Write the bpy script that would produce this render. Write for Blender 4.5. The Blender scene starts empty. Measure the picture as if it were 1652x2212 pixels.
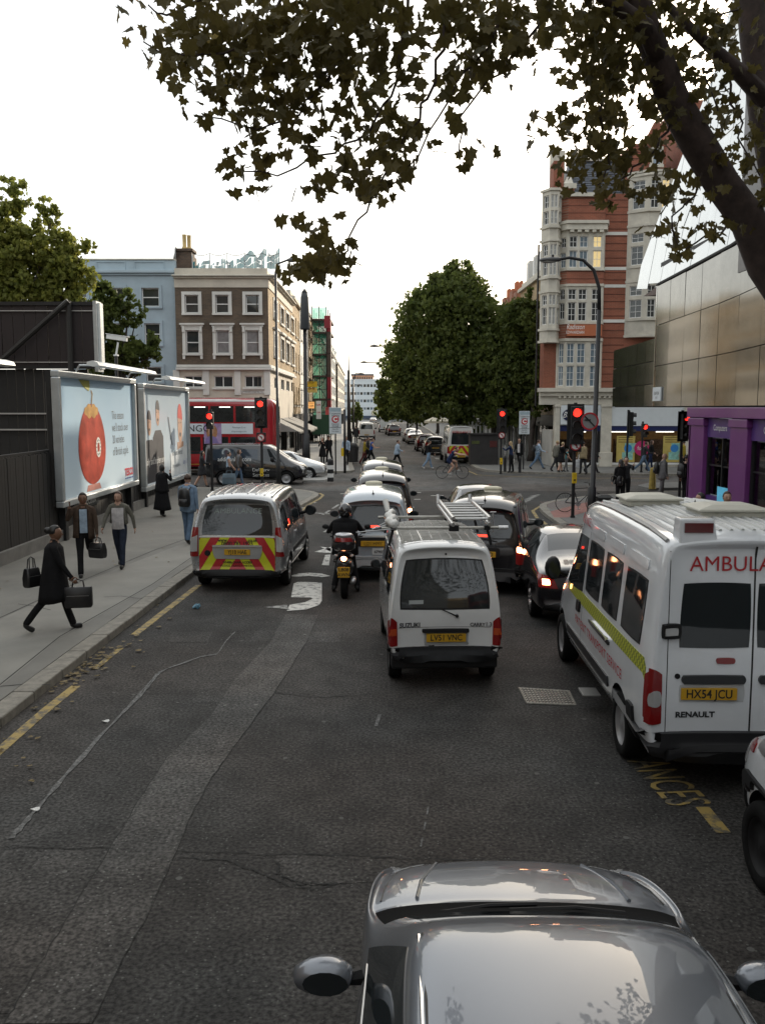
import bpy, bmesh, math, random
from mathutils import Vector, Matrix
from mathutils.bvhtree import BVHTree
R = math.radians
rnd = random.Random(7)
SC = bpy.context.scene
COL = SC.collection
CAM_H = 3.65; PITCH = R(6.8); FPX = 1876.0          # focal length in pixels of a 1652 x 2212 view
SUN_AZ = R(30); SUN_EL = R(19)
cam = bpy.data.cameras.new('Camera'); camo = bpy.data.objects.new('Camera', cam); COL.objects.link(camo)
camo.location = (0, 0, CAM_H); camo.rotation_euler = (R(90) - PITCH, 0, 0)
cam.sensor_fit = 'VERTICAL'; cam.sensor_height = 24.0; cam.lens = 24.0 * FPX / 2212.0
cam.clip_end = 3000; cam.clip_start = 0.05
SC.camera = camo
SC.render.resolution_x = 764; SC.render.resolution_y = 1024
world = bpy.data.worlds.new('World'); SC.world = world; world.use_nodes = True
wn = world.node_tree; wn.nodes.clear()
sky = wn.nodes.new('ShaderNodeTexSky'); sky.sky_type = 'NISHITA'; sky.sun_disc = False
sky.sun_elevation = SUN_EL; sky.sun_rotation = SUN_AZ; sky.dust_density = 5.0; sky.air_density = 1.0; sky.ozone_density = 1.5
hz = wn.nodes.new('ShaderNodeMix'); hz.data_type = 'RGBA'; hz.inputs[0].default_value = 0.5
hz.inputs[7].default_value = (13.0, 13.1, 12.6, 1)      # even thin cloud veil over the whole sky
bg = wn.nodes.new('ShaderNodeBackground'); bg.inputs[1].default_value = 0.13
wo = wn.nodes.new('ShaderNodeOutputWorld')
wn.links.new(sky.outputs[0], hz.inputs[6]); wn.links.new(hz.outputs[2], bg.inputs[0]); wn.links.new(bg.outputs[0], wo.inputs[0])
sl = bpy.data.lights.new('Sun', 'SUN'); sl.energy = 3.6; sl.angle = R(0.6); sl.color = (1, .88, .72)
so = bpy.data.objects.new('Sun', sl); COL.objects.link(so); so.location = (40, 70, 60)
sd = Vector((math.sin(SUN_AZ) * math.cos(SUN_EL), math.cos(SUN_AZ) * math.cos(SUN_EL), math.sin(SUN_EL)))
so.rotation_euler = sd.to_track_quat('Z', 'Y').to_euler()
SC.view_settings.view_transform = 'Standard'; SC.view_settings.look = 'None'
SC.view_settings.exposure = 0.35; SC.view_settings.gamma = 1.0
def ray(px, py):
 a = (px - 826) / FPX; b = -(py - 1106) / FPX
 return Vector((a, math.cos(PITCH) + b * math.sin(PITCH), -math.sin(PITCH) + b * math.cos(PITCH)))
CP = Vector((0, 0, CAM_H))
def G(px, py, z=0.0):
 d = ray(px, py); return CP + d * ((z - CAM_H) / d.z)
def W(px, py, y):
 d = ray(px, py); return CP + d * (y / d.y)
def WX(px, py, x):
 d = ray(px, py); return CP + d * (x / d.x)
MATS = {}
def nd(nt, t, **kw):
 n = nt.nodes.new(t)
 for k, v in kw.items():
  if k.startswith('i_'): n.inputs[int(k[2:])].default_value = v
  else: setattr(n, k, v)
 return n
def mat(name, col=(.5, .5, .5), rough=.6, metal=0.0, var=.12, scale=3.0, bump=0.0, bscale=60.0, coat=0.0, emit=0.0, emcol=None, spec=.5, world_co=False, detail=5.0, dirt=0.0):
 if name in MATS: return MATS[name]
 m = bpy.data.materials.new(name); m.use_nodes = True; nt = m.node_tree; b = nt.nodes['Principled BSDF']
 b.inputs['Roughness'].default_value = rough; b.inputs['Metallic'].default_value = metal
 b.inputs['Coat Weight'].default_value = coat; b.inputs['Coat Roughness'].default_value = .06
 b.inputs['Specular IOR Level'].default_value = spec
 b.inputs['Base Color'].default_value = (*col, 1)
 if emit:
  b.inputs['Emission Color'].default_value = (*(emcol or col), 1); b.inputs['Emission Strength'].default_value = emit
 if var or bump:
  if world_co: co = nd(nt, 'ShaderNodeNewGeometry').outputs['Position']
  else: co = nd(nt, 'ShaderNodeTexCoord').outputs['Object']
  if var:
   n = nd(nt, 'ShaderNodeTexNoise'); n.inputs['Scale'].default_value = scale; n.inputs['Detail'].default_value = detail
   n.inputs['Roughness'].default_value = .65
   nt.links.new(co, n.inputs['Vector'])
   r = nd(nt, 'ShaderNodeMapRange'); r.inputs[1].default_value = .3; r.inputs[2].default_value = .7
   r.inputs[3].default_value = 1 - var; r.inputs[4].default_value = 1 + var
   nt.links.new(n.outputs[0], r.inputs[0])
   mx = nd(nt, 'ShaderNodeVectorMath', operation='MULTIPLY'); mx.inputs[0].default_value = col
   nt.links.new(r.outputs[0], mx.inputs[1]); nt.links.new(mx.outputs[0], b.inputs['Base Color'])
   rr = nd(nt, 'ShaderNodeMapRange'); rr.inputs[3].default_value = max(0, rough * .8); rr.inputs[4].default_value = min(1, rough * 1.2)
   nt.links.new(n.outputs[0], rr.inputs[0]); nt.links.new(rr.outputs[0], b.inputs['Roughness'])
  if bump:
   n2 = nd(nt, 'ShaderNodeTexNoise'); n2.inputs['Scale'].default_value = bscale; n2.inputs['Detail'].default_value = 3
   nt.links.new(co, n2.inputs['Vector'])
   bp = nd(nt, 'ShaderNodeBump'); bp.inputs['Strength'].default_value = bump; bp.inputs['Distance'].default_value = .01
   nt.links.new(n2.outputs[0], bp.inputs['Height']); nt.links.new(bp.outputs[0], b.inputs['Normal'])
 MATS[name] = m; return m
def brick(name, c1, c2, mortar, scale=1.0, bw=.225, bh=.075, axis='XZ', var=.25):
 if name in MATS: return MATS[name]
 m = bpy.data.materials.new(name); m.use_nodes = True; nt = m.node_tree; b = nt.nodes['Principled BSDF']
 g = nd(nt, 'ShaderNodeNewGeometry'); s = nd(nt, 'ShaderNodeSeparateXYZ'); nt.links.new(g.outputs['Position'], s.inputs[0])
 ad = nd(nt, 'ShaderNodeMath', operation='ADD'); nt.links.new(s.outputs[0], ad.inputs[0]); nt.links.new(s.outputs[1], ad.inputs[1])
 c = nd(nt, 'ShaderNodeCombineXYZ'); nt.links.new(ad.outputs[0], c.inputs[0]); nt.links.new(s.outputs[2], c.inputs[1])
 t = nd(nt, 'ShaderNodeTexBrick'); t.inputs['Scale'].default_value = scale
 t.inputs['Color1'].default_value = (*c1, 1); t.inputs['Color2'].default_value = (*c2, 1); t.inputs['Mortar'].default_value = (*mortar, 1)
 t.inputs['Brick Width'].default_value = bw; t.inputs['Row Height'].default_value = bh; t.inputs['Mortar Size'].default_value = .006
 nt.links.new(c.outputs[0], t.inputs['Vector'])
 n = nd(nt, 'ShaderNodeTexNoise'); n.inputs['Scale'].default_value = .7; n.inputs['Detail'].default_value = 6; nt.links.new(g.outputs['Position'], n.inputs['Vector'])
 r = nd(nt, 'ShaderNodeMapRange'); r.inputs[1].default_value = .3; r.inputs[2].default_value = .7; r.inputs[3].default_value = 1 - var; r.inputs[4].default_value = 1 + var
 nt.links.new(n.outputs[0], r.inputs[0])
 mx = nd(nt, 'ShaderNodeVectorMath', operation='MULTIPLY'); nt.links.new(t.outputs[0], mx.inputs[0]); nt.links.new(r.outputs[0], mx.inputs[1])
 nt.links.new(mx.outputs[0], b.inputs['Base Color']); b.inputs['Roughness'].default_value = .85
 bp = nd(nt, 'ShaderNodeBump'); bp.inputs['Strength'].default_value = .5; bp.inputs['Distance'].default_value = .008; bp.invert = True
 nt.links.new(t.outputs['Fac'], bp.inputs['Height']); nt.links.new(bp.outputs[0], b.inputs['Normal'])
 MATS[name] = m; return m
def asphalt(name, base, light=1.0, red=0.0):
 if name in MATS: return MATS[name]
 m = bpy.data.materials.new(name); m.use_nodes = True; nt = m.node_tree; b = nt.nodes['Principled BSDF']
 g = nd(nt, 'ShaderNodeNewGeometry').outputs['Position']
 def noise(s, d=4.0, lo=.3, hi=.7, a=0.0, c=1.0):
  n = nd(nt, 'ShaderNodeTexNoise'); n.inputs['Scale'].default_value = s; n.inputs['Detail'].default_value = d; nt.links.new(g, n.inputs['Vector'])
  r = nd(nt, 'ShaderNodeMapRange'); r.inputs[1].default_value = lo; r.inputs[2].default_value = hi; r.inputs[3].default_value = a; r.inputs[4].default_value = c
  nt.links.new(n.outputs[0], r.inputs[0]); return r.outputs[0], n
 big, _ = noise(.33, 5, .34, .66, .68, 1.3); mid, _ = noise(2.6, 6, .3, .7, .76, 1.26); fine, _ = noise(30, 5, .36, .66, .42, 1.65)
 mm = nd(nt, 'ShaderNodeMath', operation='MULTIPLY'); nt.links.new(big, mm.inputs[0]); nt.links.new(mid, mm.inputs[1])
 m2 = nd(nt, 'ShaderNodeMath', operation='MULTIPLY'); nt.links.new(mm.outputs[0], m2.inputs[0]); nt.links.new(fine, m2.inputs[1])
 tn, _ = noise(.22, 3, .4, .62)
 cm = nd(nt, 'ShaderNodeMix', data_type='RGBA'); nt.links.new(tn, cm.inputs[0])
 cm.inputs[6].default_value = (base * 1.0, base * .99, base * .95, 1); cm.inputs[7].default_value = (base * 1.12, base * .97, base * .86, 1)
 mx = nd(nt, 'ShaderNodeVectorMath', operation='MULTIPLY'); nt.links.new(cm.outputs[2], mx.inputs[0]); nt.links.new(m2.outputs[0], mx.inputs[1])
 v = nd(nt, 'ShaderNodeTexVoronoi'); v.inputs['Scale'].default_value = 34; nt.links.new(g, v.inputs['Vector'])
 vc = nd(nt, 'ShaderNodeSeparateColor'); nt.links.new(v.outputs['Color'], vc.inputs[0])
 gt = nd(nt, 'ShaderNodeMath', operation='GREATER_THAN'); gt.inputs[1].default_value = .88; nt.links.new(vc.outputs[0], gt.inputs[0])
 lt = nd(nt, 'ShaderNodeMath', operation='LESS_THAN'); lt.inputs[1].default_value = .3; nt.links.new(v.outputs['Distance'], lt.inputs[0])
 sp = nd(nt, 'ShaderNodeMath', operation='MULTIPLY'); nt.links.new(gt.outputs[0], sp.inputs[0]); nt.links.new(lt.outputs[0], sp.inputs[1])
 v2 = nd(nt, 'ShaderNodeTexVoronoi'); v2.inputs['Scale'].default_value = 3.2; nt.links.new(g, v2.inputs['Vector'])
 vc2 = nd(nt, 'ShaderNodeSeparateColor'); nt.links.new(v2.outputs['Color'], vc2.inputs[0])
 g2 = nd(nt, 'ShaderNodeMath', operation='GREATER_THAN'); g2.inputs[1].default_value = .62; nt.links.new(vc2.outputs[0], g2.inputs[0])
 l2 = nd(nt, 'ShaderNodeMath', operation='LESS_THAN'); l2.inputs[1].default_value = .085; nt.links.new(v2.outputs['Distance'], l2.inputs[0])
 s2 = nd(nt, 'ShaderNodeMath', operation='MULTIPLY'); nt.links.new(g2.outputs[0], s2.inputs[0]); nt.links.new(l2.outputs[0], s2.inputs[1])
 s3 = nd(nt, 'ShaderNodeMath', operation='MULTIPLY_ADD'); s3.inputs[1].default_value = .7; nt.links.new(s2.outputs[0], s3.inputs[0])
 sh = nd(nt, 'ShaderNodeMath', operation='MULTIPLY'); sh.inputs[1].default_value = .7; nt.links.new(sp.outputs[0], sh.inputs[0]); nt.links.new(sh.outputs[0], s3.inputs[2]); s3.use_clamp = True
 fm = nd(nt, 'ShaderNodeMix', data_type='RGBA'); nt.links.new(s3.outputs[0], fm.inputs[0]); nt.links.new(mx.outputs[0], fm.inputs[6]); fm.inputs[7].default_value = (base * 3.0, base * 3.0, base * 2.8, 1)
 nt.links.new(fm.outputs[2], b.inputs['Base Color'])
 b.inputs['Roughness'].default_value = .78; b.inputs['Specular IOR Level'].default_value = .22
 n3 = nd(nt, 'ShaderNodeTexNoise'); n3.inputs['Scale'].default_value = 70; n3.inputs['Detail'].default_value = 2; nt.links.new(g, n3.inputs['Vector'])
 bp = nd(nt, 'ShaderNodeBump'); bp.inputs['Strength'].default_value = .6; bp.inputs['Distance'].default_value = .012
 nt.links.new(n3.outputs[0], bp.inputs['Height']); nt.links.new(bp.outputs[0], b.inputs['Normal'])
 MATS[name] = m; return m
def worn(name, col, under, amount=.5, scale=9.0, rough=.7):
 if name in MATS: return MATS[name]
 m = bpy.data.materials.new(name); m.use_nodes = True; nt = m.node_tree; b = nt.nodes['Principled BSDF']
 g = nd(nt, 'ShaderNodeNewGeometry').outputs['Position']
 n = nd(nt, 'ShaderNodeTexNoise'); n.inputs['Scale'].default_value = scale; n.inputs['Detail'].default_value = 8; n.inputs['Roughness'].default_value = .72; nt.links.new(g, n.inputs['Vector'])
 r = nd(nt, 'ShaderNodeMapRange'); r.inputs[1].default_value = amount - .06; r.inputs[2].default_value = amount + .06; nt.links.new(n.outputs[0], r.inputs[0])
 x = nd(nt, 'ShaderNodeMix', data_type='RGBA'); x.inputs[6].default_value = (*col, 1); x.inputs[7].default_value = (*under, 1)
 nt.links.new(r.outputs[0], x.inputs[0]); nt.links.new(x.outputs[2], b.inputs['Base Color']); b.inputs['Roughness'].default_value = rough
 MATS[name] = m; return m
def leafmat(name, c1, c2, trans=.5, rough=.55):
 if name in MATS: return MATS[name]
 m = bpy.data.materials.new(name); m.use_nodes = True; nt = m.node_tree; nt.nodes.clear()
 o = nd(nt, 'ShaderNodeOutputMaterial'); g = nd(nt, 'ShaderNodeNewGeometry')
 n = nd(nt, 'ShaderNodeTexNoise'); n.inputs['Scale'].default_value = .55; n.inputs['Detail'].default_value = 2; nt.links.new(g.outputs['Position'], n.inputs['Vector'])
 ad = nd(nt, 'ShaderNodeMath', operation='MULTIPLY_ADD'); ad.inputs[1].default_value = .55; nt.links.new(g.outputs['Random Per Island'], ad.inputs[0]); nt.links.new(n.outputs[0], ad.inputs[2])
 r = nd(nt, 'ShaderNodeMapRange'); r.inputs[1].default_value = .4; r.inputs[2].default_value = 1.1; nt.links.new(ad.outputs[0], r.inputs[0])
 x = nd(nt, 'ShaderNodeMix', data_type='RGBA'); x.inputs[6].default_value = (*c1, 1); x.inputs[7].default_value = (*c2, 1); nt.links.new(r.outputs[0], x.inputs[0])
 d = nd(nt, 'ShaderNodeBsdfPrincipled'); d.inputs['Roughness'].default_value = rough; d.inputs['Specular IOR Level'].default_value = .3; nt.links.new(x.outputs[2], d.inputs['Base Color'])
 t = nd(nt, 'ShaderNodeBsdfTranslucent'); nt.links.new(x.outputs[2], t.inputs[0])
 mx = nd(nt, 'ShaderNodeMixShader'); mx.inputs[0].default_value = trans; nt.links.new(d.outputs[0], mx.inputs[1]); nt.links.new(t.outputs[0], mx.inputs[2]); nt.links.new(mx.outputs[0], o.inputs[0])
 MATS[name] = m; return m
def netmat(name, col, op=.75):
 if name in MATS: return MATS[name]
 m = bpy.data.materials.new(name); m.use_nodes = True; nt = m.node_tree; nt.nodes.clear()
 o = nd(nt, 'ShaderNodeOutputMaterial'); d = nd(nt, 'ShaderNodeBsdfDiffuse'); d.inputs[0].default_value = (*col, 1)
 tl = nd(nt, 'ShaderNodeBsdfTranslucent'); tl.inputs[0].default_value = (*col, 1); a = nd(nt, 'ShaderNodeMixShader'); a.inputs[0].default_value = .45
 tr = nd(nt, 'ShaderNodeBsdfTransparent'); mx = nd(nt, 'ShaderNodeMixShader'); mx.inputs[0].default_value = op
 nt.links.new(d.outputs[0], a.inputs[1]); nt.links.new(tl.outputs[0], a.inputs[2]); nt.links.new(tr.outputs[0], mx.inputs[1]); nt.links.new(a.outputs[0], mx.inputs[2]); nt.links.new(mx.outputs[0], o.inputs[0])
 MATS[name] = m; return m
def glassmat(name, tint=(.5, .55, .55), alpha=.5):
 if name in MATS: return MATS[name]
 m = bpy.data.materials.new(name); m.use_nodes = True; nt = m.node_tree; nt.nodes.clear()
 o = nd(nt, 'ShaderNodeOutputMaterial'); tr = nd(nt, 'ShaderNodeBsdfTransparent'); tr.inputs[0].default_value = (*[c * alpha for c in tint], 1)
 gl = nd(nt, 'ShaderNodeBsdfGlossy'); gl.inputs['Roughness'].default_value = .02; fr = nd(nt, 'ShaderNodeFresnel'); fr.inputs[0].default_value = 1.55
 mx = nd(nt, 'ShaderNodeMixShader'); nt.links.new(fr.outputs[0], mx.inputs[0]); nt.links.new(tr.outputs[0], mx.inputs[1]); nt.links.new(gl.outputs[0], mx.inputs[2]); nt.links.new(mx.outputs[0], o.inputs[0])
 MATS[name] = m; return m
GLASS = mat('dark_glass', (.018, .022, .024), .04, var=0, spec=.7)
WGLASS = mat('window_glass', (.035, .04, .042), .06, var=.3, scale=1.5, spec=.7)
BLACK = mat('black_plastic', (.013, .013, .014), .6, var=.2, spec=.28)
RUBBER = mat('rubber', (.009, .009, .009), .9, bump=.2, spec=.15)
CHROME = mat('chrome', (.7, .7, .7), .12, 1.0, var=.05)
STEEL = mat('steel', (.42, .42, .42), .38, .9, var=.15)
WHITE = mat('white_paint', (.62, .63, .62), .3, var=.06, coat=.3)
RED = mat('red_lens', (.22, .009, .009), .18, var=.05, coat=.5)
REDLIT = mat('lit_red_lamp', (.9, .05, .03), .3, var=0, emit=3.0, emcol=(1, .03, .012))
HOTLIT = mat('lit_brake_lamp', (1, .5, .4), .3, var=0, emit=14.0, emcol=(1, .38, .16))
CLEAR = mat('clear_lens', (.5, .5, .5), .1, .3, var=.1)
AMBER = mat('amber_lens', (.7, .25, .02), .2, var=0, coat=.4)
YPLATE = mat('yellow_plate', (.55, .31, .015), .45, var=.06)
INK = mat('black_ink', (.012, .012, .012), .5, var=0)
DKMETAL = mat('dark_metal', (.014, .014, .015), .45, .1, var=.2)
STONE = mat('stone_trim', (.50, .47, .40), .8, var=.2, scale=1.3, bump=.15, bscale=30)
WFRAME = mat('white_window_frame', (.70, .70, .68), .5, var=.08)
class MB:
 def __init__(s): s.v = []; s.f = []; s.m = []
 def quad(s, pts, m=0):
  i = len(s.v); s.v += [Vector(p) for p in pts]; s.f.append(tuple(range(i, i + len(pts)))); s.m.append(m)
 def box(s, x0, x1, y0, y1, z0, z1, m=0, T=None):
  i = len(s.v); c = [Vector((x, y, z)) for z in (z0, z1) for y in (y0, y1) for x in (x0, x1)]
  if T: c = [T(p) for p in c]
  s.v += c
  for q in ((0, 2, 3, 1), (4, 5, 7, 6), (0, 1, 5, 4), (2, 6, 7, 3), (0, 4, 6, 2), (1, 3, 7, 5)): s.f.append(tuple(i + k for k in q)); s.m.append(m)
 def tube(s, path, rad, n=8, m=0, cap=True):
  path = [Vector(p) for p in path]
  if not hasattr(rad, '__len__'): rad = [rad] * len(path)
  i0 = len(s.v); up = Vector((0, 0, 1)); pu = None
  for k, p in enumerate(path):
   d = (path[min(k + 1, len(path) - 1)] - path[max(k - 1, 0)]).normalized()
   if pu is None: pu = d.orthogonal().normalized()
   pu = (pu - d * pu.dot(d)).normalized(); pv = d.cross(pu)
   for a in range(n):
    t = 2 * math.pi * a / n; s.v.append(p + (pu * math.cos(t) + pv * math.sin(t)) * rad[k])
  for k in range(len(path) - 1):
   for a in range(n):
    b = (a + 1) % n; s.f.append((i0 + k * n + a, i0 + k * n + b, i0 + (k + 1) * n + b, i0 + (k + 1) * n + a)); s.m.append(m)
  if cap:
   s.f.append(tuple(i0 + a for a in reversed(range(n)))); s.m.append(m)
   e = i0 + (len(path) - 1) * n; s.f.append(tuple(e + a for a in range(n))); s.m.append(m)
 def prism(s, poly, z0, z1, m=0, T=None):
  T = T or (lambda p: p); n = len(poly); i = len(s.v)
  s.v += [T(Vector((x, y, z0))) for x, y in poly] + [T(Vector((x, y, z1))) for x, y in poly]
  s.f.append(tuple(i + k for k in reversed(range(n)))); s.m.append(m); s.f.append(tuple(i + n + k for k in range(n))); s.m.append(m)
  for k in range(n): j = (k + 1) % n; s.f.append((i + k, i + j, i + n + j, i + n + k)); s.m.append(m)
 def lathe(s, prof, n=20, m=0, c=(0, 0, 0), axis='z', ring=1.0):
  i0 = len(s.v); c = Vector(c)
  for r, h in prof:
   for a in range(n):
    t = 2 * math.pi * a / n; x, y = r * math.cos(t), r * math.sin(t)
    s.v.append(c + (Vector((x, y, h)) if axis == 'z' else Vector((h, x, y)) if axis == 'x' else Vector((x, h, y))))
  for k in range(len(prof) - 1):
   for a in range(n): b = (a + 1) % n; s.f.append((i0 + k * n + a, i0 + k * n + b, i0 + (k + 1) * n + b, i0 + (k + 1) * n + a)); s.m.append(m)
 def ell(s, c, r, n=10, m=0, k=6):
  prof = [(max(1e-3, math.sin(math.pi * i / k)), -math.cos(math.pi * i / k)) for i in range(k + 1)]; i0 = len(s.v); s.lathe(prof, n, m)
  for i in range(i0, len(s.v)): v = s.v[i]; s.v[i] = Vector((c[0] + v.x * r[0], c[1] + v.y * r[1], c[2] + v.z * r[2]))
 def rings(s, rr, m=0, close=True, cap=True):
  i0 = len(s.v); n = len(rr[0])
  for r in rr: s.v += [Vector(p) for p in r]
  for k in range(len(rr) - 1):
   for a in range(n if close else n - 1): b = (a + 1) % n; s.f.append((i0 + k * n + a, i0 + k * n + b, i0 + (k + 1) * n + b, i0 + (k + 1) * n + a)); s.m.append(m)
  if cap:
   s.f.append(tuple(i0 + a for a in reversed(range(n)))); s.m.append(m); e = i0 + (len(rr) - 1) * n; s.f.append(tuple(e + a for a in range(n))); s.m.append(m)
 def data(s, name, off=None, smooth=False):
  me = bpy.data.meshes.new(name)
  me.from_pydata([tuple(v - off) if off else tuple(v) for v in s.v], [], s.f)
  if smooth: me.polygons.foreach_set('use_smooth', [True] * len(me.polygons))
  return me
 def build(s, name, mats, parent=None, off=None, smooth=False, bevel=0.0, fixn=False, auto=False):
  if not isinstance(mats, (list, tuple)): mats = [mats]
  me = s.data(name, off, smooth or auto)
  for m in mats: me.materials.append(m)
  if len(mats) > 1: me.polygons.foreach_set('material_index', s.m)
  if fixn:
   b = bmesh.new(); b.from_mesh(me); bmesh.ops.recalc_face_normals(b, faces=b.faces); b.to_mesh(me); b.free()
  if auto: me.set_sharp_from_angle(angle=R(35))
  me.update(); o = bpy.data.objects.new(name, me); COL.objects.link(o)
  if parent: o.parent = parent
  if bevel:
   bv = o.modifiers.new('Bevel', 'BEVEL'); bv.width = bevel; bv.segments = 2; bv.limit_method = 'ANGLE'; bv.angle_limit = R(40); bv.harden_normals = False
  return o
def tag(o, label, cat, group=None):
 o['label'] = label; o['category'] = cat
 if group: o['group'] = group
 return o
def thing(name, label, cat, loc=(0, 0, 0), rz=0.0, group=None):
 o = bpy.data.objects.new(name, None); COL.objects.link(o); o.location = loc; o.rotation_euler = (0, 0, rz); o.empty_display_size = .2
 return tag(o, label, cat, group)
def struct(o): o['kind'] = 'structure'; return o
def stuff(o): o['kind'] = 'stuff'; return o
def copy_tree(o, parent=None):
 c = o.copy(); COL.objects.link(c); c.parent = parent
 for ch in list(o.children): copy_tree(ch, c)
 return c
TXT = {}
def textmesh(s, size=1.0, xs=1.0, shear=0.0, space=1.0, bold=0.0, align='CENTER'):
 if 'M' in s: bold = 0.0
 k = (s, size, xs, shear, space, bold, align)
 if k not in TXT:
  cu = bpy.data.curves.new('t', 'FONT'); cu.body = s; cu.size = size; cu.align_x = align; cu.align_y = 'CENTER'; cu.shear = shear; cu.space_character = space; cu.offset = bold; cu.resolution_u = 3
  o = bpy.data.objects.new('t', cu); COL.objects.link(o); dg = bpy.context.evaluated_depsgraph_get()
  me = bpy.data.meshes.new_from_object(o.evaluated_get(dg)); bpy.data.objects.remove(o); bpy.data.curves.remove(cu)
  TXT[k] = ([Vector((v.co.x * xs, v.co.y, 0)) for v in me.vertices], [tuple(p.vertices) for p in me.polygons]); bpy.data.meshes.remove(me)
 return TXT[k]
def lettering(s, m, parent, fn, name='lettering', **kw):
 vs, fs = textmesh(s, **kw); b = MB(); b.v = [Vector(fn(v.x, v.y)) for v in vs]; b.f = list(fs); b.m = [0] * len(fs)
 return b.build(name, m, parent)
class Fac:
 def __init__(s, o, u, base):
  s.o = Vector(o); s.u = Vector(u).normalized(); s.n = Vector((s.u.y, -s.u.x, 0)); s.base = Vector(base)
 def p(s, u, z, n=0.0):
  q = s.o + s.u * u + s.n * n; return Vector((q.x, q.y, z))
 def px(s, x, y):
  d = ray(x, y); t = (s.o - CP).dot(s.n) / d.dot(s.n); q = CP + d * t; return ((q - s.o).dot(s.u), q.z)
 def rect(s, x0, y0, x1, y1):
  xm, ym = (x0 + x1) / 2, (y0 + y1) / 2; return (s.px(x0, ym)[0], s.px(x1, ym)[0], s.px(xm, y1)[1], s.px(xm, y0)[1])
 def box(s, b, u0, u1, z0, z1, n0, n1, m=0):
  b.box(u0, u1, n0, n1, z0, z1, m, lambda q: s.p(q.x, q.z, q.y))
 def add(s, name, m, parent, boxes, bevel=0.0):
  b = MB()
  for q in boxes: s.box(b, *q)
  return b.build(name, m, parent, s.base, bevel=bevel, fixn=True)
 def wall(s, name, m, parent, u0, u1, z0, z1, holes, depth=.25, th=.3, back=True):
  us = sorted({u0, u1} | {min(max(h[k], u0), u1) for h in holes for k in (0, 1)}); zs = sorted({z0, z1} | {min(max(h[k], z0), z1) for h in holes for k in (2, 3)})
  b = MB()
  for i in range(len(us) - 1):
   for j in range(len(zs) - 1):
    cu, cz = (us[i] + us[i + 1]) / 2, (zs[j] + zs[j + 1]) / 2
    if any(h[0] < cu < h[1] and h[2] < cz < h[3] for h in holes): continue
    b.quad([s.p(us[i], zs[j]), s.p(us[i + 1], zs[j]), s.p(us[i + 1], zs[j + 1]), s.p(us[i], zs[j + 1])])
  for a0, a1, c0, c1 in holes:
   for q in (((a0, c0), (a1, c0)), ((a1, c0), (a1, c1)), ((a1, c1), (a0, c1)), ((a0, c1), (a0, c0))):
    b.quad([s.p(*q[0]), s.p(*q[1]), s.p(*q[1], -depth), s.p(*q[0], -depth)])
  if back: b.quad([s.p(u0, z0, -th - .4), s.p(u0, z1, -th - .4), s.p(u1, z1, -th - .4), s.p(u1, z0, -th - .4)])
  return b.build(name, m, parent, s.base)
 def window(s, parent, h, rows=(.5,), cols=(), fr=.06, bar=.03, rec=.12, m=None, g=None, sill=None, surround=None, sm=None, bars=True, trim=True):
  u0, u1, z0, z1 = h; m = m or WFRAME; g = g or WGLASS; sm = sm or STONE
  zz = [z0] + [z0 + (z1 - z0) * r for r in rows] + [z1]; uu = [u0] + [u0 + (u1 - u0) * c for c in cols] + [u1]
  bx = [(u0, u0 + fr, z0, z1, -rec - .05, -rec + .03), (u1 - fr, u1, z0, z1, -rec - .05, -rec + .03), (u0 + fr, u1 - fr, z0, z0 + fr, -rec - .05, -rec + .028), (u0 + fr, u1 - fr, z1 - fr, z1, -rec - .05, -rec + .028)]
  for z in zz[1:-1]: bx.append((u0 + fr, u1 - fr, z - bar, z + bar, -rec - .045, -rec + .022))
  for u in uu[1:-1]: bx.append((u - bar, u + bar, z0 + fr, z1 - fr, -rec - .04, -rec + .018))
  w = s.add('window', m, parent, bx)
  for i in range(len(uu) - 1):
   for j in range(len(zz) - 1):
    d = rnd.uniform(-.004, .004)
    s.add('pane', g, w, [(uu[i] + (fr if i == 0 else bar), uu[i + 1] - (fr if i == len(uu) - 2 else bar), zz[j] + (fr if j == 0 else bar), zz[j + 1] - (fr if j == len(zz) - 2 else bar), -rec - .03, -rec - .012 + d)])
  if surround:
   k = surround; s.add('surround', sm, w, [(u0 - k, u0 - .002, z0, z1, -.02, .06), (u1 + .002, u1 + k, z0, z1, -.02, .06), (u0 - k, u1 + k, z1 + .002, z1 + k, -.02, .065)])
  if sill: s.add('sill', sm, w, [(u0 - sill, u1 + sill, z0 - .12, z0 - .003, -.05, .12)])
  return w
PAVE = mat('pavement_tarmac', (.175, .17, .153), .85, var=.2, scale=.9, bump=.35, bscale=90, world_co=True, detail=8)
PAVE2 = mat('pavement_pale_slab', (.29, .285, .27), .7, var=.22, scale=1.4, bump=.2, bscale=60, world_co=True)
PAVE3 = mat('pavement_dark_slab', (.15, .148, .14), .8, var=.2, scale=1.2, bump=.25, bscale=70, world_co=True)
KERB = mat('granite_kerb', (.22, .205, .175), .8, var=.35, scale=7, bump=.5, bscale=120, world_co=True)
ROAD = asphalt('road_asphalt', .042); PATCH = asphalt('trench_asphalt', .068); PATCH2 = asphalt('pale_patch_asphalt', .054); JROAD = asphalt('junction_asphalt', .08)
TACT = mat('red_tactile', (.27, .13, .11), .85, var=.2, scale=3, world_co=True)
WMARK = worn('white_road_paint', (.62, .61, .57), (.12, .12, .115), .56, 7)
WMARK2 = worn('faded_road_paint', (.36, .36, .34), (.10, .10, .098), .50, 9)
YMARK = worn('yellow_road_paint', (.34, .245, .075), (.10, .09, .07), .52, 6)
SCRATCH = worn('scratch_paint', (.17, .17, .165), (.055, .055, .053), .47, 30)
CRACK = mat('crack', (.022, .022, .021), .95, var=0)
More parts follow.
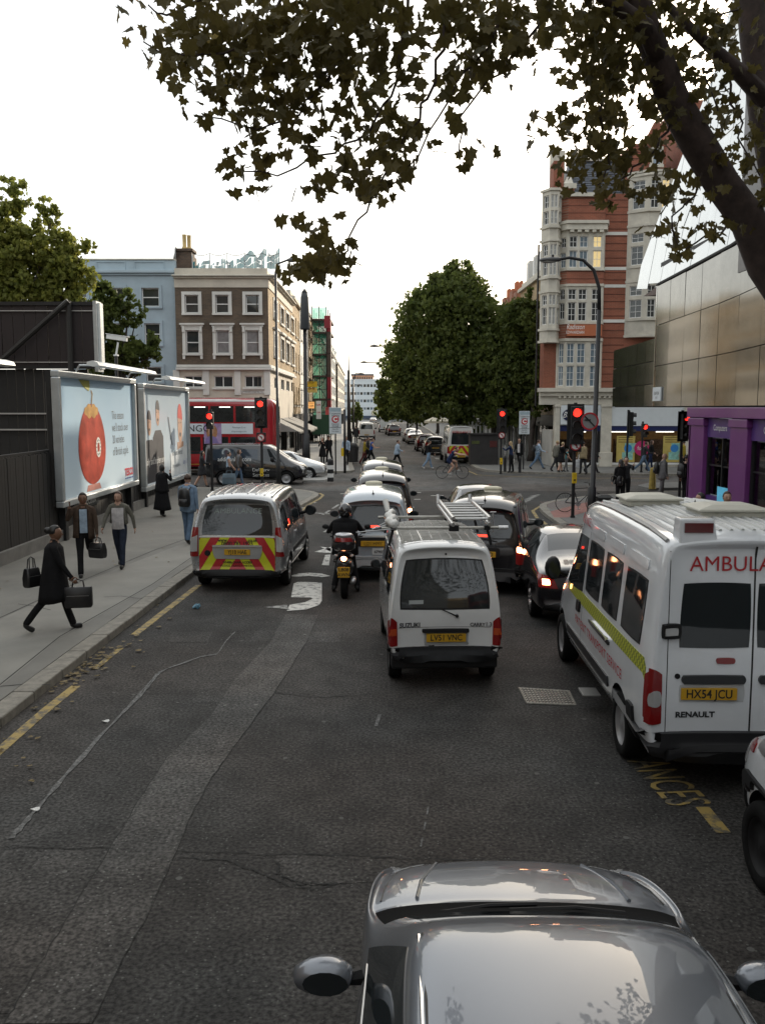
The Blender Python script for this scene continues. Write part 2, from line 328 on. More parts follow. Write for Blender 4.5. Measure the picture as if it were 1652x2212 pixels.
def sheet(name, poly, z, m, thick=0.0):
 b = MB()
 if thick: b.prism([(p[0], p[1]) for p in poly], z - thick, z)
 else: b.quad([(p[0], p[1], z) for p in poly])
 return b.build(name, m, fixn=True)
struct(sheet('ground', [(-700, -300), (700, -300), (700, 1200), (-700, 1200)], -.03, mat('far_ground', (.12, .12, .11), .9, world_co=True)))
struct(sheet('road', [(-60, -40), (60, -40), (60, 39.5), (-60, 39.5)], 0, ROAD))
struct(sheet('cross_road', [(-150, 38.4), (150, 38.4), (150, 54), (-150, 54)], .004, JROAD))
struct(sheet('far_road', [(-9, 49), (14, 49), (12, 300), (-14, 300)], .008, asphalt('far_road_asphalt', .075)))
def strip(name, pts, w, z, m, parent=None):
 b = MB(); L = []; Rr = []
 for i, p in enumerate(pts):
  p = Vector(p[:2]); a = Vector(pts[max(i - 1, 0)][:2]); c = Vector(pts[min(i + 1, len(pts) - 1)][:2]); d = (c - a).normalized(); nrm = Vector((-d.y, d.x))
  ww = w[i] if hasattr(w, '__len__') else w
  L.append(p + nrm * ww / 2); Rr.append(p - nrm * ww / 2)
 for i in range(len(pts) - 1): b.quad([(Rr[i].x, Rr[i].y, z), (Rr[i + 1].x, Rr[i + 1].y, z), (L[i + 1].x, L[i + 1].y, z), (L[i].x, L[i].y, z)])
 return b.build(name, m, parent, fixn=True)
KL = [(-4.55, -6), (-4.42, 8), (-4.33, 12.5), (-4.14, 18.4), (-3.75, 25), (-3.2, 30), (-2.85, 33.2), (-2.62, 35.2), (-2.66, 36.3), (-3.0, 37.3), (-3.8, 38.3), (-5.2, 38.8), (-9, 39.2), (-14, 39.5), (-40, 40)]
def offs(pts, d):
 o = []
 for i, p in enumerate(pts):
  a = Vector(pts[max(i - 1, 0)]); c = Vector(pts[min(i + 1, len(pts) - 1)]); t = (c - a).normalized(); o.append((p[0] - t.y * d, p[1] + t.x * d))
 return o
def pavement(name, kpts, rest, m, z=.12, side=1, kw=.28):
 inner = offs(kpts, kw * side); return struct(sheet(name, inner + rest, z, m, .3))
pavement('pavement', KL, [(-40, -6)], PAVE)
def kerb(name, kpts, side=1, z=.125, kw=.28, step=.92, stones=True):
 root = bpy.data.objects.new(name, None); COL.objects.link(root); struct(root)
 P = [Vector(p) for p in kpts]; out = [P[0]]; carry = step
 for i in range(len(P) - 1):
  a, c = P[i], P[i + 1]; d = (c - a).length; t = carry
  while t <= d: out.append(a.lerp(c, t / d)); t += step
  carry = t - d
 if stones:
  for i in range(len(out) - 1):
   a, c = out[i], out[i + 1]; t = (c - a).normalized(); nn = Vector((-t.y, t.x)) * side; a2, c2 = a + t * .006, c - t * .006
   h = z + rnd.uniform(-.006, .006); b = MB(); e = rnd.uniform(-.006, .006)
   q = [a2 + nn * e, c2 + nn * e, c2 + nn * (kw - .006), a2 + nn * (kw - .006)]
   if side < 0: q = q[::-1]
   b.prism([(v.x, v.y) for v in q], -.1, h); b.build('kerb_stone', KERB, root, bevel=.018)
 else:
  inn = offs(kpts, kw * side - .004 * side); b = MB()
  for i in range(len(kpts) - 1):
   q = [kpts[i], kpts[i + 1], inn[i + 1], inn[i]]
   b.prism(q if side > 0 else q[::-1], -.1, z)
  b.build('kerb_run', KERB, root)
 return root
kerb('kerb', KL[:-2], 1)
pv = bpy.data.objects['pavement']
for pts in ([(0, 1480), (130, 1375), (330, 1262), (413, 1205)], [(0, 1335), (160, 1262), (330, 1190), (400, 1165)]):
 q = [G(x, y, .12) for x, y in pts]; strip('seam', q, .018, .1245, CRACK, pv)
for pts in ([(225, 1290), (262, 1288), (300, 1293), (345, 1293)], [(0, 1483), (60, 1478), (110, 1480)], [(40, 1305), (75, 1310), (110, 1318)]):
 q = [G(x, y, .12) for x, y in pts]; strip('crack', q, .02, .1248, CRACK, pv)
struct(sheet('pavement_band', [G(0, 1485, .12), G(130, 1378, .12), G(330, 1265, .12), G(412, 1208, .12), G(412, 1168, .12), G(160, 1265, .12), G(0, 1338, .12)], .1222, mat('pavement_pale_tarmac', (.215, .209, .188), .85, var=.16, scale=1.1, bump=.3, bscale=90, world_co=True)))
KR = [(5.2, -6), (5.2, 14)] + [tuple(G(x, y)[:2]) for x, y in ((1262, 1180), (1222, 1149), (1195, 1129), (1174, 1114), (1164, 1104), (1165, 1096), (1178, 1091), (1207, 1084), (1300, 1074), (1420, 1068), (1560, 1062))] + [(45, 38.2)]
pavement('corner_pavement', KR, [(45, -6)], PAVE3, side=-1); kerb('kerb', KR[:-1], -1, step=.95)
tq = [G(x, y, .12) for x, y in ((1188, 1105), (1262, 1086), (1340, 1076), (1440, 1072), (1440, 1090), (1300, 1095), (1225, 1118), (1196, 1118))]
tp = struct(sheet('tactile_paving', tq, .1245, TACT))
nb = 0
tb = MB()
for i in range(46):                                     # blister studs
 for j in range(12):
  x, y = 6.0 + i * .13, 30.6 + j * .2 + i * .03
  if (x - 6.3) * .2 + 30.4 < y < 33.6: tb.lathe([(.028, .124), (.022, .131), (.002, .132)], 6, 0, (x, y, 0))
stuff(tb.build('tactile_studs', TACT, tp))
KFL = [(-3.6, 300), (-2.9, 140), (-2.15, 75), (-1.95, 56), (-1.62, 50.2), (-1.9, 49.3), (-3, 48.9), (-7, 49.6), (-14, 50.2), (-60, 51)]
pavement('far_pavement', KFL, [(-60, 300)], PAVE2, side=-1); kerb('kerb', KFL, -1, stones=False)
KFR = [(9, 300), (7.6, 140), (6.2, 80), (5.75, 62), (5.6, 56), (5.62, 52.2), (6.0, 50.2), (7.2, 48.9), (9, 48.2), (12.5, 47.4), (20, 46.5), (60, 44)]
pavement('far_pavement', KFR, [(60, 300)], PAVE3, side=1); kerb('kerb', KFR, 1, stones=False)
isl = [G(x, y)[:2] for x, y in ((655, 1043), (700, 1042), (722, 1036), (705, 1032), (655, 1034))]
struct(sheet('traffic_island', [(p[0], p[1]) for p in isl], .12, PAVE2, .2))
isl2 = [G(x, y)[:2] for x, y in ((1376, 1054), (1400, 1048), (1475, 1046), (1520, 1050), (1510, 1058), (1400, 1060))]
struct(sheet('traffic_island', [(p[0], p[1]) for p in isl2], .12, PAVE3, .2))
def D3(x, y): return ((460 + x * .24213) / 1.17192, (1200 + y * .24213) / 1.17192)         # from an enlarged view of the photograph
def DR(x, y): return (x * .60533 / 1.17192, (1500 + y * .60533) / 1.17192)
tr_l = [(1195, 90), (1130, 210), (985, 360), (880, 520), (700, 690), (600, 840), (480, 1040), (300, 1330), (120, 1640), (20, 1804)]
tr_r = [(1330, 95), (1285, 205), (1140, 430), (990, 630), (890, 770), (800, 930), (735, 1090), (620, 1350), (500, 1560), (385, 1804)]
struct(sheet('road_patch', [G(*DR(*p))[:2] for p in tr_l] + [G(*DR(*p))[:2] for p in reversed(tr_r)], .004, PATCH))
for q in ([(720, 165), (890, 165), (870, 208), (705, 208)], [(1070, 160), (1160, 160), (1120, 205), (1045, 205)], [(850, 378), (985, 375), (925, 460), (800, 458)], [(1300, 165), (1420, 165), (1420, 210), (1285, 210)], [(30, 1075), (455, 1080), (300, 1330), (60, 1760), (-250, 1760), (-60, 1180)], [(1150, 1100), (1560, 1105), (1560, 1210), (1300, 1225), (1180, 1190)]):
 struct(sheet('road_patch', [G(*DR(*p))[:2] for p in q], .003, PATCH2))
NCR = [0]
def crack(pts, w=.012, m=CRACK, jit=.02, seg=10):
 q = [G(*DR(*p)) for p in pts]; out = []
 for i in range(len(q) - 1):
  for k in range(seg): v = q[i].lerp(q[i + 1], k / seg); out.append((v.x + rnd.uniform(-jit, jit), v.y + rnd.uniform(-jit, jit)))
 out.append((q[-1].x, q[-1].y)); o = strip('road_crack', out, [w * rnd.uniform(.3, 1.5) for _ in out], .0062 + .00018 * NCR[0], m); NCR[0] += 1; return struct(o)
crack([(20, 1065), (250, 1072), (465, 1070)]); crack([(735, 1085), (1100, 1095), (1550, 1103)]); crack([(740, 1110), (960, 1125), (1090, 1170), (1200, 1230), (1330, 1246), (1440, 1212)]); crack([(1160, 1130), (1170, 1180), (1250, 1222), (1400, 1218)], .016)
crack([(1145, 420), (1350, 440), (1550, 425)], .014); crack([(600, 425), (800, 425)], .01); crack([(1560, 1108), (2300, 1125)], .01)
crack([(860, 0), (900, 60)], .008)
for side_ in (tr_r, tr_l[4:]):
 crack(side_, .006, CRACK, .01, 6)
def scr(pts, w):
 o = crack(pts, w, SCRATCH, .006, 8); o.name = 'tyre_scuff'
scr([(50, 1030), (150, 910), (440, 580), (600, 420), (670, 335)], .05); scr([(670, 335), (700, 320), (840, 270), (910, 258)], .045); scr([(910, 258), (945, 205), (985, 165)], .02); scr([(300, 740), (500, 520), (655, 345)], .025)
def mark(pts, m=WMARK, conv=None, name='road_marking'):
 q = [G(*(conv(*p) if conv else p))[:2] for p in pts]; return struct(sheet(name, q, .0095, m))
q = [G(x, y) for x, y in ((-60, 1676), (0, 1622), (100, 1534), (165, 1482))]; struct(strip('yellow_line', q, .13, .006, YMARK))
q = [G(x, y) for x, y in ((205, 1446), (240, 1417), (262, 1400))]; struct(strip('yellow_line', q, .09, .006, YMARK))
q = [G(x, y) for x, y in ((292, 1371), (340, 1333), (390, 1295), (430, 1264))]; struct(strip('yellow_line', q, .13, .006, YMARK))
q = [G(x, y) for x, y in ((648, 1106), (668, 1090), (690, 1078), (698, 1070), (690, 1066))]; struct(strip('yellow_line', q, .12, .0125, YMARK))
q = [G(x, y) for x, y in ((1262, 1195), (1222, 1166), (1195, 1146), (1170, 1126))]; struct(strip('yellow_line', q, .12, .0125, YMARK))
q = [G(x, y) for x, y in ((1160, 1120), (1150, 1104), (1170, 1092), (1207, 1086.5), (1300, 1077))]; struct(strip('yellow_line', q, .12, .0125, YMARK))
q = [G(x, y) for x, y in ((1012, 1018), (1030, 1026), (1060, 1028), (1218, 1033), (1420, 1034))]; struct(strip('yellow_line', q, .12, .0125, YMARK))
mark([(1170, 1150), (1220, 1130), (1465, 1140), (1465, 1330), (1435, 1375), (1300, 1420), (1100, 1436), (1130, 1372), (1290, 1345), (1345, 1318), (1372, 1306), (1350, 1296), (1145, 1292)], WMARK, D3)
mark([(1130, 1072), (1215, 1045), (1330, 1035), (1465, 1045), (1555, 1070), (1465, 1082), (1330, 1068), (1215, 1078)], WMARK, D3)
mark([(870, 1395), (1100, 1370), (1120, 1420), (900, 1400)], WMARK2, D3)
mark([(1385, 818), (1560, 765), (1560, 828)], WMARK, D3); mark([(1500, 850), (1555, 845), (1540, 960), (1465, 955)], WMARK, D3)
mark([(690, 1181), (722, 1196), (722, 1186)], WMARK)
def line(a, c, w=.12, m=WMARK2, n=1, duty=.5):
 A, B = G(*a), G(*c)
 for i in range(n):
  p, r_ = A.lerp(B, i / n), A.lerp(B, (i + (duty if n > 1 else 1)) / n); struct(strip('road_marking', [p, r_], w, .0095, m))
line((655, 1107), (737, 1112), .22); line((873, 1113), (955, 1117), .22); line((1120, 1120), (1172, 1124), .22)
line((765, 1069), (690, 1117), .10, n=4, duty=.7); line((738, 1128), (700, 1150), .10)
line((640, 1090), (672, 1078), .3, n=3, duty=.5); line((645, 1098), (685, 1082), .3, n=3, duty=.4)
for a in ((895, 1064), (930, 1071), (1077, 1077), (735, 1067), (770, 1074), (894, 1079), (880, 1096)): line(a, (a[0] + 14, a[1]), .15, WMARK)
for k in range(9): line((1100 + k * 6, 1096 - k * 3), (1124 + k * 5, 1093 - k * 3), .16, WMARK2)
line((820, 1545), (812, 1570), .04, SCRATCH); line((925, 1745), (905, 1850), .015, SCRATCH, n=3)
for k in range(6): line((905 + k * 2 + k * k, 962 + k * 5.4), (910 + k * 2.2 + k * k, 965 + k * 5.4), .25, WMARK2)
line((945, 973), (1010, 1001), .2, WMARK2, n=6, duty=.6)
A, B = G(1392, 1652), G(1490, 1752); ax = (B - A).normalized(); ay = Vector((-ax.y, ax.x, 0)) * -1
vs, fs = textmesh('ANCES', .62, xs=.95)
wd = max(v.x for v in vs) - min(v.x for v in vs); L = (B - A).length; mid = (A + B) / 2 + Vector((0.02, 0.1, 0))
b = MB(); b.v = [mid + ax * (v.x * L / wd) + (-ay) * (v.y * 1.0) + Vector((0, 0, .0095)) for v in vs]; b.f = fs; b.m = [0] * len(fs); struct(b.build('road_lettering', YMARK, fixn=True))
q = [G(x, y) for x, y in ((1516, 1744), (1562, 1800))]; struct(strip('yellow_line', q, .13, .006, YMARK))
mc = thing('manhole_cover', 'square steel inspection cover with a raised grid, set in the road behind the ambulance', 'manhole', G(1182, 1506))
mo = mc.location; C4 = [G(x, y) - mo for x, y in ((1120, 1487), (1228, 1494), (1243, 1524), (1137, 1520))]
def bil(u, v): return C4[3].lerp(C4[2], u).lerp(C4[0].lerp(C4[1], u), v)
b = MB(); b.quad([p + Vector((0, 0, .004)) for p in (bil(0, 0), bil(1, 0), bil(1, 1), bil(0, 1))]); b.build('cover_plate', mat('cast_iron', (.07, .068, .062), .5, .5, var=.4, scale=20), mc)
b = MB()
for a, c in (((0, 0), (1, 0)), ((1, 0), (1, 1)), ((1, 1), (0, 1)), ((0, 1), (0, 0))): b.tube([bil(*a) + Vector((0, 0, .006)), bil(*c) + Vector((0, 0, .006))], .013, 6)
b.build('cover_frame', mat('worn_steel', (.26, .25, .22), .5, .5, var=.3, scale=20), mc)
b = MB()
for i in range(15):
 for j in range(8):
  p = bil((i + .5) / 15, (j + .5) / 8) + Vector((0, 0, .006)); s = .0125 if (i // 5) % 2 == 0 else .0105
  b.box(p.x - s, p.x + s, p.y - s * 1.3, p.y + s * 1.3, .003, .014)
stuff(b.build('cover_studs', MATS['worn_steel'], mc))
LF = leafmat('dry_leaf', (.10, .075, .03), (.24, .18, .085), .2)
def leafpts(r, n=None):
 out = []
 for k, (a, q) in enumerate(((-90, .12), (-62, .55), (-35, .45), (-8, .92), (18, .62), (45, .9), (66, .66), (90, 1.05), (114, .66), (135, .9), (162, .62), (188, .92), (215, .55), (242, .6))):
  out.append((math.cos(R(a)) * q * r, math.sin(R(a)) * q * r))
 return out
LP = leafpts(1.0)
b = MB()
def dead(x, y, z, r):
 a = rnd.uniform(0, 6.28); t1, t2 = rnd.uniform(-.3, .3), rnd.uniform(-.3, .3); i = len(b.v)
 for px_, py_ in LP:
  X, Y = px_ * r, py_ * r; xx, yy = X * math.cos(a) - Y * math.sin(a), X * math.sin(a) + Y * math.cos(a); b.v.append(Vector((x + xx, y + yy, z + .012 + abs(t1 * xx + t2 * yy) + (X * X + Y * Y) * .8)))
 for k in range(len(LP)): b.f.append((i + k, i + (k + 1) % len(LP), i + 7)) if k not in (6, 7) else None
 b.m = [0] * len(b.f)
for k in range(90):
 t = rnd.gauss(11.9, .55); dead(-4.3 + .02 * (t - 12) + abs(rnd.gauss(.08, .13)), t, .01, rnd.uniform(.02, .05))
for k in range(40):
 t = rnd.uniform(8, 17); dead(-4.25 + abs(rnd.gauss(.1, .35)), t, .01, rnd.uniform(.02, .045))
for k in range(22): dead(rnd.uniform(-8, -4.8), rnd.uniform(10, 30), .125, rnd.uniform(.03, .06))
for x, y in ((578, 250), (670, 148), (575, 186), (405, 357), (540, 222), (235, 497), (500, 235), (145, 490), (710, 113)): p = G(*DR(x, y)); dead(p.x, p.y, .012, .06)
b.m = [0] * len(b.f); stuff(b.build('fallen_leaves', LF))['label'] = 'dry brown plane leaves along the kerb'
p = G(425, 1315); b = MB(); b.rings([[(.07 * math.cos(t) * s1 + x0, .05 * math.sin(t) * s1 + rnd.uniform(-.008, .008), .01 + z0 + .02 * math.sin(3 * t)) for t in [k * math.pi / 5 for k in range(10)]] for x0, z0, s1 in ((-.02, .005, .8), (0, .03, 1), (.02, .055, .8), (.03, .07, .3))])
o = b.build('drink_carton', mat('carton_print', (.10, .22, .30), .5, var=.6, scale=25)); o.location = (p.x, p.y, 0); tag(o, 'crushed blue drink carton lying on the road behind the silver ambulance', 'litter')
WLIT = mat('white_litter', (.7, .7, .68), .6, var=.1)
for x, y, l in ((229, 1560, 'white scrap of paper on the dark asphalt beside the scuffed line'), (77, 1751, 'tiny white scrap at the lower end of the scuffed line')):
 p = G(x, y); b = MB(); b.rings([[(.045 * math.cos(t), .03 * math.sin(t), z + .008 * math.sin(2 * t)) for t in [k * math.pi / 4 for k in range(8)]] for z in (.012, .02)]); o = b.build('paper_scrap', WLIT); o.location = (p.x, p.y, 0); tag(o, l, 'litter')
def Z(x0, y0, s): return lambda x, y: ((x0 + x * s) / 1.17192, (y0 + y * s) / 1.17192)     # enlarged view -> view coordinates
BROWN = brick('brown_brick', (.125, .088, .058), (.09, .066, .046), (.13, .11, .09)); YELB = brick('yellow_stock_brick', (.38, .27, .14), (.30, .21, .11), (.33, .28, .2))
REDB = brick('red_brick', (.27, .085, .048), (.215, .07, .04), (.24, .13, .09), var=.18)
REDDK = mat('dark_groove_strip', (.10, .035, .022), .9, var=.3, scale=6); SLATE = mat('slate', (.085, .095, .115), .6, var=.35, scale=5, bump=.3, bscale=12)  # dark brick strips stand in for the shade in recessed grooves
CREAM = mat('cream_stucco', (.54, .49, .41), .75, var=.16, scale=.8, bump=.1, bscale=25, world_co=True); BLUEW = mat('pale_blue_stucco', (.36, .44, .49), .8, var=.13, scale=.6, bump=.12, bscale=25, world_co=True)
WSTUC = mat('white_stucco', (.62, .61, .57), .75, var=.14, scale=.7, world_co=True); GREYST = mat('grey_stucco', (.38, .37, .34), .8, var=.18, scale=.7, world_co=True)
DSHOP = mat('dark_shopfront', (.022, .02, .02), .5, var=.3); CURT = mat('net_curtain', (.20, .19, .19), .35, var=.25, scale=5, spec=.6)
WARMG = mat('lit_window', (.30, .24, .12), .12, var=.3, scale=4, emit=.5, emcol=(1, .75, .35)); BLUEG = mat('sky_lit_window', (.16, .21, .25), .05, var=.2, spec=.8)
TERRA = mat('terracotta', (.40, .13, .06), .8, var=.2); BUFFPOT = mat('buff_chimney_pot', (.52, .38, .16), .8, var=.2)
z2 = Z(420, 580, .26634)
xl = W(380, 700, 54).x; XC = -6.95
bb = thing('corner_house', 'brown brick corner building with cream cornice and white window surrounds', 'building', (XC, 54, 0)); BO = bb.location
F1 = Fac((xl, 54, 0), (1, 0, 0), BO); F2 = Fac((XC, 54, 0), (0, 1, 0), BO); w1 = XC - xl
def fz(fac, zf, y, x=600): return fac.px(*zf(x, y))[1]
zp, zc0, zc1, zf0, zb0, zs0 = [fz(F1, z2, y) for y in (370, 470, 438, 555, 1305, 1600)]
tops = [F1.rect(*z2(a, 625), *z2(b_, 798)) for a, b_ in ((182, 312), (472, 598), (760, 888))]
mids = [F1.rect(*z2(a, 962), *z2(b_, 1182)) for a, b_ in ((192, 318), (480, 605), (762, 888))]
lows = [F1.rect(*z2(a, 1395), *z2(b_, 1505)) for a, b_ in ((180, 350), (460, 640), (750, 915))]
F1.wall('wall', BROWN, bb, 0, w1, zb0, zf0, tops + mids)
F1.wall('lower_wall', CREAM, bb, 0, w1, 2.9, zb0, lows)
for i, h in enumerate(tops):
 w = F1.window(bb, h, rows=(.5,), surround=.19, sm=WSTUC, g=(WGLASS, WGLASS, GLASS)[i], sill=.2)
for i, h in enumerate(mids):
 w = F1.window(bb, h, rows=(.48,), surround=.2, sm=WSTUC, g=(WGLASS, CURT, CURT)[i], sill=.22)
 F1.add('window_cornice', WSTUC, w, [(h[0] - .34, h[1] + .34, h[3] + .32, h[3] + .42, -.02, .2), (h[0] - .26, h[1] + .26, h[3] + .21, h[3] + .32, -.02, .1)])
 for uu in (h[0] - .2, h[1] + .06): F1.add('bracket', WSTUC, w, [(uu, uu + .14, h[3] - .12, h[3] + .21, .06, .16)], .02); F1.add('sill_bracket', WSTUC, w, [(uu, uu + .14, h[2] - .34, h[2] - .12, -.02, .1)])
for h in lows:
 F1.window(bb, h, rows=(), cols=(.47,), sill=.12, sm=WSTUC)
F1.add('frieze', CREAM, bb, [(-.02, w1 + .02, zf0, zc0, -.3, .05)]); F1.add('cornice', STONE, bb, [(-.05, w1 + .38, zc0, zc0 + (zc1 - zc0) * .5, -.3, .22), (-.1, w1 + .5, zc0 + (zc1 - zc0) * .5, zc1, -.3, .36)], .03)
F1.add('parapet', CREAM, bb, [(0, w1 - .05, zc1, zp, -.35, -.03)])
F1.add('band_cornice', WSTUC, bb, [(-.02, w1 + .12, zb0 - .05, zb0 + .1, -.1, .12), (-.02, w1 + .2, zb0 - .22, zb0 - .08, -.1, .26)], .02)
for x in (100, 380, 680, 960):
 u, _ = F1.px(*z2(x, 1450)); F1.add('pilaster', WSTUC, bb, [(u - .17, u + .22, zb0 - 1.75, zb0 - .23, -.05, .09)], .02)
u0, u1, a0, a1 = F1.rect(*z2(697, 1535), *z2(945, 1562)); F1.add('street_name_plate', WSTUC, bb, [(u0, u1, a0, a1, -.02, .04)])
lettering('TOTTENHAM COURT RD. W.1', INK, bb, lambda x, y: F1.p((u0 + u1) / 2 + x, (a0 + a1) / 2 + y, .046) - BO, size=.15, xs=.68)
sw = [(F2.px(*z2(a, 800))[0], F2.px(*z2(b_, 800))[0]) for a, b_ in ((1022, 1056), (1086, 1116), (1137, 1166), (1184, 1212))]
SD = 14.2
hs = [(a, max(b_, a + 1.0), t[2], t[3]) for a, b_ in sw for t in (tops[0], mids[0])]
ls = [(a, max(b_, a + 1.0), lows[0][2], lows[0][3]) for a, b_ in sw]
F2.wall('side_wall', YELB, bb, .001, SD, zb0, zf0, hs); F2.wall('side_lower_wall', CREAM, bb, .001, SD, 2.9, zb0, ls)
for h in hs: F2.window(bb, h, surround=.17, sm=WSTUC, sill=.18)
for h in ls: F2.window(bb, h, rows=())
for h in hs[1::2]: F2.add('window_cornice', WSTUC, bb, [(h[0] - .3, h[1] + .3, h[3] + .28, h[3] + .42, -.02, .2)])
F2.add('side_frieze', CREAM, bb, [(.06, SD, zf0, zc0, -.3, .05)]); F2.add('side_cornice', STONE, bb, [(.3, SD + .1, zc0, zc0 + (zc1 - zc0) * .5, -.3, .22), (.4, SD + .15, zc0 + (zc1 - zc0) * .5, zc1, -.3, .36)], .03)
F2.add('side_parapet', CREAM, bb, [(.1, SD, zc1, zp - .1, -.35, -.03)]); F2.add('side_band_cornice', WSTUC, bb, [(.15, SD + .1, zb0 - .05, zb0 + .1, -.1, .12), (.28, SD + .15, zb0 - .22, zb0 - .08, -.1, .26)])
b = MB(); b.box(xl + .02, XC - .4, 54.4, 54 + SD - .05, 2.9, zc1 - .1); b.build('roof', mat('roof_felt', (.07, .07, .07), .9), bb, BO)
b = MB(); b.box(xl + .3, XC - .7, 54.7, 54 + SD - .3, 0, 2.88); b.build('shop_interior', mat('dark_interior', (.02, .018, .016), .9), bb, BO)
F2.add('shopfront', DSHOP, bb, [(.3, SD, 2.35, 2.88, -.3, .12), (.1, .5, .12, 2.35, -.3, .05), (4.4, 4.7, .12, 2.35, -.3, .05), (8.9, 9.2, .12, 2.35, -.3, .05), (.5, SD, .12, .6, -.28, .02)])
F1.add('front_shopfront', DSHOP, bb, [(0, w1 - .02, 2.3, 2.88, -.3, .05), (0, .4, .12, 2.3, -.3, .04), (w1 / 2, w1 / 2 + .3, .12, 2.3, -.3, .04)])
F2.add('shop_glass', GLASS, bb, [(.5, 4.4, .6, 2.35, -.2, -.16), (4.7, 8.9, .6, 2.35, -.2, -.16), (9.2, SD, .6, 2.35, -.2, -.16)])
AWN = mat('grey_awning_canvas', (.23, .22, .20), .85, var=.15)
for k, (a, c, d) in enumerate(((.6, 4.2, 1.7), (4.9, 8.6, 2.1), (9.4, 13.6, 1.9))):
 aw = MB(); n = 10
 for i in range(n):
  ua, ub = a + (c - a) * i / n, a + (c - a) * (i + 1) / n
  aw.quad([F2.p(ua, 3.0, .1), F2.p(ub, 3.0, .1), F2.p(ub, 2.2, d), F2.p(ua, 2.2, d)]); aw.quad([F2.p(ua, 2.2, d), F2.p(ub, 2.2, d), F2.p((ua + ub) / 2, 2.02, d + .02)])
 aw.quad([F2.p(a, 3.0, .1), F2.p(a, 2.2, d), F2.p(a, 2.2, .1)]); aw.quad([F2.p(c, 3.0, .1), F2.p(c, 2.2, d), F2.p(c, 2.2, .1)]); aw.build('awning', AWN, bb, BO)
p = W(*z2(180, 370), 55.5); b = MB(); cx, cz = p.x, p.z; q = W(*z2(190, 195), 55.5).z
b.box(cx - .95, cx + .7, 55, 56.3, cz - .6, cz + .25); b.box(cx - .55, cx + .62, 55.1, 56.2, cz + .25, cz + (q - cz) * .6); b.box(cx - .4, cx + .52, 55.15, 56.15, cz + (q - cz) * .6, q - .15); b.box(cx - .5, cx + .62, 55.05, 56.25, q - .15, q)
ch = b.build('chimney', brick('sooty_brick', (.12, .075, .05), (.08, .055, .04), (.1, .09, .08)), bb, BO)
for dx in (.02, .26): b = MB(); b.lathe([(.15, q - .02), (.17, q + .1), (.12, q + .2), (.125, q + .85), (.15, q + .9), (.1, q + .9)], 12, 0, (cx + dx, 55.5 + dx, 0)); b.build('chimney_pot', BUFFPOT, ch, BO, smooth=True)
sdz = W(*z2(82, 235), 55); ds = thing('satellite_dish', 'small grey satellite dish on the roofline beside the old chimney', 'satellite dish', tuple(sdz))
b = MB(); b.lathe([(.001, 0), (.25, .03), (.45, .11), (.47, .13), (.44, .12), (.001, .02)], 18, 0, axis='x'); o = b.build('dish', mat('dish_grey', (.25, .25, .25), .4, .3), ds, smooth=True); o.scale = (1, .55, 1)
b = MB(); b.tube([(0, 0, 0), (-.1, .1, -.4), (-.1, .25, -1.3)], .03, 6); b.tube([(0, 0, -.3), (.35, 0, 0)], .012, 5); b.build('mast', DKMETAL, ds)
NET = netmat('blue_green_net', (.015, .12, .15), .85); nt_ = thing('roof_netting', 'torn blue green debris netting on posts along the corner roof', 'netting', (XC - 2.5, 54.3, zp)); NO = nt_.location
b = MB(); xa, xb = W(*z2(255, 300), 54.5).x, W(*z2(1080, 300), 54.5).x; cols_ = 40
hts = [[zp + .02 + (.55 + .5 * (i / cols_)) * j / 3 * (1 + .25 * math.sin(i * .9 + j)) + rnd.uniform(-.04, .1) for j in range(4)] for i in range(cols_ + 1)]
for i in range(cols_):
 for j in range(3):
  if (i < 22 and j == 2) or rnd.random() < .12: continue
  x0, x1 = xa + (xb - xa) * i / cols_, xa + (xb - xa) * (i + 1) / cols_
  b.quad([(x0, 54.5 + .1 * math.sin(i), hts[i][j]), (x1, 54.5 + .1 * math.sin(i + 1), hts[i + 1][j]), (x1, 54.6 + .15 * math.sin(i * 1.3), hts[i + 1][j + 1]), (x0, 54.6 + .15 * math.sin(i), hts[i][j + 1])])
b.build('net', NET, nt_, NO)
for i in range(6): x = xa + (xb - xa) * i / 5; b = MB(); b.tube([(x, 54.45, zp - .3), (x, 54.45, zp + .9)], .03, 6); b.build('post', STEEL, nt_, NO)
b = MB(); b.tube([(xa + (xb - xa) * i / 30, 54.47, zp + .95 - .14 * math.sin(math.pi * (i % 6) / 6)) for i in range(31)], .018, 5); b.build('rope', DKMETAL, nt_, NO)
z1 = Z(0, 400, .31477)
xb0 = W(150, 700, 54.3).x; bl = thing('stucco_house', 'pale blue stucco house with panelled parapet beside the brown corner building', 'building', (xl, 54.3, 0)); LO = bl.location
F3 = Fac((xb0, 54.3, 0), (1, 0, 0), LO); w3 = xl - xb0 - .02; zt = F3.px(*z1(1100, 820))[1]; zk = F3.px(*z1(1100, 945))[1]; zk2 = F3.px(*z1(1100, 905))[1]
hb = [F3.rect(*z1(a, c), *z1(b_, d)) for a, c, b_, d in ((1142, 1045, 1282, 1195), (1165, 1330, 1290, 1500), (1180, 1680, 1302, 1800), (905, 1045, 1000, 1195), (905, 1330, 1000, 1500), (600, 1045, 700, 1195))]
F3.wall('wall', BLUEW, bl, 0, w3, 0, zk, hb)
for h in hb: F3.window(bl, h, surround=.17, sm=BLUEW, sill=.2)
F3.add('cornice', BLUEW, bl, [(-.05, w3, zk, zk + .12, -.3, .15), (-.05, w3, zk + .12, zk2, -.3, .3)], .03); F3.add('parapet', BLUEW, bl, [(0, w3, zk2, zt, -.4, -.02)])
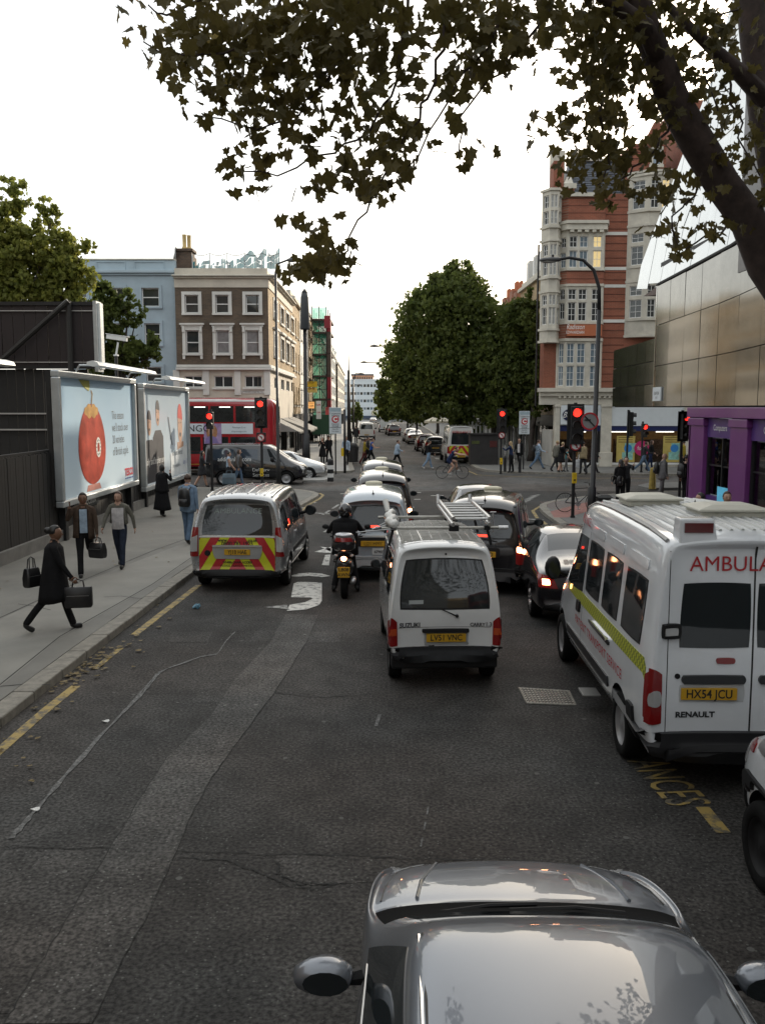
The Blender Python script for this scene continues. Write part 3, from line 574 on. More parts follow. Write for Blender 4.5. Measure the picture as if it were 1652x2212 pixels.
for a, c in ((775, 1010), (1080, 1320)):
 h = F3.rect(*z1(a, 832), *z1(c, 903)); k = .05; F3.add('parapet_panel', BLUEW, bl, [(h[0], h[1], h[2], h[2] + k, -.02, .03), (h[0], h[1], h[3] - k, h[3], -.02, .03), (h[0], h[0] + k, h[2] + k, h[3] - k, -.02, .028), (h[1] - k, h[1], h[2] + k, h[3] - k, -.02, .028)])
F3.add('coping', STONE, bl, [(-.03, w3, zt, zt + .08, -.45, .04)])
b = MB(); b.box(xb0 + .05, xl - .1, 55, 68, 0, zk2); b.build('rear_mass', GREYST, bl, LO)
def terrace(name, label, fac_o, u, L, h, wallm, nf, nw, wh=1.5, ww=1.0, base=3.2, depth=10, cm=None, first=None, roof=None, wmat=None, mans=0):
 o = thing(name, label, 'building', fac_o); f = Fac(fac_o, u, o.location); holes = []; fh = (h - base - .8) / nf
 for i in range(nf):
  for j in range(nw): c = L * (j + .5) / nw; z0 = base + fh * i + fh * .25; holes.append((c - ww / 2, c + ww / 2, z0, z0 + min(wh, fh * .6)))
 f.wall('wall', wallm, o, 0, L, base, h, holes, back=False)
 for q in holes: f.window(o, q, sill=.08, sm=cm or STONE, surround=.1 if cm else None)
 f.add('cornice', cm or STONE, o, [(-.02, L + .02, h - .35, h - .1, -.2, .25), (0, L, h, h + .35, -.4, -.1)])
 b = MB(); d = [f.p(0, 0, -.3), f.p(L, 0, -.3), f.p(L, 0, -depth), f.p(0, 0, -depth)]; b.prism([(p.x, p.y) for p in d][::-1], base, h - .05); b.build('rear_mass', wallm, o, o.location, fixn=True)
 f.add('shopfront', first or DSHOP, o, [(0, L, base - .75, base - .005, -.35, .15)] + [(L * k / 3 - (.25 if k else 0), L * k / 3 + (.25 if k < 3 else 0), .1, base - .75, -.35, .08) for k in range(4)]); f.add('shop_glass', GLASS, o, [(.25, L - .25, .1, base - .76, -.3, -.2)])
 if mans:
  b = MB(); b.quad([f.p(0, h + .1, -.4), f.p(L, h + .1, -.4), f.p(L, h + mans, -1.5), f.p(0, h + mans, -1.5)]); b.quad([f.p(0, h + mans, -1.5), f.p(L, h + mans, -1.5), f.p(L, h + mans, -8), f.p(0, h + mans, -8)]); b.quad([f.p(0, h, -.4), f.p(0, h + mans, -1.5), f.p(0, h + mans, -8), f.p(0, h, -8)]); b.quad([f.p(L, h, -.4), f.p(L, h + mans, -1.5), f.p(L, h + mans, -8), f.p(L, h, -8)]); b.build('mansard_roof', SLATE, o, o.location)
  for j in range(nw): c = L * (j + .5) / nw; f.add('dormer', WSTUC, o, [(c - .6, c + .6, h + .3, h + mans - .25, -1.4, -.35)]); f.add('dormer_window', WGLASS, o, [(c - .42, c + .42, h + .45, h + mans - .45, -.34, -.32)]); f.add('dormer_bar', WFRAME, o, [(c - .03, c + .03, h + .45, h + mans - .45, -.319, -.3)])
 return o, f
lv = (-.022, 1, 0)
terrace('terrace_house', 'narrow yellow brick terrace house next to the corner building side', (XC - .05, 68.5, 0), lv, 8, 12.4, YELB, 3, 3)
terrace('terrace_house', 'white rendered terrace house in front of the green scaffolding', (XC - .2, 76.7, 0), lv, 11, 12.6, WSTUC, 3, 4)
terrace('terrace_house', 'brick house wrapped in green netted scaffolding', (XC - .5, 88, 0), lv, 24, 13.2, YELB, 4, 7)
terrace('terrace_house', 'buff terrace house just beyond the scaffolding with its red edge', (XC - 1.2, 113, 0), lv, 17, 13.2, brick('buff_brick', (.42, .33, .22), (.36, .28, .18), (.4, .35, .28)), 4, 5)
terrace('terrace_house', 'cream stucco terrace with tall sunlit chimneys down the far street', (XC - 1.0, 131, 0), lv, 30, 12.8, WSTUC, 4, 8, cm=WSTUC)
terrace('terrace_house', 'last cream terrace before the white office block', (XC - 1.3, 162, 0), lv, 60, 12.2, CREAM, 4, 12, cm=WSTUC)
for k in range(5): b = MB(); y = 133 + k * 6.5; b.box(-9.6, -8.4, y, y + 1.6, 12.6, 14.6 - k * .15); b.box(-9.7, -8.3, y - .1, y + 1.7, 14.2 - k * .15, 14.35 - k * .15); b.build('chimney_stack', WSTUC, bpy.data.objects['terrace_house.004'], bpy.data.objects['terrace_house.004'].location)
scf = thing('scaffolding', 'tall scaffold hung with green netting and a dark red edge over the far pavement', 'scaffolding', (-6.2, 90, 0)); SO = scf.location
GNET = netmat('green_net', (.09, .36, .25), .8); DRED = mat('dark_red_sheet', (.20, .012, .02), .7, var=.3); BOARDS = mat('scaffold_board', (.07, .05, .04), .9, var=.3)
sx0, sx1 = W(674, 700, 90).x, W(705, 700, 90).x; sx2 = W(714, 700, 90).x; lev = [W(690, y, 90).z for y in (912, 862, 812, 765, 718, 690)]
for i in range(len(lev)):
 b = MB(); b.box(sx0, sx2, 89.9, 96, lev[i] - .12, lev[i] + .06); b.build('scaffold_deck', BOARDS, scf, SO)
for x in (sx0, (sx0 + sx1) / 2, sx1):
 for y in (89.95, 93, 96): b = MB(); b.tube([(x, y, 0), (x, y, lev[-1] + 1.3)], .05, 6); b.build('standard', DKMETAL, scf, SO)
for i in range(len(lev) - 1):
 b = MB(); b.quad([(sx0 + .05, 90.1, lev[i] + .06), (sx1 - .05, 90.1, lev[i] + .06), (sx1 - .05, 90.1, lev[i + 1] - .13), (sx0 + .05, 90.1, lev[i + 1] - .13)]); b.build('net_panel', GNET, scf, SO)
 b = MB(); b.tube([(sx0, 89.9, lev[i]), (sx1, 89.9, lev[i + 1])], .03, 5); b.tube([(sx0, 89.9, lev[i] + 1), (sx1, 89.9, lev[i] + 1)], .035, 5); b.tube([(sx1, 89.88, lev[i]), (sx0, 89.88, lev[i + 1])], .03, 5); b.build('brace', DKMETAL, scf, SO)
 b = MB(); b.box(sx1 + .05, sx2, 89.85, 91.2, lev[i] + .07, lev[i + 1] - .13); b.build('edge_sheet', DRED if i in (0, 1, 4) else BOARDS, scf, SO)
b = MB(); b.quad([(sx0, 90.1, lev[-1] + .1), (sx1, 90.1, lev[-1] + .1), (sx1, 90.1, lev[-1] + 1.2), (sx0, 90.1, lev[-1] + 1.2)]); b.build('net_panel', netmat('mint_net', (.2, .62, .5), .7), scf, SO)
b = MB(); b.box(sx1 - .2, sx2, 89.7, 90, lev[-1] - .9, lev[-1] + .35); b.build('edge_sheet', DRED, scf, SO)
b = MB(); b.box(sx0, sx2 + .3, 89.4, 97, 1.0, 3.0); b.build('hoarding', mat('green_hoarding', (.02, .07, .035), .6), scf, SO)
ob = thing('office_block', 'white flat fronted office block closing the far end of the street', 'building', (0, 262, 0)); OO = ob.location
F5 = Fac((W(730, 850, 262).x, 262, 0), (1, 0, 0), OO); uR = F5.px(1000, 850)[0]; zt5 = F5.px(790, 822)[1]; OWHITE = mat('office_white', (.55, .60, .63), .6, var=.08)
hw = []
rows5 = [(830, 836), (847, 853), (863, 869), (880, 885)]
for ya, yb in rows5:
 for k in range(26): x0 = 742 + k * 7.2; h = F5.rect(x0, ya, x0 + 5.4, yb); hw.append(h)
F5.wall('wall', OWHITE, ob, 0, uR, 0, zt5, hw, depth=.3)
for h in hw: F5.add('window', GLASS if rnd.random() < .6 else BLUEG, ob, [(h[0], h[1], h[2], h[3], -.28, -.2)])
F5.add('parapet', OWHITE, ob, [(0, uR, zt5, zt5 + .4, -.6, .1)]); F5.add('canopy', mat('navy_canopy', (.03, .05, .09), .5), ob, [(2, uR - 2, F5.px(790, 907)[1] + .4, F5.px(790, 898)[1], -.2, 1.2)])
h = F5.px(808, 892); b = MB(); q = F5.p(h[0], h[1], .1); b.lathe([(.01, -.1), (.95, -.1), (.95, .1), (.01, .1)], 20, 0, tuple(q), 'y'); b.build('clock_face', mat('clock_cream', (.7, .66, .5), .5), ob, OO)
b = MB(); b.lathe([(.62, -.12), (.75, -.14), (.75, .0)], 20, 0, tuple(q), 'y'); b.box(q.x - .06, q.x + .06, q.y - .2, q.y - .14, q.z, q.z + .6); b.box(q.x, q.x + .4, q.y - .19, q.y - .15, q.z - .05, q.z + .05); b.build('clock_hands', INK, ob, OO)
b = MB(); b.box(W(730, 800, 262).x, 30, 263, 290, 0, zt5 - .2); b.build('rear_mass', OWHITE, ob, OO)
ot = thing('brick_block', 'orange brick block rising behind the white office roof', 'building', (-6, 300, 0))
b = MB(); a, c = W(760, 815, 300), W(805, 811, 300); b.box(a.x, c.x, 300, 320, 0, c.z); b.build('wall', mat('orange_brick', (.42, .22, .13), .8, var=.2), ot, ot.location); b = MB(); b.box(a.x - .3, c.x + .3, 299.8, 320, c.z, c.z + .5); b.build('roof', SLATE, ot, ot.location)
for k in range(9): b = MB(); x = a.x + (c.x - a.x) * (k + .3) / 9; b.box(x, x + .4, 299.9, 300.1, c.z - 1.3, c.z - .5); b.build('window', GLASS, ot, ot.location)
zh = Z(1330, 300, .31652)
ht = thing('hotel', 'red banded brick corner hotel with pale stone bay windows and steep slate roof', 'building', (11, 53, 0)); HO = ht.location
FH = Fac((W(1208, 700, 53).x, 53, 0), (1, 0, 0), HO); HX = FH.o.x
def hz_(y, x=500): return FH.px(*zh(x, y))[1]
def hu(x, y=1300): return FH.px(*zh(x, y))[0]
zg, ze = hz_(2180), hz_(640); HL = 20.0
uB0, uB1, uR0 = hu(300), hu(625), hu(800)
FH.wall('wall', REDB, ht, 0, HL, zg, hz_(600), [], back=False)
FS = Fac((HX, 57.6, 0), (0, -1, 0), HO); FS.wall('side_wall', REDB, ht, 0, 4.6, zg, hz_(600), [], back=False)
b = MB(); b.box(HX + .02, HX + HL, 53.3, 57.5, zg, hz_(610)); b.box(HX + 1.5, HX + HL, 57.5, 66, zg, 13); b.box(17.6, HX + HL, 53.4, 66, hz_(615), 21.6); b.build('rear_mass', REDB, ht, HO)  # tallest box, hidden from view, added to block low sun from the foreground
bands = [hz_(2160 - 58 * k) for k in range(28)]
for z in bands:
 if z < hz_(600): FH.add('groove_strip', REDDK, ht, [(uB1, uR0, z - .025, z + .025, -.02, .012)])
for y in (920, 1200, 1340, 1620): FH.add('string_course', WSTUC, ht, [(uB1 + .01, uR0, hz_(y) - .09, hz_(y) + .09, -.02, .03)])
def facets(pts, z0, z1, m, name='bay', root=ht, holes=None, cap=True, winm=None, rows=(.62,), gl=None):
 for i in range(len(pts) - 1):
  a, c = FH.p(pts[i][0], 0, pts[i][1]), FH.p(pts[i + 1][0], 0, pts[i + 1][1]); f = Fac(a, c - a, HO); L = (c - a).length; hl = []
  for w in (holes or {}).get(i, []): hl.append((w[0] * L, w[1] * L, w[2], w[3]))
  f.wall(name, m, root, 0, L, z0, z1, hl, depth=.14, back=False)
  for k, h in enumerate(hl):
   big = (h[3] - h[2]) > 1.0
   f.window(root, h, rows=(.34, .67) if big else (.5,), cols=(.5,), fr=.045, bar=.012, rec=.1, g=(gl or WGLASS) if not callable(gl) else gl(i, k))
   f.add('window_back', DSHOP, root, [(h[0] - .05, h[1] + .05, h[2] - .05, h[3] + .05, -.5, -.4)])
 if cap:
  b = MB(); q = [FH.p(u, 0, n) for u, n in pts] + [FH.p(pts[-1][0], 0, -.2), FH.p(pts[0][0], 0, -.2)]
  for z in (z0, z1): b.quad([(p.x, p.y, z) for p in q])
  b.build(name + '_cap', m, root, HO)
bow = [(uB0 - .32, -.02), (uB0 + .12, .42), (uB1 - .15, .42), (uB1 + .02, -.02)]
def lights(fac_u, xs, ys):
 out = []
 for x0, x1 in xs:
  for y0, y1 in ys: out.append((x0, x1, hz_(y1), hz_(y0)))
 return out
XS = [(.05, .27), (.33, .56), (.70, .94)]; NX = [(.2, .8)]
gl1 = lambda i, k: BLUEG if k in (1, 2, 3) else WARMG if k in (4, 5) else WGLASS
facets(bow, hz_(1215), hz_(905), STONE, 'bay', holes={0: lights(0, NX, [(960, 1040), (1080, 1200)]), 1: lights(0, XS, [(950, 1040), (1065, 1200)])}, gl=gl1)
facets(bow, hz_(1640), hz_(1345), STONE, 'bay', holes={0: lights(0, NX, [(1370, 1455), (1480, 1610)]), 1: lights(0, XS, [(1370, 1455), (1475, 1625)])})
facets(bow, hz_(2165), hz_(1770), STONE, 'bay', holes={0: lights(0, NX, [(1800, 1960), (1980, 2140)]), 1: lights(0, [(.05, .26), (.33, .56), (.70, .94)], [(1800, 1960), (1980, 2145)])}, gl=BLUEG)
for ya, yb in ((1345, 1215), (1770, 1640), (905, 615)): facets([(u, n * 1.0) for u, n in bow], hz_(ya), hz_(yb), REDB, 'brick_apron', cap=True)
for z in bands:
 if any(hz_(a) < z < hz_(c) for a, c in ((1345, 1215), (900, 640))):
  for i in range(3):
   a, c = FH.p(bow[i][0], 0, bow[i][1]), FH.p(bow[i + 1][0], 0, bow[i + 1][1]); f = Fac(a, c - a, HO); f.add('groove_strip', REDDK, ht, [(0, (c - a).length, z - .02, z + .02, -.02, .01)])
for y0, y1, e in ((905, 860, .3), (860, 835, .42), (640, 610, .18), (1350, 1330, .08), (1225, 1208, .08), (1785, 1762, .1), (1650, 1635, .08)):
 b = MB(); q = [FH.p(bow[0][0] - e * .5, 0, -.05), FH.p(bow[1][0] - e * .3, 0, .42 + e), FH.p(bow[2][0] + e * .3, 0, .42 + e), FH.p(bow[3][0] + e * .5, 0, -.05)]; b.prism([(p.x, p.y) for p in q], hz_(y0), hz_(y1)); b.build('bay_cornice', STONE, ht, HO)
for k in range(5): u = bow[1][0] + (bow[2][0] - bow[1][0]) * (k + .2) / 5; FH.add('modillion', STONE, ht, [(u, u + .22, hz_(925), hz_(906), .42, .7)])
SIGNO = mat('orange_sign', (.40, .12, .05), .5, var=.05); FH.add('name_board', SIGNO, ht, [(hu(325), hu(600), hz_(1745), hz_(1655), .43, .6)])
for s, y, sz, sh in (('Radisson', 1675, .42, .3), ('EDWARDIAN', 1718, .25, 0)):
 zc_ = hz_(y); lettering(s, WFRAME, ht, lambda x, yy: FH.p(hu(388) + x, zc_ + yy, .606) - HO, size=sz, shear=sh, xs=.72)
def oriel(ua, ub, d, z0s, name, glf=None, side=True):
 c = (ub - ua); pts = [(ua, 0), (ua + c * .3, d), (ub - c * .3, d), (ub, 0)] if side else [(ua, 0), (ua + .3, d), (ub, d)]
 for (y0, y1, wins) in z0s:
  facets(pts, hz_(y0), hz_(y1), STONE, name, holes={i: lights(0, (NX if (i != 1) else ([(.08, .44), (.56, .92)] if c > 1.6 else [(.1, .46), (.54, .9)])), wins) for i in range(len(pts) - 1)} if wins else None, gl=glf)
 return pts
ul0, ul1 = hu(118), hu(278)
P1 = oriel(ul0, ul1, .7, [(880, 590, [(630, 730), (755, 860)]), (1280, 1000, [(1020, 1110), (1130, 1265)]), (1690, 1400, [(1420, 1500), (1520, 1655)])], 'oriel')
oriel(ul0, ul1, .66, [(1000, 880, None), (1400, 1280, None), (1790, 1690, None)], 'oriel_apron')
ur0 = hu(800); ur1 = ur0 + 3.3
P2 = oriel(ur0, ur1, .75, [(750, 470, [(510, 580), (600, 735)]), (1190, 880, [(930, 1000), (1030, 1180)]), (1610, 1310, [(1345, 1425), (1455, 1600)])], 'oriel', glf=lambda i, k: WARMG if i == 1 and k > 1 else WGLASS)
oriel(ur0, ur1, .7, [(880, 750, None), (1310, 1190, None), (1740, 1610, None)], 'oriel_apron')
for (ua, ub, d), ys in (((ul0, ul1, .7), (590, 885, 990, 1285, 1395, 1695, 1790)), ((ur0, ur1, .75), (445, 470, 755, 870, 1195, 1310, 1615, 1745))):
 for y in ys:
  c = ub - ua; e = .1; b = MB(); q = [FH.p(ua - e, 0, -.05), FH.p(ua + c * .3 - e * .4, 0, d + e), FH.p(ub - c * .3 + e * .4, 0, d + e), FH.p(ub + e, 0, -.05)]; b.prism([(p.x, p.y) for p in q], hz_(y) - .06, hz_(y) + .08); b.build('oriel_cornice', STONE, ht, HO)
FH.add('wall_return', REDB, ht, [(ul0 + .3, .02, zg, hz_(590), -1.3, -.02)])
b = MB(); zr0, zr1 = hz_(625), hz_(245); A = [FH.p(.2, zr0, -.1), FH.p(hu(800), zr0, -.1), FH.p(hu(800), zr1, -2.6), FH.p(.9, zr1, -2.6)]; b.quad(A); b.quad([A[0], A[3], FH.p(.9, zr1, -3.2), FH.p(.2, zr0, -3.6)]); b.quad([A[3], A[2], FH.p(hu(800), zr1, -3.2), FH.p(.9, zr1, -3.2)]); b.build('slate_roof', SLATE, ht, HO)
for k in range(16):
 t0 = k / 16; zz = zr0 + (zr1 - zr0) * t0; nn = -.1 - 2.5 * t0; FH.add('slate_course', SLATE, ht, [(.25 + .7 * t0, hu(795), zz, zz + .03, nn - .02, nn + .035)])
FH.add('ridge', STONE, ht, [(.8, hu(800), zr1, zr1 + .15, -2.8, -2.4)])
FH.add('gable_tower', REDB, ht, [(hu(810), hu(1085), hz_(640), hz_(200), -6, -.03)])
b = MB(); q = [(hu(905), hz_(200)), (hu(1085), hz_(200)), (hu(1080), hz_(130)), (hu(1020), hz_(10)), (hu(1000), hz_(10)), (hu(940), hz_(140))]
i0 = len(b.v)
for n in (-.06, -.6): b.v += [FH.p(u, z, n) for u, z in q]
N = len(q); b.f.append(tuple(range(N))); b.f.append(tuple(range(2 * N - 1, N - 1, -1))); b.m = [0, 0]
for k in range(N): j = (k + 1) % N; b.f.append((k, j, N + j, N + k)); b.m.append(0)
b.build('gable', REDB, ht, HO, fixn=True)
for k in range(9): z = hz_(620 - 50 * k); FH.add('groove_strip', REDDK, ht, [(hu(812), hu(1083), z - .025, z + .025, -.05, -.01)])
h = (hu(960), hu(1060), hz_(380), hz_(225)); FH.add('gable_window_surround', STONE, ht, [(h[0], h[0] + .16, h[2], h[3], -.1, .06), (h[1] - .16, h[1], h[2], h[3], -.1, .06), (h[0], h[1], h[3] - .16, h[3], -.1, .07), (h[0] - .05, h[1] + .05, h[2] - .08, h[2] + .08, -.1, .1)]); FH.add('gable_window', BLUEG, ht, [(h[0] + .16, h[1] - .16, h[2] + .08, h[3] - .16, -.05, -.01)])
FH.add('chimney_gable', STONE, ht, [(hu(235), hu(330), hz_(560), hz_(200), -2.6, -1.4), (hu(290), hu(385), hz_(560), hz_(520), -1.2, .1)]); FH.add('gable_pier', REDB, ht, [(hu(210), hu(290), hz_(590), hz_(330), -1.35, -.2), (hu(300), hu(370), hz_(620), hz_(560), -1.0, 0)])
b = MB(); b.quad([FH.p(hu(285), hz_(520), .05), FH.p(hu(360), hz_(520), .05), FH.p(hu(350), hz_(400), -.8)]); b.quad([FH.p(hu(285), hz_(520), .05), FH.p(hu(350), hz_(400), -.8), FH.p(hu(285), hz_(520), -1.2)]); b.build('gable_cap', STONE, ht, HO)
p = W(*zh(90, 1500), 53.6); b = MB(); b.tube([(p.x, 53.4, 3.8), (p.x, 53.4, hz_(1000))], .06, 8); b.build('drainpipe', DKMETAL, ht, HO)
zb = Z(1380, 1020, .1453)
def bz(y, x=600): return FH.px(*zb(x, y))[1]
def bu(x, y=600): return FH.px(*zb(x, y))[0]
FH.add('ground_cornice', STONE, ht, [(-1.2, HL, zg - .05, zg + .18, -.3, .5), (-1.1, HL, zg - .3, zg - .05, -.3, .3)] + [(k * .3, k * .3 + .14, zg - .42, zg - .3, .02, .28) for k in range(40)], 0)
FH.add('ground_frieze', STONE, ht, [(-1.1, HL, bz(30), zg - .3, -.3, .12)])
for x0, x1 in ((150, 235), (950, 1130)): FH.add('pier', STONE, ht, [(bu(x0), bu(x1), .13, bz(30), -.4, .22), (bu(x0) - .08, bu(x1) + .08, .13, 1.0, -.4, .3), (bu(x0) - .05, bu(x1) + .05, bz(70), bz(30) - .02, -.4, .28)], .02)
for k in range(3): u = bu(1130) + 4.4 + k * 5.2; FH.add('pier', STONE, ht, [(u, u + .9, .13, bz(30), -.4, .22), (u - .08, u + .98, .13, 1.0, -.4, .3)], .02)
FASC = mat('white_fascia', (.60, .64, .66), .4, var=.04); NAVY = mat('navy_blue', (.012, .02, .09), .4, var=.05)
FH.add('fascia', FASC, ht, [(bu(236), bu(949), bz(390), bz(40), -.2, .1), (bu(1131), HL, bz(400), bz(60), -.2, .1)]); FH.add('fascia_band', NAVY, ht, [(bu(236), bu(949), bz(490), bz(391), -.2, .06), (bu(1131), HL, bz(490), bz(401), -.2, .06)])
FH.add('sign_box', FASC, ht, [(bu(240), bu(640), bz(372), bz(60), .1, .3)]); c = (bu(400), bz(212)); b = MB(); q = FH.p(c[0], c[1], .31); b.lathe([(.001, -.02), (1, -.02), (1, .02), (.001, .02)], 24, 0, (0, 0, 0), 'y'); o = b.build('logo_disc', mat('logo_navy', (.008, .012, .05), .4, var=0), ht); o.location = q - HO; o.scale = ((bu(640) - bu(240)) * .33, 1, (bz(60) - bz(372)) * .34)
lettering('Boots', WFRAME, ht, lambda x, y: FH.p(c[0] + x, c[1] + y, .335) - HO, size=.52, shear=.45, xs=.75)
SHOPIN = mat('glowing_shop_interior', (.30, .17, .07), .7, var=.5, scale=2.5, emit=.06, emcol=(1, .55, .2)); LAMP = mat('strip_light', (1, .95, .85), .5, var=0, emit=4.0)  # shop back wall glows faintly in place of interior light
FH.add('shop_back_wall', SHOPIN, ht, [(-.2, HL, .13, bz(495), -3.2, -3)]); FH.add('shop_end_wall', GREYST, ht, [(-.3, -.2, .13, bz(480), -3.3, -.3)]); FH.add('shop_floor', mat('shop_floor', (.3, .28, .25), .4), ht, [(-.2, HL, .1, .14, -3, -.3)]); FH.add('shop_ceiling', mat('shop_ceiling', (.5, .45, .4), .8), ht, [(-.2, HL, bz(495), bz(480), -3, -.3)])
for u in (1.0, 3.6, 6.5, 9.5): FH.add('strip_light', LAMP, ht, [(u, u + 1.1, bz(495) - .1, bz(495) - .04, -1.6, -1.5)])
for k in range(7): FH.add('shelf_unit', mat('shop_stock', (.25, .16, .12), .6, var=.8, scale=9), ht, [(.3 + k * 1.9, 1.6 + k * 1.9, .14, 1.7, -2.6, -2.1)])
SG = glassmat('shop_window_glass', (.8, .8, .78), .85)
FH.add('shop_window', SG, ht, [(bu(236), bu(949), bz(1040), bz(491), -.06, -.04), (bu(1131), HL, bz(1040), bz(491), -.06, -.04)]); FH.add('stall_riser', STONE, ht, [(bu(236), bu(949), .13, bz(1075), -.2, .05), (bu(1131), HL, .13, bz(1075), -.2, .05)]); FH.add('sill', WFRAME, ht, [(bu(236), bu(949), bz(1075), bz(1041), -.2, .09), (bu(1131), HL, bz(1075), bz(1041), -.2, .09)])
FH.add('door_post', WFRAME, ht, [(bu(585), bu(640), .13, bz(491), -.05, .06)]); FH.add('mullion', DKMETAL, ht, [(bu(900), bu(949), bz(1040), bz(491), -.04, .05)])
POST = mat('gold_poster', (.46, .36, .10), .5, var=.25, scale=1.2)
for x in (1240, 2050):
 h = (bu(x), bu(x + 320), bz(1030), bz(575)); FH.add('window_poster', POST, ht, [(*h, .0, .02)])
 FH.add('poster_lines', mat('poster_brown', (.2, .13, .03), .6), ht, [(h[0] + .1, h[1] - .15, h[3] - .14 * k - .12, h[3] - .14 * k - .06, -.0, .024) for k in range(3)])
 b = MB(); q = FH.p(h[1] - .42, bz(790), .03); b.lathe([(.001, 0), (.24, 0), (.24, .01)], 16, 0, tuple(q), 'y'); b.build('poster_badge', mat('badge_blue', (.03, .2, .5), .5, var=0), ht, HO)
 FH.add('poster_shape', mat('poster_teal', (.22, .45, .40), .6, var=.4, scale=5), ht, [(h[0] + .35, h[0] + 1.0, bz(990), bz(860), 0, .026), (h[0] + .5, h[0] + 1.2, bz(860), bz(700), 0, .028)])
q = FH.p(bu(1680), bz(790), .04); b = MB(); b.lathe([(.001, -.02), (.46, -.02), (.46, .0), (.001, .0)], 24, 0, tuple(q), 'y'); b.build('offer_disc', mat('magenta', (.45, .015, .12), .5, var=0), ht, HO); lettering('for 2', WFRAME, ht, lambda x, y: Vector((q.x + x, q.y - .045, q.z + y)) - HO, size=.36, xs=.8)
rv = (.02, -1, 0)
def rterr(label, y1, L, h, m, nf, nw, **k): return terrace('terrace_house', label, (10.9 + .022 * (y1 - 54), y1, 0), rv, L, h, m, nf, nw, **k)
rterr('yellow brick house with slate mansard and dormers behind the plane trees', 73, 18.3, 13.4, YELB, 3, 7, mans=2.2)
o, f = rterr('lower brick house with red chimney pots behind the plane trees', 86, 12.8, 11.8, brick('dull_red_brick', (.3, .12, .07), (.24, .1, .06), (.25, .18, .14)), 3, 4)
for k in range(4): b = MB(); y = 74.5 + k * 2.4; b.box(11.2, 12.2, y, y + 1.5, 11.5, 13.4 + (k % 2) * .4); b.build('chimney', MATS['dull_red_brick'], o, o.location); [(lambda bb_: (bb_.lathe([(.14, 13.4), (.17, 13.6), (.12, 13.7), (.13, 14.3 + (k % 2) * .3)], 10, 0, (11.7, y + .3 + j * .45, 0)), bb_.build('chimney_pot', TERRA, o, o.location)))(MB()) for j in range(3)]
rterr('grey stucco terrace far down the right side of the street', 130, 43, 12.2, GREYST, 3, 10)
rterr('pale terrace at the far right end of the street', 230, 98, 12.0, CREAM, 3, 16)
terrace('terrace_house', 'brown brick terrace on the left behind the viewpoint', (-17, -46, 0), (0, 1, 0), 66, 17, BROWN, 4, 14, depth=12)
terrace('terrace_house', 'yellow brick terrace closing the street behind the viewpoint', (40, -70, 0), (-1, 0, 0), 80, 19, YELB, 4, 14, depth=12)
terrace('terrace_house', 'grey hospital block on the right behind the viewpoint', (11, 3.5, 0), (0, -1, 0), 60, 22, GREYST, 5, 12, depth=14)
hw_ = thing('clad_building', 'angular building clad in mirror-like grey metal panels above purple shopfronts', 'building', (10.2, 29, 0)); MO = hw_.location; XM = 10.2
CLAD = mat('grey_metal_panel', (.24, .235, .22), .1, .92, var=.12, scale=2.5, bump=.012, bscale=4, world_co=True); CLAD2 = mat('sky_bright_metal_panel', (.5, .52, .52), .16, .95, var=.05, scale=2, bump=.01, bscale=3, world_co=True); JOINT = mat('panel_backing', (.05, .05, .05), .7)  # upper panels get a brighter metal to suggest reflected sky
def yz(px, py): p = WX(px, py, XM); return (p.y, p.z)
def interp(tab, y):
 tab = sorted(tab)
 if y <= tab[0][0]: return tab[0][1]
 for (a, za), (c, zc_) in zip(tab, tab[1:]):
  if y <= c: return za + (zc_ - za) * (y - a) / (c - a)
 return tab[-1][1]
diag = [yz(1420, 615), yz(1500, 573), yz(1580, 530), yz(1652, 480), (6, yz(1652, 480)[1] + 2)]
lowtop = [yz(1325, 757), yz(1415, 730)]
lean = .16  # upper panels leaned back so they mirror the bright sky
def panel(y0, y1, zf0, zf1, m, x=0.0, ln=0.0, name='panel', zr=None):
 g = .012; t = rnd.uniform(-.006, .006); t2 = rnd.uniform(-.004, .004); b = MB()
 def X(z, y): return XM + x + (ln * max(0, z - zr(y)) if zr else 0) + t * (y - y0) + t2 * (z - zf0[0])
 P = [(y0 + g, zf0[0] + g), (y1 - g, zf0[1] + g), (y1 - g, zf1[1] - g), (y0 + g, zf1[0] - g)]
 f = [Vector((X(z, y), y, z)) for y, z in P]; k = [p + Vector((.06, 0, 0)) for p in f]
 b.quad(f); b.quad(k[::-1]); [b.quad([f[i], k[i], k[(i + 1) % 4], f[(i + 1) % 4]]) for i in range(4)]
 b.build(name, m, hw_, MO, fixn=True)
ycut = lowtop[0][0]; y_a = lowtop[1][0]; zbot = 3.72
n = 5
for i in range(n):
 ya, yb = y_a + (ycut - y_a) * i / n, y_a + (ycut - y_a) * (i + 1) / n
 za, zb_ = interp(lowtop, ya), interp(lowtop, yb)
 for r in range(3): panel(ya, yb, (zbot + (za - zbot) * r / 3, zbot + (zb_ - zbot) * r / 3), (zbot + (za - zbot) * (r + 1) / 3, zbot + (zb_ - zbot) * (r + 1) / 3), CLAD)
ys = [y_a - (y_a - 5.5) * i / 18 for i in range(19)]
for i in range(18):
 yb, ya = ys[i], ys[i + 1]; za, zb_ = interp(diag, ya), interp(diag, yb)
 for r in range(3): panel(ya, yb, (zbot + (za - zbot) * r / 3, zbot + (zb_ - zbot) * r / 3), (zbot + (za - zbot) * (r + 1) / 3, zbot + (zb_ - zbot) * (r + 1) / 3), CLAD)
edge = [yz(1378, 640), yz(1374, 572), yz(1409, 421), yz(1455, 230), yz(1510, 0)]; ZT = 24.0
zr = lambda y: interp(diag, y)
ye = lambda z: interp([(b_, a) for a, b_ in edge], z)
yu = [yz(1374, 572)[0] - i * 1.55 for i in range(19)]
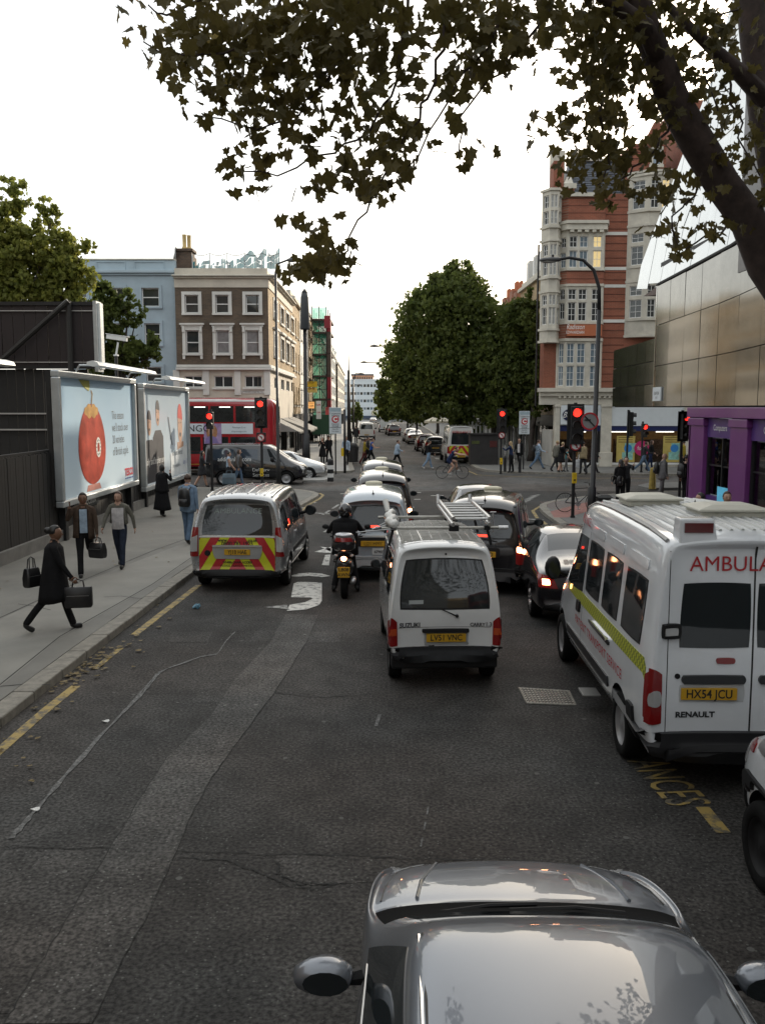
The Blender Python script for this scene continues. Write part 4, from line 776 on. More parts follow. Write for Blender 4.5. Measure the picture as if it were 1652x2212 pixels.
for i in range(18):
 yb, ya = yu[i], yu[i + 1]; zlo_a, zlo_b = interp(diag, ya), interp(diag, yb)
 if yb > y_a: zlo_b = yz(1378, 640)[1] + .3
 def top(y):
  zs_ = ZT
  for (a, za), (c, zc_) in zip(edge[1:], edge[2:]):
   if min(a, c) <= y <= max(a, c): zs_ = za + (zc_ - za) * (y - a) / (c - a)
  if y > edge[1][0]: zs_ = edge[1][1]
  return min(zs_, ZT)
 ta, tb_ = top(ya), max(top(yb), zlo_b + .05)
 nr = max(1, int((ta - zlo_a) / 3.6))
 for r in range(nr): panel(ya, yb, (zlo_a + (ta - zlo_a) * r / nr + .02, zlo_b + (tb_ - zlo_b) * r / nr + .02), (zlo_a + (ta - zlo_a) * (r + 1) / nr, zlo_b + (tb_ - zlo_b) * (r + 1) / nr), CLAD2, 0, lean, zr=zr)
b = MB(); p1, p2, p3 = WX(1385, 640, XM), WX(1419, 614, XM), WX(1419, 636, XM); b.prism([(p1.y, p1.z), (p3.y, p3.z), (p2.y, p2.z)], XM + .08, XM + 2.4, 0, lambda p: Vector((p.z, p.x, p.y))); b.build('soffit', mat('maroon_soffit', (.06, .025, .02), .5), hw_, MO, fixn=True)
b = MB(); pts = [Vector((XM - .03, y, z)) for y, z in diag[:4]]; b.tube(pts, .05, 6); b.build('seam', JOINT, hw_, MO)
b = MB(); b.box(XM - .02, XM + .02, y_a - .03, y_a + .03, zbot, interp(diag, y_a)); b.build('corner_trim', CHROME, hw_, MO)
b = MB(); b.prism([(XM + .1, y_a), (XM + .1, 4), (34, 4), (34, y_a)][::-1], zbot - .02, 9.0); b.build('core', JOINT, hw_, MO, fixn=True)
b = MB(); b.prism([(XM + .1, ycut - .05), (XM + .1, y_a), (30, y_a), (30, ycut - .05)][::-1], zbot - .02, lowtop[0][1] - .1); b.build('core_wing', JOINT, hw_, MO, fixn=True)
b = MB(); b.prism([(XM + 3.4, 29), (XM + 3.4, 4), (34, 4), (34, 29)][::-1], 9.0, ZT - 1); b.build('upper_core', JOINT, hw_, MO, fixn=True)
ya, za = yz(1608, 300); yb, zb_ = yz(1650, 520)
b = MB(); b.box(XM - .03, XM + .9, min(ya, yb) - 1.5, max(ya, yb), zb_ - .6, za + 5); b.build('dark_bay', mat('dark_bay', (.02, .015, .018), .3), hw_, MO)
a, c = WX(1412, 837, XM), WX(1428, 866, XM); b = MB(); b.box(XM - .05, XM - .01, c.y, a.y, c.z, a.z); nb = b.build('notice', FASC, hw_, MO)
lettering('GRAFTON', INK, hw_, lambda x, y: Vector((XM - .056, (a.y + c.y) / 2 - x, (a.z + c.z) / 2 + .02 + y)) - MO, size=.17, xs=.72)
lettering('WAY', INK, hw_, lambda x, y: Vector((XM - .056, (a.y + c.y) / 2 - x, (a.z + c.z) / 2 - .14 + y)) - MO, size=.13, xs=.72)
PURP = mat('purple_paint', (.135, .028, .15), .38, var=.12, scale=1.2, coat=.2); PURP2 = mat('purple_board', (.075, .03, .16), .4, var=.15)
FP = Fac((XM + .05, 29.2, 0), (0, -1, 0), MO)
def pu(x): return FP.px(x, 950)[0]
col = [(pu(1487), pu(1518)), (pu(1575), pu(1612))]; sp = col[1][0] - col[0][0]
col += [(col[1][0] + sp * k, col[1][1] + sp * k) for k in range(1, 5)]
for u0, u1 in col:
 FP.add('pillar', PURP, hw_, [(u0, u1, .12, 3.35, -.5, 0), (u0 - .06, u1 + .06, 3.1, 3.34, -.5, .05), (u0 - .05, u1 + .05, .12, .6, -.5, .05)], .02)
FP.add('beam', PURP, hw_, [(col[0][0] - .1, col[-1][1], 3.36, 3.68, -.6, .07)], .02); b = MB(); b.box(XM + .05, XM + .5, 29.05, 29.2, .12, 3.68); b.build('end_pier', PURP, hw_, MO)
WPAN = glassmat('vitrine_glass', (.95, .97, .98), 1.0); VIT = mat('pale_vitrine_back', (.72, .76, .78), .5, var=.3, scale=1.0); cols6 = [(.05, .3, .5), (.1, .45, .2), (.4, .45, .1), (.5, .4, .05), (.5, .15, .08), (.35, .1, .3)]
for i in range(len(col) - 1):
 u0, u1 = col[i][1], col[i + 1][0]
 FP.add('sign_panel', PURP2, hw_, [(u0, u1, 2.75, 3.34, -.4, -.12)]); FP.add('vitrine_back', VIT, hw_, [(u0, u1, .9, 2.74, -.34, -.28)]); FP.add('vitrine_glass', WPAN, hw_, [(u0 + .05, u1 - .05, .95, 2.72, -.22, -.2)])
 FP.add('vitrine_frame', DKMETAL, hw_, [(u0, u0 + .06, .9, 2.74, -.3, -.14), ((u0 + u1) / 2 + .1, (u0 + u1) / 2 + .15, .9, 2.74, -.3, -.16), (u0, u1, 1.85, 1.89, -.3, -.19)]); FP.add('base_panel', PURP2, hw_, [(u0, u1, .12, .9, -.4, -.16)])
 lettering(('Computers', 'Canon', 'Cameras', 'Phones', 'Video')[i], WFRAME, hw_, lambda x, y: FP.p((u0 + u1) / 2 + x, 3.05 + y, -.112) - MO, size=.26, xs=.9)
 if i == 0: FP.add('screen_poster', mat('cyan_screen', (.10, .42, .62), .3, var=.3, scale=3, emit=.25), hw_, [(u0 + 1.0, u1 - .25, .35, 1.25, -.155, -.13)])
 else:
  for k in range(6): FP.add('colour_tile', mat('tile_%d' % k, cols6[k], .5, var=.1), hw_, [(u0 + .2 + k * .33, u0 + .42 + k * .33, .55, .85, -.155, -.14), (u0 + .22 + k * .33, u0 + .40 + k * .33, .2, .42, -.155, -.145)])
b = MB(); b.box(XM + 1.2, 34, 4, 28.5, .12, zbot - .04); b.build('ground_floor_mass', DSHOP, hw_, MO)
XF = -8.75
FENCE = mat('dark_hoarding', (.017, .0155, .0145), .7, var=.3, scale=4)
fh = thing('hoarding_fence', 'dark ribbed metal hoarding running along the left pavement behind the billboards', 'fence', (XF, 20, 0)); FO = fh.location
y = 4.0
shared = None
while y < 38.6:
 if shared is None:
  b = MB(); b.box(-.05, .05, .012, .128, .12, 2.52); b.box(.03, .09, .0, .14, .12, 2.5); shared = b.build('slat', FENCE, fh); shared.location = Vector((XF, y, 0)) - FO
 else: o = shared.copy(); COL.objects.link(o); o.location = Vector((XF + rnd.uniform(-.006, .006), y, rnd.uniform(-.01, .01))) - FO
 y += .15
b = MB(); b.box(XF - .06, XF + .04, 4, 38.7, 2.52, 2.58); b.box(XF - .1, XF - .06, 4, 38.7, .1, 2.5); b.build('rail', FENCE, fh, FO)
b = MB(); b.box(XF - .02, XF + .2, 4, 38.7, .115, .42); b.build('plinth', mat('concrete_plinth', (.16, .155, .145), .85, var=.25, world_co=True), fh, FO)
XBB = -8.45
ALU = mat('billboard_frame', (.50, .53, .54), .35, .6, var=.1); LBAR = mat('light_bar_white', (.75, .76, .74), .35, var=.05, coat=.3)
def billboard(label, xl_, xr_, tl, tr, bl_, br_):
 pa, pb = WX(xl_, tl, XBB), WX(xr_, tr, XBB); y0, y1 = pa.y, pb.y; z1 = (pa.z + pb.z) / 2; z0 = (WX(xl_ + 10, bl_, XBB).z + WX(xr_, br_, XBB).z) / 2
 o = thing('billboard', label, 'billboard', (XBB, (y0 + y1) / 2, 0)); O = o.location; f = Fac((XBB, y0, 0), (0, 1, 0), O); L = y1 - y0; k = .17
 f.add('frame', ALU, o, [(0, L, z0, z0 + k, -.12, .1), (0, L, z1 - k, z1, -.12, .1), (0, k, z0 + k, z1 - k, -.12, .098), (L - k, L, z0 + k, z1 - k, -.12, .098)], .03)
 f.add('back_panel', FENCE, o, [(.02, L - .02, z0 + .02, z1 - .02, -.25, -.13)])
 for u in (.5, L - .5): f.add('post', DKMETAL, o, [(u - .1, u + .1, .1, z0, -.2, -.02)])
 b = MB(); q = [f.p(1.2, z1 + .18, .75), f.p(L + .2, z1 + .18, .75)]
 b.rings([[f.p(uu, z1 + .2 + dz, .62 + dn) for dn, dz in ((-.16, -.01), (-.14, .07), (0, .1), (.14, .05), (.18, -.03), (0, -.06))] for uu in (1.1, 1.2, L - .1, L + .02)]); b.build('light_bar', LBAR, o, O, fixn=True, smooth=False)
 for u in (1.6, L - .6): b = MB(); b.tube([f.p(u, z1 - .05, -.05), f.p(u, z1 + .2, .1), f.p(u, z1 + .2, .6)], .03, 6); b.build('bracket', ALU, o, O)
 return o, f, L, z0, z1, k
POSTSKY = None
def gradmat(name, lo, hi, z0, z1):
 m = bpy.data.materials.new(name); m.use_nodes = True; nt = m.node_tree; bs = nt.nodes['Principled BSDF']; g = nd(nt, 'ShaderNodeNewGeometry'); s = nd(nt, 'ShaderNodeSeparateXYZ'); nt.links.new(g.outputs[0], s.inputs[0])
 n = nd(nt, 'ShaderNodeTexNoise'); n.inputs['Scale'].default_value = .8; nt.links.new(g.outputs[0], n.inputs['Vector']); a = nd(nt, 'ShaderNodeMath', operation='MULTIPLY_ADD'); a.inputs[1].default_value = 1.2; nt.links.new(n.outputs[0], a.inputs[0]); nt.links.new(s.outputs[2], a.inputs[2])
 r = nd(nt, 'ShaderNodeMapRange'); r.inputs[1].default_value = z0 + .6; r.inputs[2].default_value = z1 + .6; nt.links.new(a.outputs[0], r.inputs[0]); x = nd(nt, 'ShaderNodeMix', data_type='RGBA'); x.inputs[6].default_value = (*lo, 1); x.inputs[7].default_value = (*hi, 1)
 nt.links.new(r.outputs[0], x.inputs[0]); nt.links.new(x.outputs[2], bs.inputs['Base Color']); bs.inputs['Roughness'].default_value = .3; return m
def flat(f, o, O, poly, n, m, name='print'):
 b = MB(); b.quad([f.p(u, z, n) for u, z in poly]); return b.build(name, m, o, O)
def disc(cu, cz, ru, rz_, n=28, a0=0, a1=360): return [(cu + ru * math.cos(R(a0 + (a1 - a0) * k / n)), cz + rz_ * math.sin(R(a0 + (a1 - a0) * k / n))) for k in range(n)]
o, f, L, z0, z1, k = billboard('billboard with a tall red apple on a pale blue poster', 118, 288, 798, 820, 1088, 1057)
O = o.location; BL1 = (z0, z1)
pm = gradmat('poster_blue', (.62, .74, .82), (.36, .53, .68), z0, z1); f.add('poster', pm, o, [(k, L - k, z0 + k, z1 - k, -.1, -.02)])
def U(fr): return k + (L - 2 * k) * fr
def Zf(fr): return z1 - k - (z1 - z0 - 2 * k) * fr
APP = mat('apple_red', (.40, .055, .03), .35, var=.45, scale=1.6); AY = mat('apple_yellow', (.48, .26, .06), .4, var=.3, scale=3)
ap = [(U(.385 + .175 * math.sin(t) * (1 - .10 * math.cos(t)) * 1.0), Zf(.57 - .36 * math.cos(t))) for t in [2 * math.pi * i / 40 for i in range(40)]]
flat(f, o, O, ap, -.012, APP, 'apple_print'); flat(f, o, O, [(U(.385 + .09 * math.cos(t)), Zf(.275 + .042 * math.sin(t) * (1 + .7 * abs(math.sin(t * 4))))) for t in [2 * math.pi * i / 36 for i in range(36)]], -.010, AY, 'apple_crown_print')
flat(f, o, O, [(U(.38), Zf(.24)), (U(.39), Zf(.24)), (U(.41), Zf(.12)), (U(.395), Zf(.09)), (U(.385), Zf(.09)), (U(.395), Zf(.13))], -.009, mat('stalk', (.16, .1, .03), .6), 'stalk_print'); flat(f, o, O, [(U(.24), Zf(.005)), (U(.37), Zf(.005)), (U(.375), Zf(.06)), (U(.36), Zf(.10)), (U(.29), Zf(.06))], -.009, mat('leaf_print', (.30, .30, .05), .5), 'leaf_print')
flat(f, o, O, [(U(.29), Zf(.985)), (U(.48), Zf(.985)), (U(.46), Zf(.93)), (U(.31), Zf(.93))], -.011, mat('apple_reflection', (.50, .22, .18), .4, var=.2), 'reflection_print')
flat(f, o, O, disc(U(.46), Zf(.605), .22, .30), -.008, WSTUC, 'sticker_print'); flat(f, o, O, disc(U(.46), Zf(.605), .10, .14), -.006, APP, 'sticker_print')
for a in range(12): t = a * math.pi / 6; flat(f, o, O, disc(U(.46) + .16 * math.cos(t), Zf(.605) + .22 * math.sin(t), .025, .03, 8), -.006, INK, 'sticker_print')
TG = mat('poster_grey_text', (.14, .17, .20), .5, var=0); TR = mat('poster_red_text', (.5, .02, .04), .5, var=0); TB = mat('poster_blue_text', (.03, .09, .3), .5, var=0)
for i, s in enumerate(('This season', "we'll stock over", '20 varieties', 'of British apple.')): lettering(s, TG, o, lambda x, y: f.p(U(.665) + x, Zf(.32 + i * .117) + y, -.01) - O, size=.37, xs=.72, align='LEFT')
lettering('TESCO', TR, o, lambda x, y: f.p(U(.91) + x, Zf(.90) + y, -.01) - O, size=.34, xs=.9, bold=.012)
for i in range(5): flat(f, o, O, [(U(.845) + i * .19, Zf(.952)), (U(.845) + i * .19 + .14, Zf(.952)), (U(.845) + i * .19 + .10, Zf(.965)), (U(.845) + i * .19 - .02, Zf(.965))], -.009, TB, 'stripe_print')
jd = thing('name_plate', 'dark plate with white company lettering on the hoarding under the apple billboard', 'sign', (XF + .12, 25.2, 1.0)); b = MB(); b.box(-.01, .03, -1.1, 1.1, -.2, .2); b.build('plate', mat('plate_grey', (.05, .055, .055), .5), jd); lettering('JCDecaux', WFRAME, jd, lambda x, y: (.036, x, y), size=.42, xs=.9)
o, f, L, z0, z1, k = billboard('billboard showing two laughing men in black and a red capped face', 304, 404, 826, 839, 1058, 1034); O = o.location
f.add('poster', gradmat('poster_grey_blue', (.60, .68, .73), (.42, .52, .60), z0, z1), o, [(k, L - k, z0 + k, z1 - k, -.1, -.02)])
def U(fr): return k + (L - 2 * k) * fr
def Zf(fr): return z1 - k - (z1 - z0 - 2 * k) * fr
SKP = mat('print_skin', (.42, .25, .17), .5, var=.2, scale=4); DKP = mat('print_dark', (.03, .03, .035), .5, var=.2)
def bust(cu, cz, hw2, hh, sh, bot, cap=None, body=DKP, n=0):
 flat(f, o, O, [(cu - sh, Zf(bot)), (cu + sh, Zf(bot)), (cu + sh * .95, cz - hh * 1.9), (cu + sh * .5, cz - hh * 1.35), (cu - sh * .5, cz - hh * 1.35), (cu - sh * .95, cz - hh * 1.9)], -.014 + n, body, 'figure_print')
 flat(f, o, O, disc(cu, cz, hw2, hh), -.011 + n, SKP, 'face_print'); flat(f, o, O, disc(cu, cz + hh * .25, hw2 * 1.08, hh * .85, 20, 0, 180), -.009 + n, cap or DKP, 'hair_print')
 for sx in (-1, 1): flat(f, o, O, disc(cu + sx * hw2 * .42, cz + hh * .12, hw2 * .16, hh * .05, 8), -.007 + n, DKP, 'eye_print')
 flat(f, o, O, disc(cu, cz - hh * .5, hw2 * .36, hh * .12, 10), -.007 + n, DKP, 'mouth_print')
bust(U(.30), Zf(.26), .26, .46, .8, .98); bust(U(.12), Zf(.36), .26, .44, .75, .98, n=.002)
RCAP = mat('print_red', (.45, .03, .02), .5, var=.1); bust(U(.82), Zf(.40), .4, .8, .55, .60, cap=RCAP, body=SKP)
flat(f, o, O, [(U(.56), Zf(.98)), (U(.99), Zf(.98)), (U(.99), Zf(.64)), (U(.56), Zf(.72))], -.004, mat('print_pale', (.60, .64, .66), .5), 'panel_print')
flat(f, o, O, [(U(.52), Zf(.30)), (U(.54), Zf(.30)), (U(.62), Zf(.62)), (U(.60), Zf(.62))], -.003, TG, 'tower_print')
lettering('Ricky and Stephen send', WFRAME, o, lambda x, y: f.p(U(.02) + x, Zf(.76) + y, .0) - O, size=.36, xs=.82, align='LEFT'); lettering('An idiot Abroad', TG, o, lambda x, y: f.p(U(.60) + x, Zf(.72) + y, .0) - O, size=.34, xs=.8, align='LEFT'); lettering('Only available on', TG, o, lambda x, y: f.p(U(.60) + x, Zf(.87) + y, .0) - O, size=.2, align='LEFT'); lettering('sky 1', TB, o, lambda x, y: f.p(U(.87) + x, Zf(.85) + y, .0) - O, size=.34, align='LEFT')
lb = thing('billboard_lamp', 'white lamp bar ending high at the left edge above the hoarding', 'lamp', (XBB, 17, 4.7)); b = MB(); e = WX(16, 787, XBB + .65)
b.rings([[(XBB + .65 + dn, yy, e.z + dz) for dn, dz in ((-.16, -.02), (-.14, .06), (0, .09), (.14, .05), (.18, -.03), (0, -.06))] for yy in (11, e.y - .1, e.y)]); b.build('light_bar', LBAR, lb, lb.location, fixn=True)
for yy in (12.5, 15.5): b = MB(); b.tube([(XBB + .65, yy, e.z), (XF, yy, e.z - .1), (XF, yy, 2.4)], .04, 6); b.build('bracket', ALU, lb, lb.location)
YB = 30.0; rb = thing('billboard', 'tall dark billboard seen from behind with a diagonal brace and pale edge', 'billboard', (-12, YB, 0)); O = rb.location
xr = W(203, 700, YB).x; zt_, zbm = W(150, 652, YB).z, W(150, 790, YB).z; MAROON = mat('dark_maroon_board', (.02, .013, .0135), .6, var=.3, scale=3)
k0 = 0
x = xr
while x > -19: b = MB(); b.box(x - .38, x - .012, YB - rnd.uniform(0, .03), YB + .1, zbm, zt_ - .12); b.build('board', MAROON, rb, O); x -= .39
b = MB(); b.box(-19, xr, YB - .08, YB + .1, zt_ - .12, zt_); b.box(-19, xr, YB - .05, YB + .1, zbm - .1, zbm); b.build('frame_rail', DKMETAL, rb, O)
b = MB(); b.box(-19, xr, YB - .09, YB - .05, zt_ - .32, zt_ - .29); b.box(-19, xr, YB - .09, YB - .05, zbm + .1, zbm + .13); b.build('edge_trim', mat('pale_trim', (.4, .38, .36), .5), rb, O)
b = MB(); b.box(xr, xr + .12, YB - .05, YB + .5, zbm - .2, zt_ + .03); b.build('edge_frame', ALU, rb, O); b = MB(); b.box(xr + .12, xr + .2, YB + .1, YB + .42, zbm - .1, zt_ - .02); b.build('edge_lamp', LBAR, rb, O)
b = MB(); p0, p1 = W(148, 650, YB - .3), W(-60, 835, YB - .3); b.tube([p0, p1], .09, 8); b.tube([W(148, 650, YB - .2), W(148, 660, YB - .2) + Vector((0, 0, -6))], .1, 8); b.build('brace', mat('brace_grey', (.03, .028, .026), .5, .3), rb, O)
x = xr - .3
while x > -19: b = MB(); b.box(x - .3, x - .01, YB + .12, YB + .2, .1, zbm - .12); b.build('lower_board', FENCE, rb, O); x -= .31
for zz in (2.9, 3.45): b = MB(); b.box(-16, -10.2, YB + .02, YB + .08, zz, zz + .05); b.build('rail', MATS['pale_trim'], rb, O)
b = MB(); x_ = W(108, 850, 26).x; b.box(x_ - .09, x_ + .09, 25.9, 26.1, .1, W(108, 825, 26).z); o = b.build('steel_post', mat('post_grey', (.06, .055, .05), .6)); tag(o, 'dark steel post behind the hoarding at the left of the apple billboard', 'post')
def paint(name, col, metal=.0, rough=.22): return mat(name, col, rough, metal, var=.05, scale=2, coat=1.0)
def hsec(y, zb, zl, zt, wb, wl, wr, crown=.03, dy=0.0, tuck=.82, sh=.5):
 zm = zb + (zl - zb) * .55; pts = [(wb * tuck, zb, 0), (wb, zb + .08, 0), ((wb + wl) / 2 + .02, zm, 0), (wl, zl, 0), (wl + (wr - wl) * sh, zl + (zt - zl) * .5, .5), (wr + .01, zt - .06, 1), (wr - .07, zt - .008, 1), (wr * .5, zt + crown * .8, 1), (wr * .12, zt + crown, 1)]
 return [(x, y + dy * k, z) for x, z, k in pts]
DUM = [bpy.data.materials.new('dummy') for _ in range(4)]
def bodymesh(secs, cutters, sub=2, tags=None):
 n = len(secs[0]); me = bpy.data.meshes.new('loft'); v = []; f = []; mi = []
 for s in secs: v += list(s) + [(-x, y, z) for x, y, z in s]
 def Rr(i, j): return i * 2 * n + j
 def Lr(i, j): return i * 2 * n + n + j
 for i in range(len(secs) - 1):
  for j in range(n - 1):
   f.append((Rr(i, j), Rr(i + 1, j), Rr(i + 1, j + 1), Rr(i, j + 1))); f.append((Lr(i, j), Lr(i, j + 1), Lr(i + 1, j + 1), Lr(i + 1, j)))
   t = tags(i, j) if tags else 0; mi += [t, t]
  f.append((Rr(i, n - 1), Rr(i + 1, n - 1), Lr(i + 1, n - 1), Lr(i, n - 1))); mi.append(tags(i, n - 1) if tags else 0)
  f.append((Rr(i, 0), Lr(i, 0), Lr(i + 1, 0), Rr(i + 1, 0))); mi.append(0)
 for e, fl in ((0, False), (len(secs) - 1, True)):
  for j in range(n - 1):
   q = (Rr(e, j), Rr(e, j + 1), Lr(e, j + 1), Lr(e, j)); f.append(q if not fl else q[::-1]); mi.append(0)
 me.from_pydata(v, [], f); me.polygons.foreach_set('material_index', mi); me.polygons.foreach_set('use_smooth', [True] * len(f))
 b = bmesh.new(); b.from_mesh(me); bmesh.ops.recalc_face_normals(b, faces=b.faces); b.to_mesh(me); b.free()
 for q in DUM: me.materials.append(q)
 o = bpy.data.objects.new('loft', me); COL.objects.link(o); s = o.modifiers.new('s', 'SUBSURF'); s.levels = sub; s.render_levels = sub
 cs = []
 for (cy, cz, r, xw) in cutters:
  for sg in (-1, 1):
   cb = MB(); cb.tube([(sg * (xw - .28), cy, cz), (sg * (xw + .3), cy, cz)], r, 24); cm = cb.data('cut');
   for q in DUM: cm.materials.append(q)
   cm.polygons.foreach_set('material_index', [3] * len(cm.polygons)); co = bpy.data.objects.new('cut', cm); COL.objects.link(co); cs.append(co)
   bo = o.modifiers.new('b', 'BOOLEAN'); bo.operation = 'DIFFERENCE'; bo.object = co; bo.solver = 'EXACT'
 dg = bpy.context.evaluated_depsgraph_get(); out = bpy.data.meshes.new_from_object(o.evaluated_get(dg)); mi = [p.material_index for p in out.polygons]; out.materials.clear(); out.polygons.foreach_set('material_index', mi)
 for c in cs + [o]: bpy.data.objects.remove(c)
 return out
class Car:
 def __init__(s, root, mesh, mats, names=('body', 'windscreen', 'trim', 'wheel_arch')):
  s.root = root; vs = [v.co.copy() for v in mesh.vertices]; ps = [tuple(p.vertices) for p in mesh.polygons]; s.bvh = BVHTree.FromPolygons(vs, ps); mi = [p.material_index for p in mesh.polygons]
  for k in range(4):
   idx = [i for i, m in enumerate(mi) if m == k]
   if not idx: continue
   mp = {}; b = MB()
   for i in idx:
    q = []
    for vi in ps[i]:
     if vi not in mp: mp[vi] = len(b.v); b.v.append(vs[vi])
     q.append(mp[vi])
    b.f.append(tuple(q)); b.m.append(0)
   b.build(names[k], mats[k], root, auto=True)
  bpy.data.meshes.remove(mesh)
 def hit(s, a, c, d):
  o, dr = {'r': (Vector((a, -2, c)), Vector((0, 1, 0))), 'f': (Vector((a, 14, c)), Vector((0, -1, 0))), 'l': (Vector((-4, a, c)), Vector((1, 0, 0))), 'R': (Vector((4, a, c)), Vector((-1, 0, 0))), 't': (Vector((a, c, 6)), Vector((0, 0, -1)))}[d]
  h = s.bvh.ray_cast(o, dr)
  if h[0] is None:
   q = s.bvh.find_nearest(o + dr * 2.0); return q[0], q[1]
  n = h[1] if h[1].dot(dr) < 0 else -h[1]; return h[0], n
 def patch(s, name, m, quad, d='r', k=.0, off=.008, nx=8, ny=6, parent=None, thick=.03):
  b = MB(); g = []
  for j in range(ny + 1):
   for i in range(nx + 1):
    S, T = 2 * i / nx - 1, 2 * j / ny - 1; S2, T2 = S * math.sqrt(1 - k * T * T / 2), T * math.sqrt(1 - k * S * S / 2); u, w = (S2 + 1) / 2, (T2 + 1) / 2
    q = [quad[0][z] * (1 - u) * (1 - w) + quad[1][z] * u * (1 - w) + quad[2][z] * u * w + quad[3][z] * (1 - u) * w for z in (0, 1)]
    p, n = s.hit(q[0], q[1], d); g.append((p + n * off, p - n * thick))
  b.v = [x[0] for x in g] + [x[1] for x in g]; W_ = nx + 1; N = len(g)
  for j in range(ny):
   for i in range(nx): a = j * W_ + i; b.f.append((a, a + 1, a + 1 + W_, a + W_))
  edge = [i for i in range(nx)] + [nx + j * W_ for j in range(ny)] + [ny * W_ + i for i in range(nx, 0, -1)] + [j * W_ for j in range(ny, 0, -1)]
  for e in range(len(edge)): a, c = edge[e], edge[(e + 1) % len(edge)]; b.f.append((a, c, c + N, a + N))
  b.m = [0] * len(b.f); return b.build(name, m, parent or s.root, auto=True, fixn=True)
 def rect(s, name, m, a0, a1, c0, c1, d='r', k=.25, **kw): return s.patch(name, m, [(a0, c0), (a1, c0), (a1, c1), (a0, c1)], d, k, **kw)
 def text(s, t, m, a, c, d='r', off=.012, size=.1, **kw):
  sg = {'r': 1, 'l': -1, 'R': 1, 't': 1, 'f': -1}[d]
  def fn(x, y):
   p, n = s.hit(a + sg * x, c + y, d); return p + n * off
  return lettering(t, m, s.root, fn, size=size, **kw)
 def plate(s, t, x, z, w=.52, h=.112, m=None, d='r', size=None, off=.02):
  p, n = s.hit(x, z, d); sg = -1 if d == 'r' else 1; b = MB(); y = min(s.hit(x + dx, z + dz, d)[0].y for dx in (-w / 2, w / 2) for dz in (-h / 2, h / 2)) if d == 'r' else p.y
  b.box(x - w / 2, x + w / 2, y + sg * off - .006, y + sg * off + .03, z - h / 2, z + h / 2); o = b.build('number_plate', m or YPLATE, s.root, bevel=.004)
  yy = y + sg * off - (.0085 if sg < 0 else -.033); lettering(t, INK, o, lambda u, v: (x + u * (1 if sg < 0 else -1), yy, z + v), size=size or .112, xs=.84 * w / .52, bold=.002)
  return o
 def wheels(s, spots, r=.31, w=.2, x=.7, rim='alloy', parent=None):
  for i, cy in enumerate(spots):
   for sg in (-1, 1): wheel(s.root, sg * x, cy, r, w, sg, rim)
 def mirror(s, x, y, z, m, sx=.11, sy=.07, sz=.075, arm=.08):
  for sg in (-1, 1):
   b = MB(); rr = []
   for t, q in ((-1, .55), (-.8, .9), (.2, 1), (.8, .8), (1, .4)):
    rr.append([(sg * x + sx * q * math.cos(a) * (1.25 if sg * math.cos(a) > 0 else 1), y + sy * t, z + sz * q * math.sin(a)) for a in [2 * math.pi * i / 14 for i in range(14)]])
   b.rings(rr); o = b.build('wing_mirror', m, s.root, smooth=True, fixn=True)
   b = MB(); b.rings([[(sg * x + sx * .82 * math.cos(a), y - sy * 1.02, z + sz * .8 * math.sin(a)) for a in [2 * math.pi * i / 14 for i in range(14)]], [(sg * x + sx * .5 * math.cos(a), y - sy * .98, z + sz * .5 * math.sin(a)) for a in [2 * math.pi * i / 14 for i in range(14)]]]); b.build('mirror_glass', GLASS, o, fixn=True)
   b = MB(); b.tube([(sg * (x - sx * .7), y, z - sz * .3), (sg * (x - sx - arm), y + .05, z - sz * .6)], [.03, .04], 6); b.build('mirror_arm', BLACK, o)
WCACHE = {}
def wheel(root, x, y, r, w, sg, rim='alloy', name='wheel', z=None):
 k = (r, w, sg, rim)
 if k not in WCACHE:
  b = MB(); h = w / 2; b.lathe([(r * .62, -h * .8), (r * .66, -h), (r * .93, -h), (r, -h * .7), (r, h * .7), (r * .93, h), (r * .66, h), (r * .62, h * .8)], 28, 0, axis='x'); t = b.data('tyre', smooth=True); t.materials.append(RUBBER)
  b = MB(); e = sg * h * .82; b.lathe([(r * .64, sg * h * .9), (r * .60, e), (r * .56, e * .75), (r * .3, e * .7), (r * .16, e * .95), (.005, e * .98)], 28, 0, axis='x')
  if rim == 'alloy':
   for a in range(7): t_ = a * 2 * math.pi / 7; d = Vector((0, math.cos(t_), math.sin(t_))); b.tube([d * r * .14 + Vector((e * .98, 0, 0)), d * r * .58 + Vector((e * .95, 0, 0))], [.035, .028], 6)
  m = b.data('rim', smooth=True); m.materials.append({'alloy': STEEL, 'steel': mat('steel_wheel', (.16, .16, .16), .5, .5, var=.2), 'dark': BLACK, 'cap': mat('wheel_trim', (.35, .35, .36), .4, .5, var=.1)}[rim]); WCACHE[k] = (t, m)
 t, m = WCACHE[k]; o = bpy.data.objects.new(name, None); COL.objects.link(o); o.parent = root; o.location = (x, y, r if z is None else z)
 for nm, me in (('tyre', t), ('rim', m)): c = bpy.data.objects.new(nm, me); COL.objects.link(c); c.parent = o
 return o
def place(name, label, x, y, head, cat, group=None, z=0): return thing(name, label, cat, (x, y, z), R(head), group)   # y = rear bumper, head > 0 turns left
r = place('small_van', 'white small van with a roof rack and ladder between the taxi and ambulance', .82, 11.0, 2.5, 'van')
vw_ = paint('van_white', (.68, .69, .69)); dk = BLACK
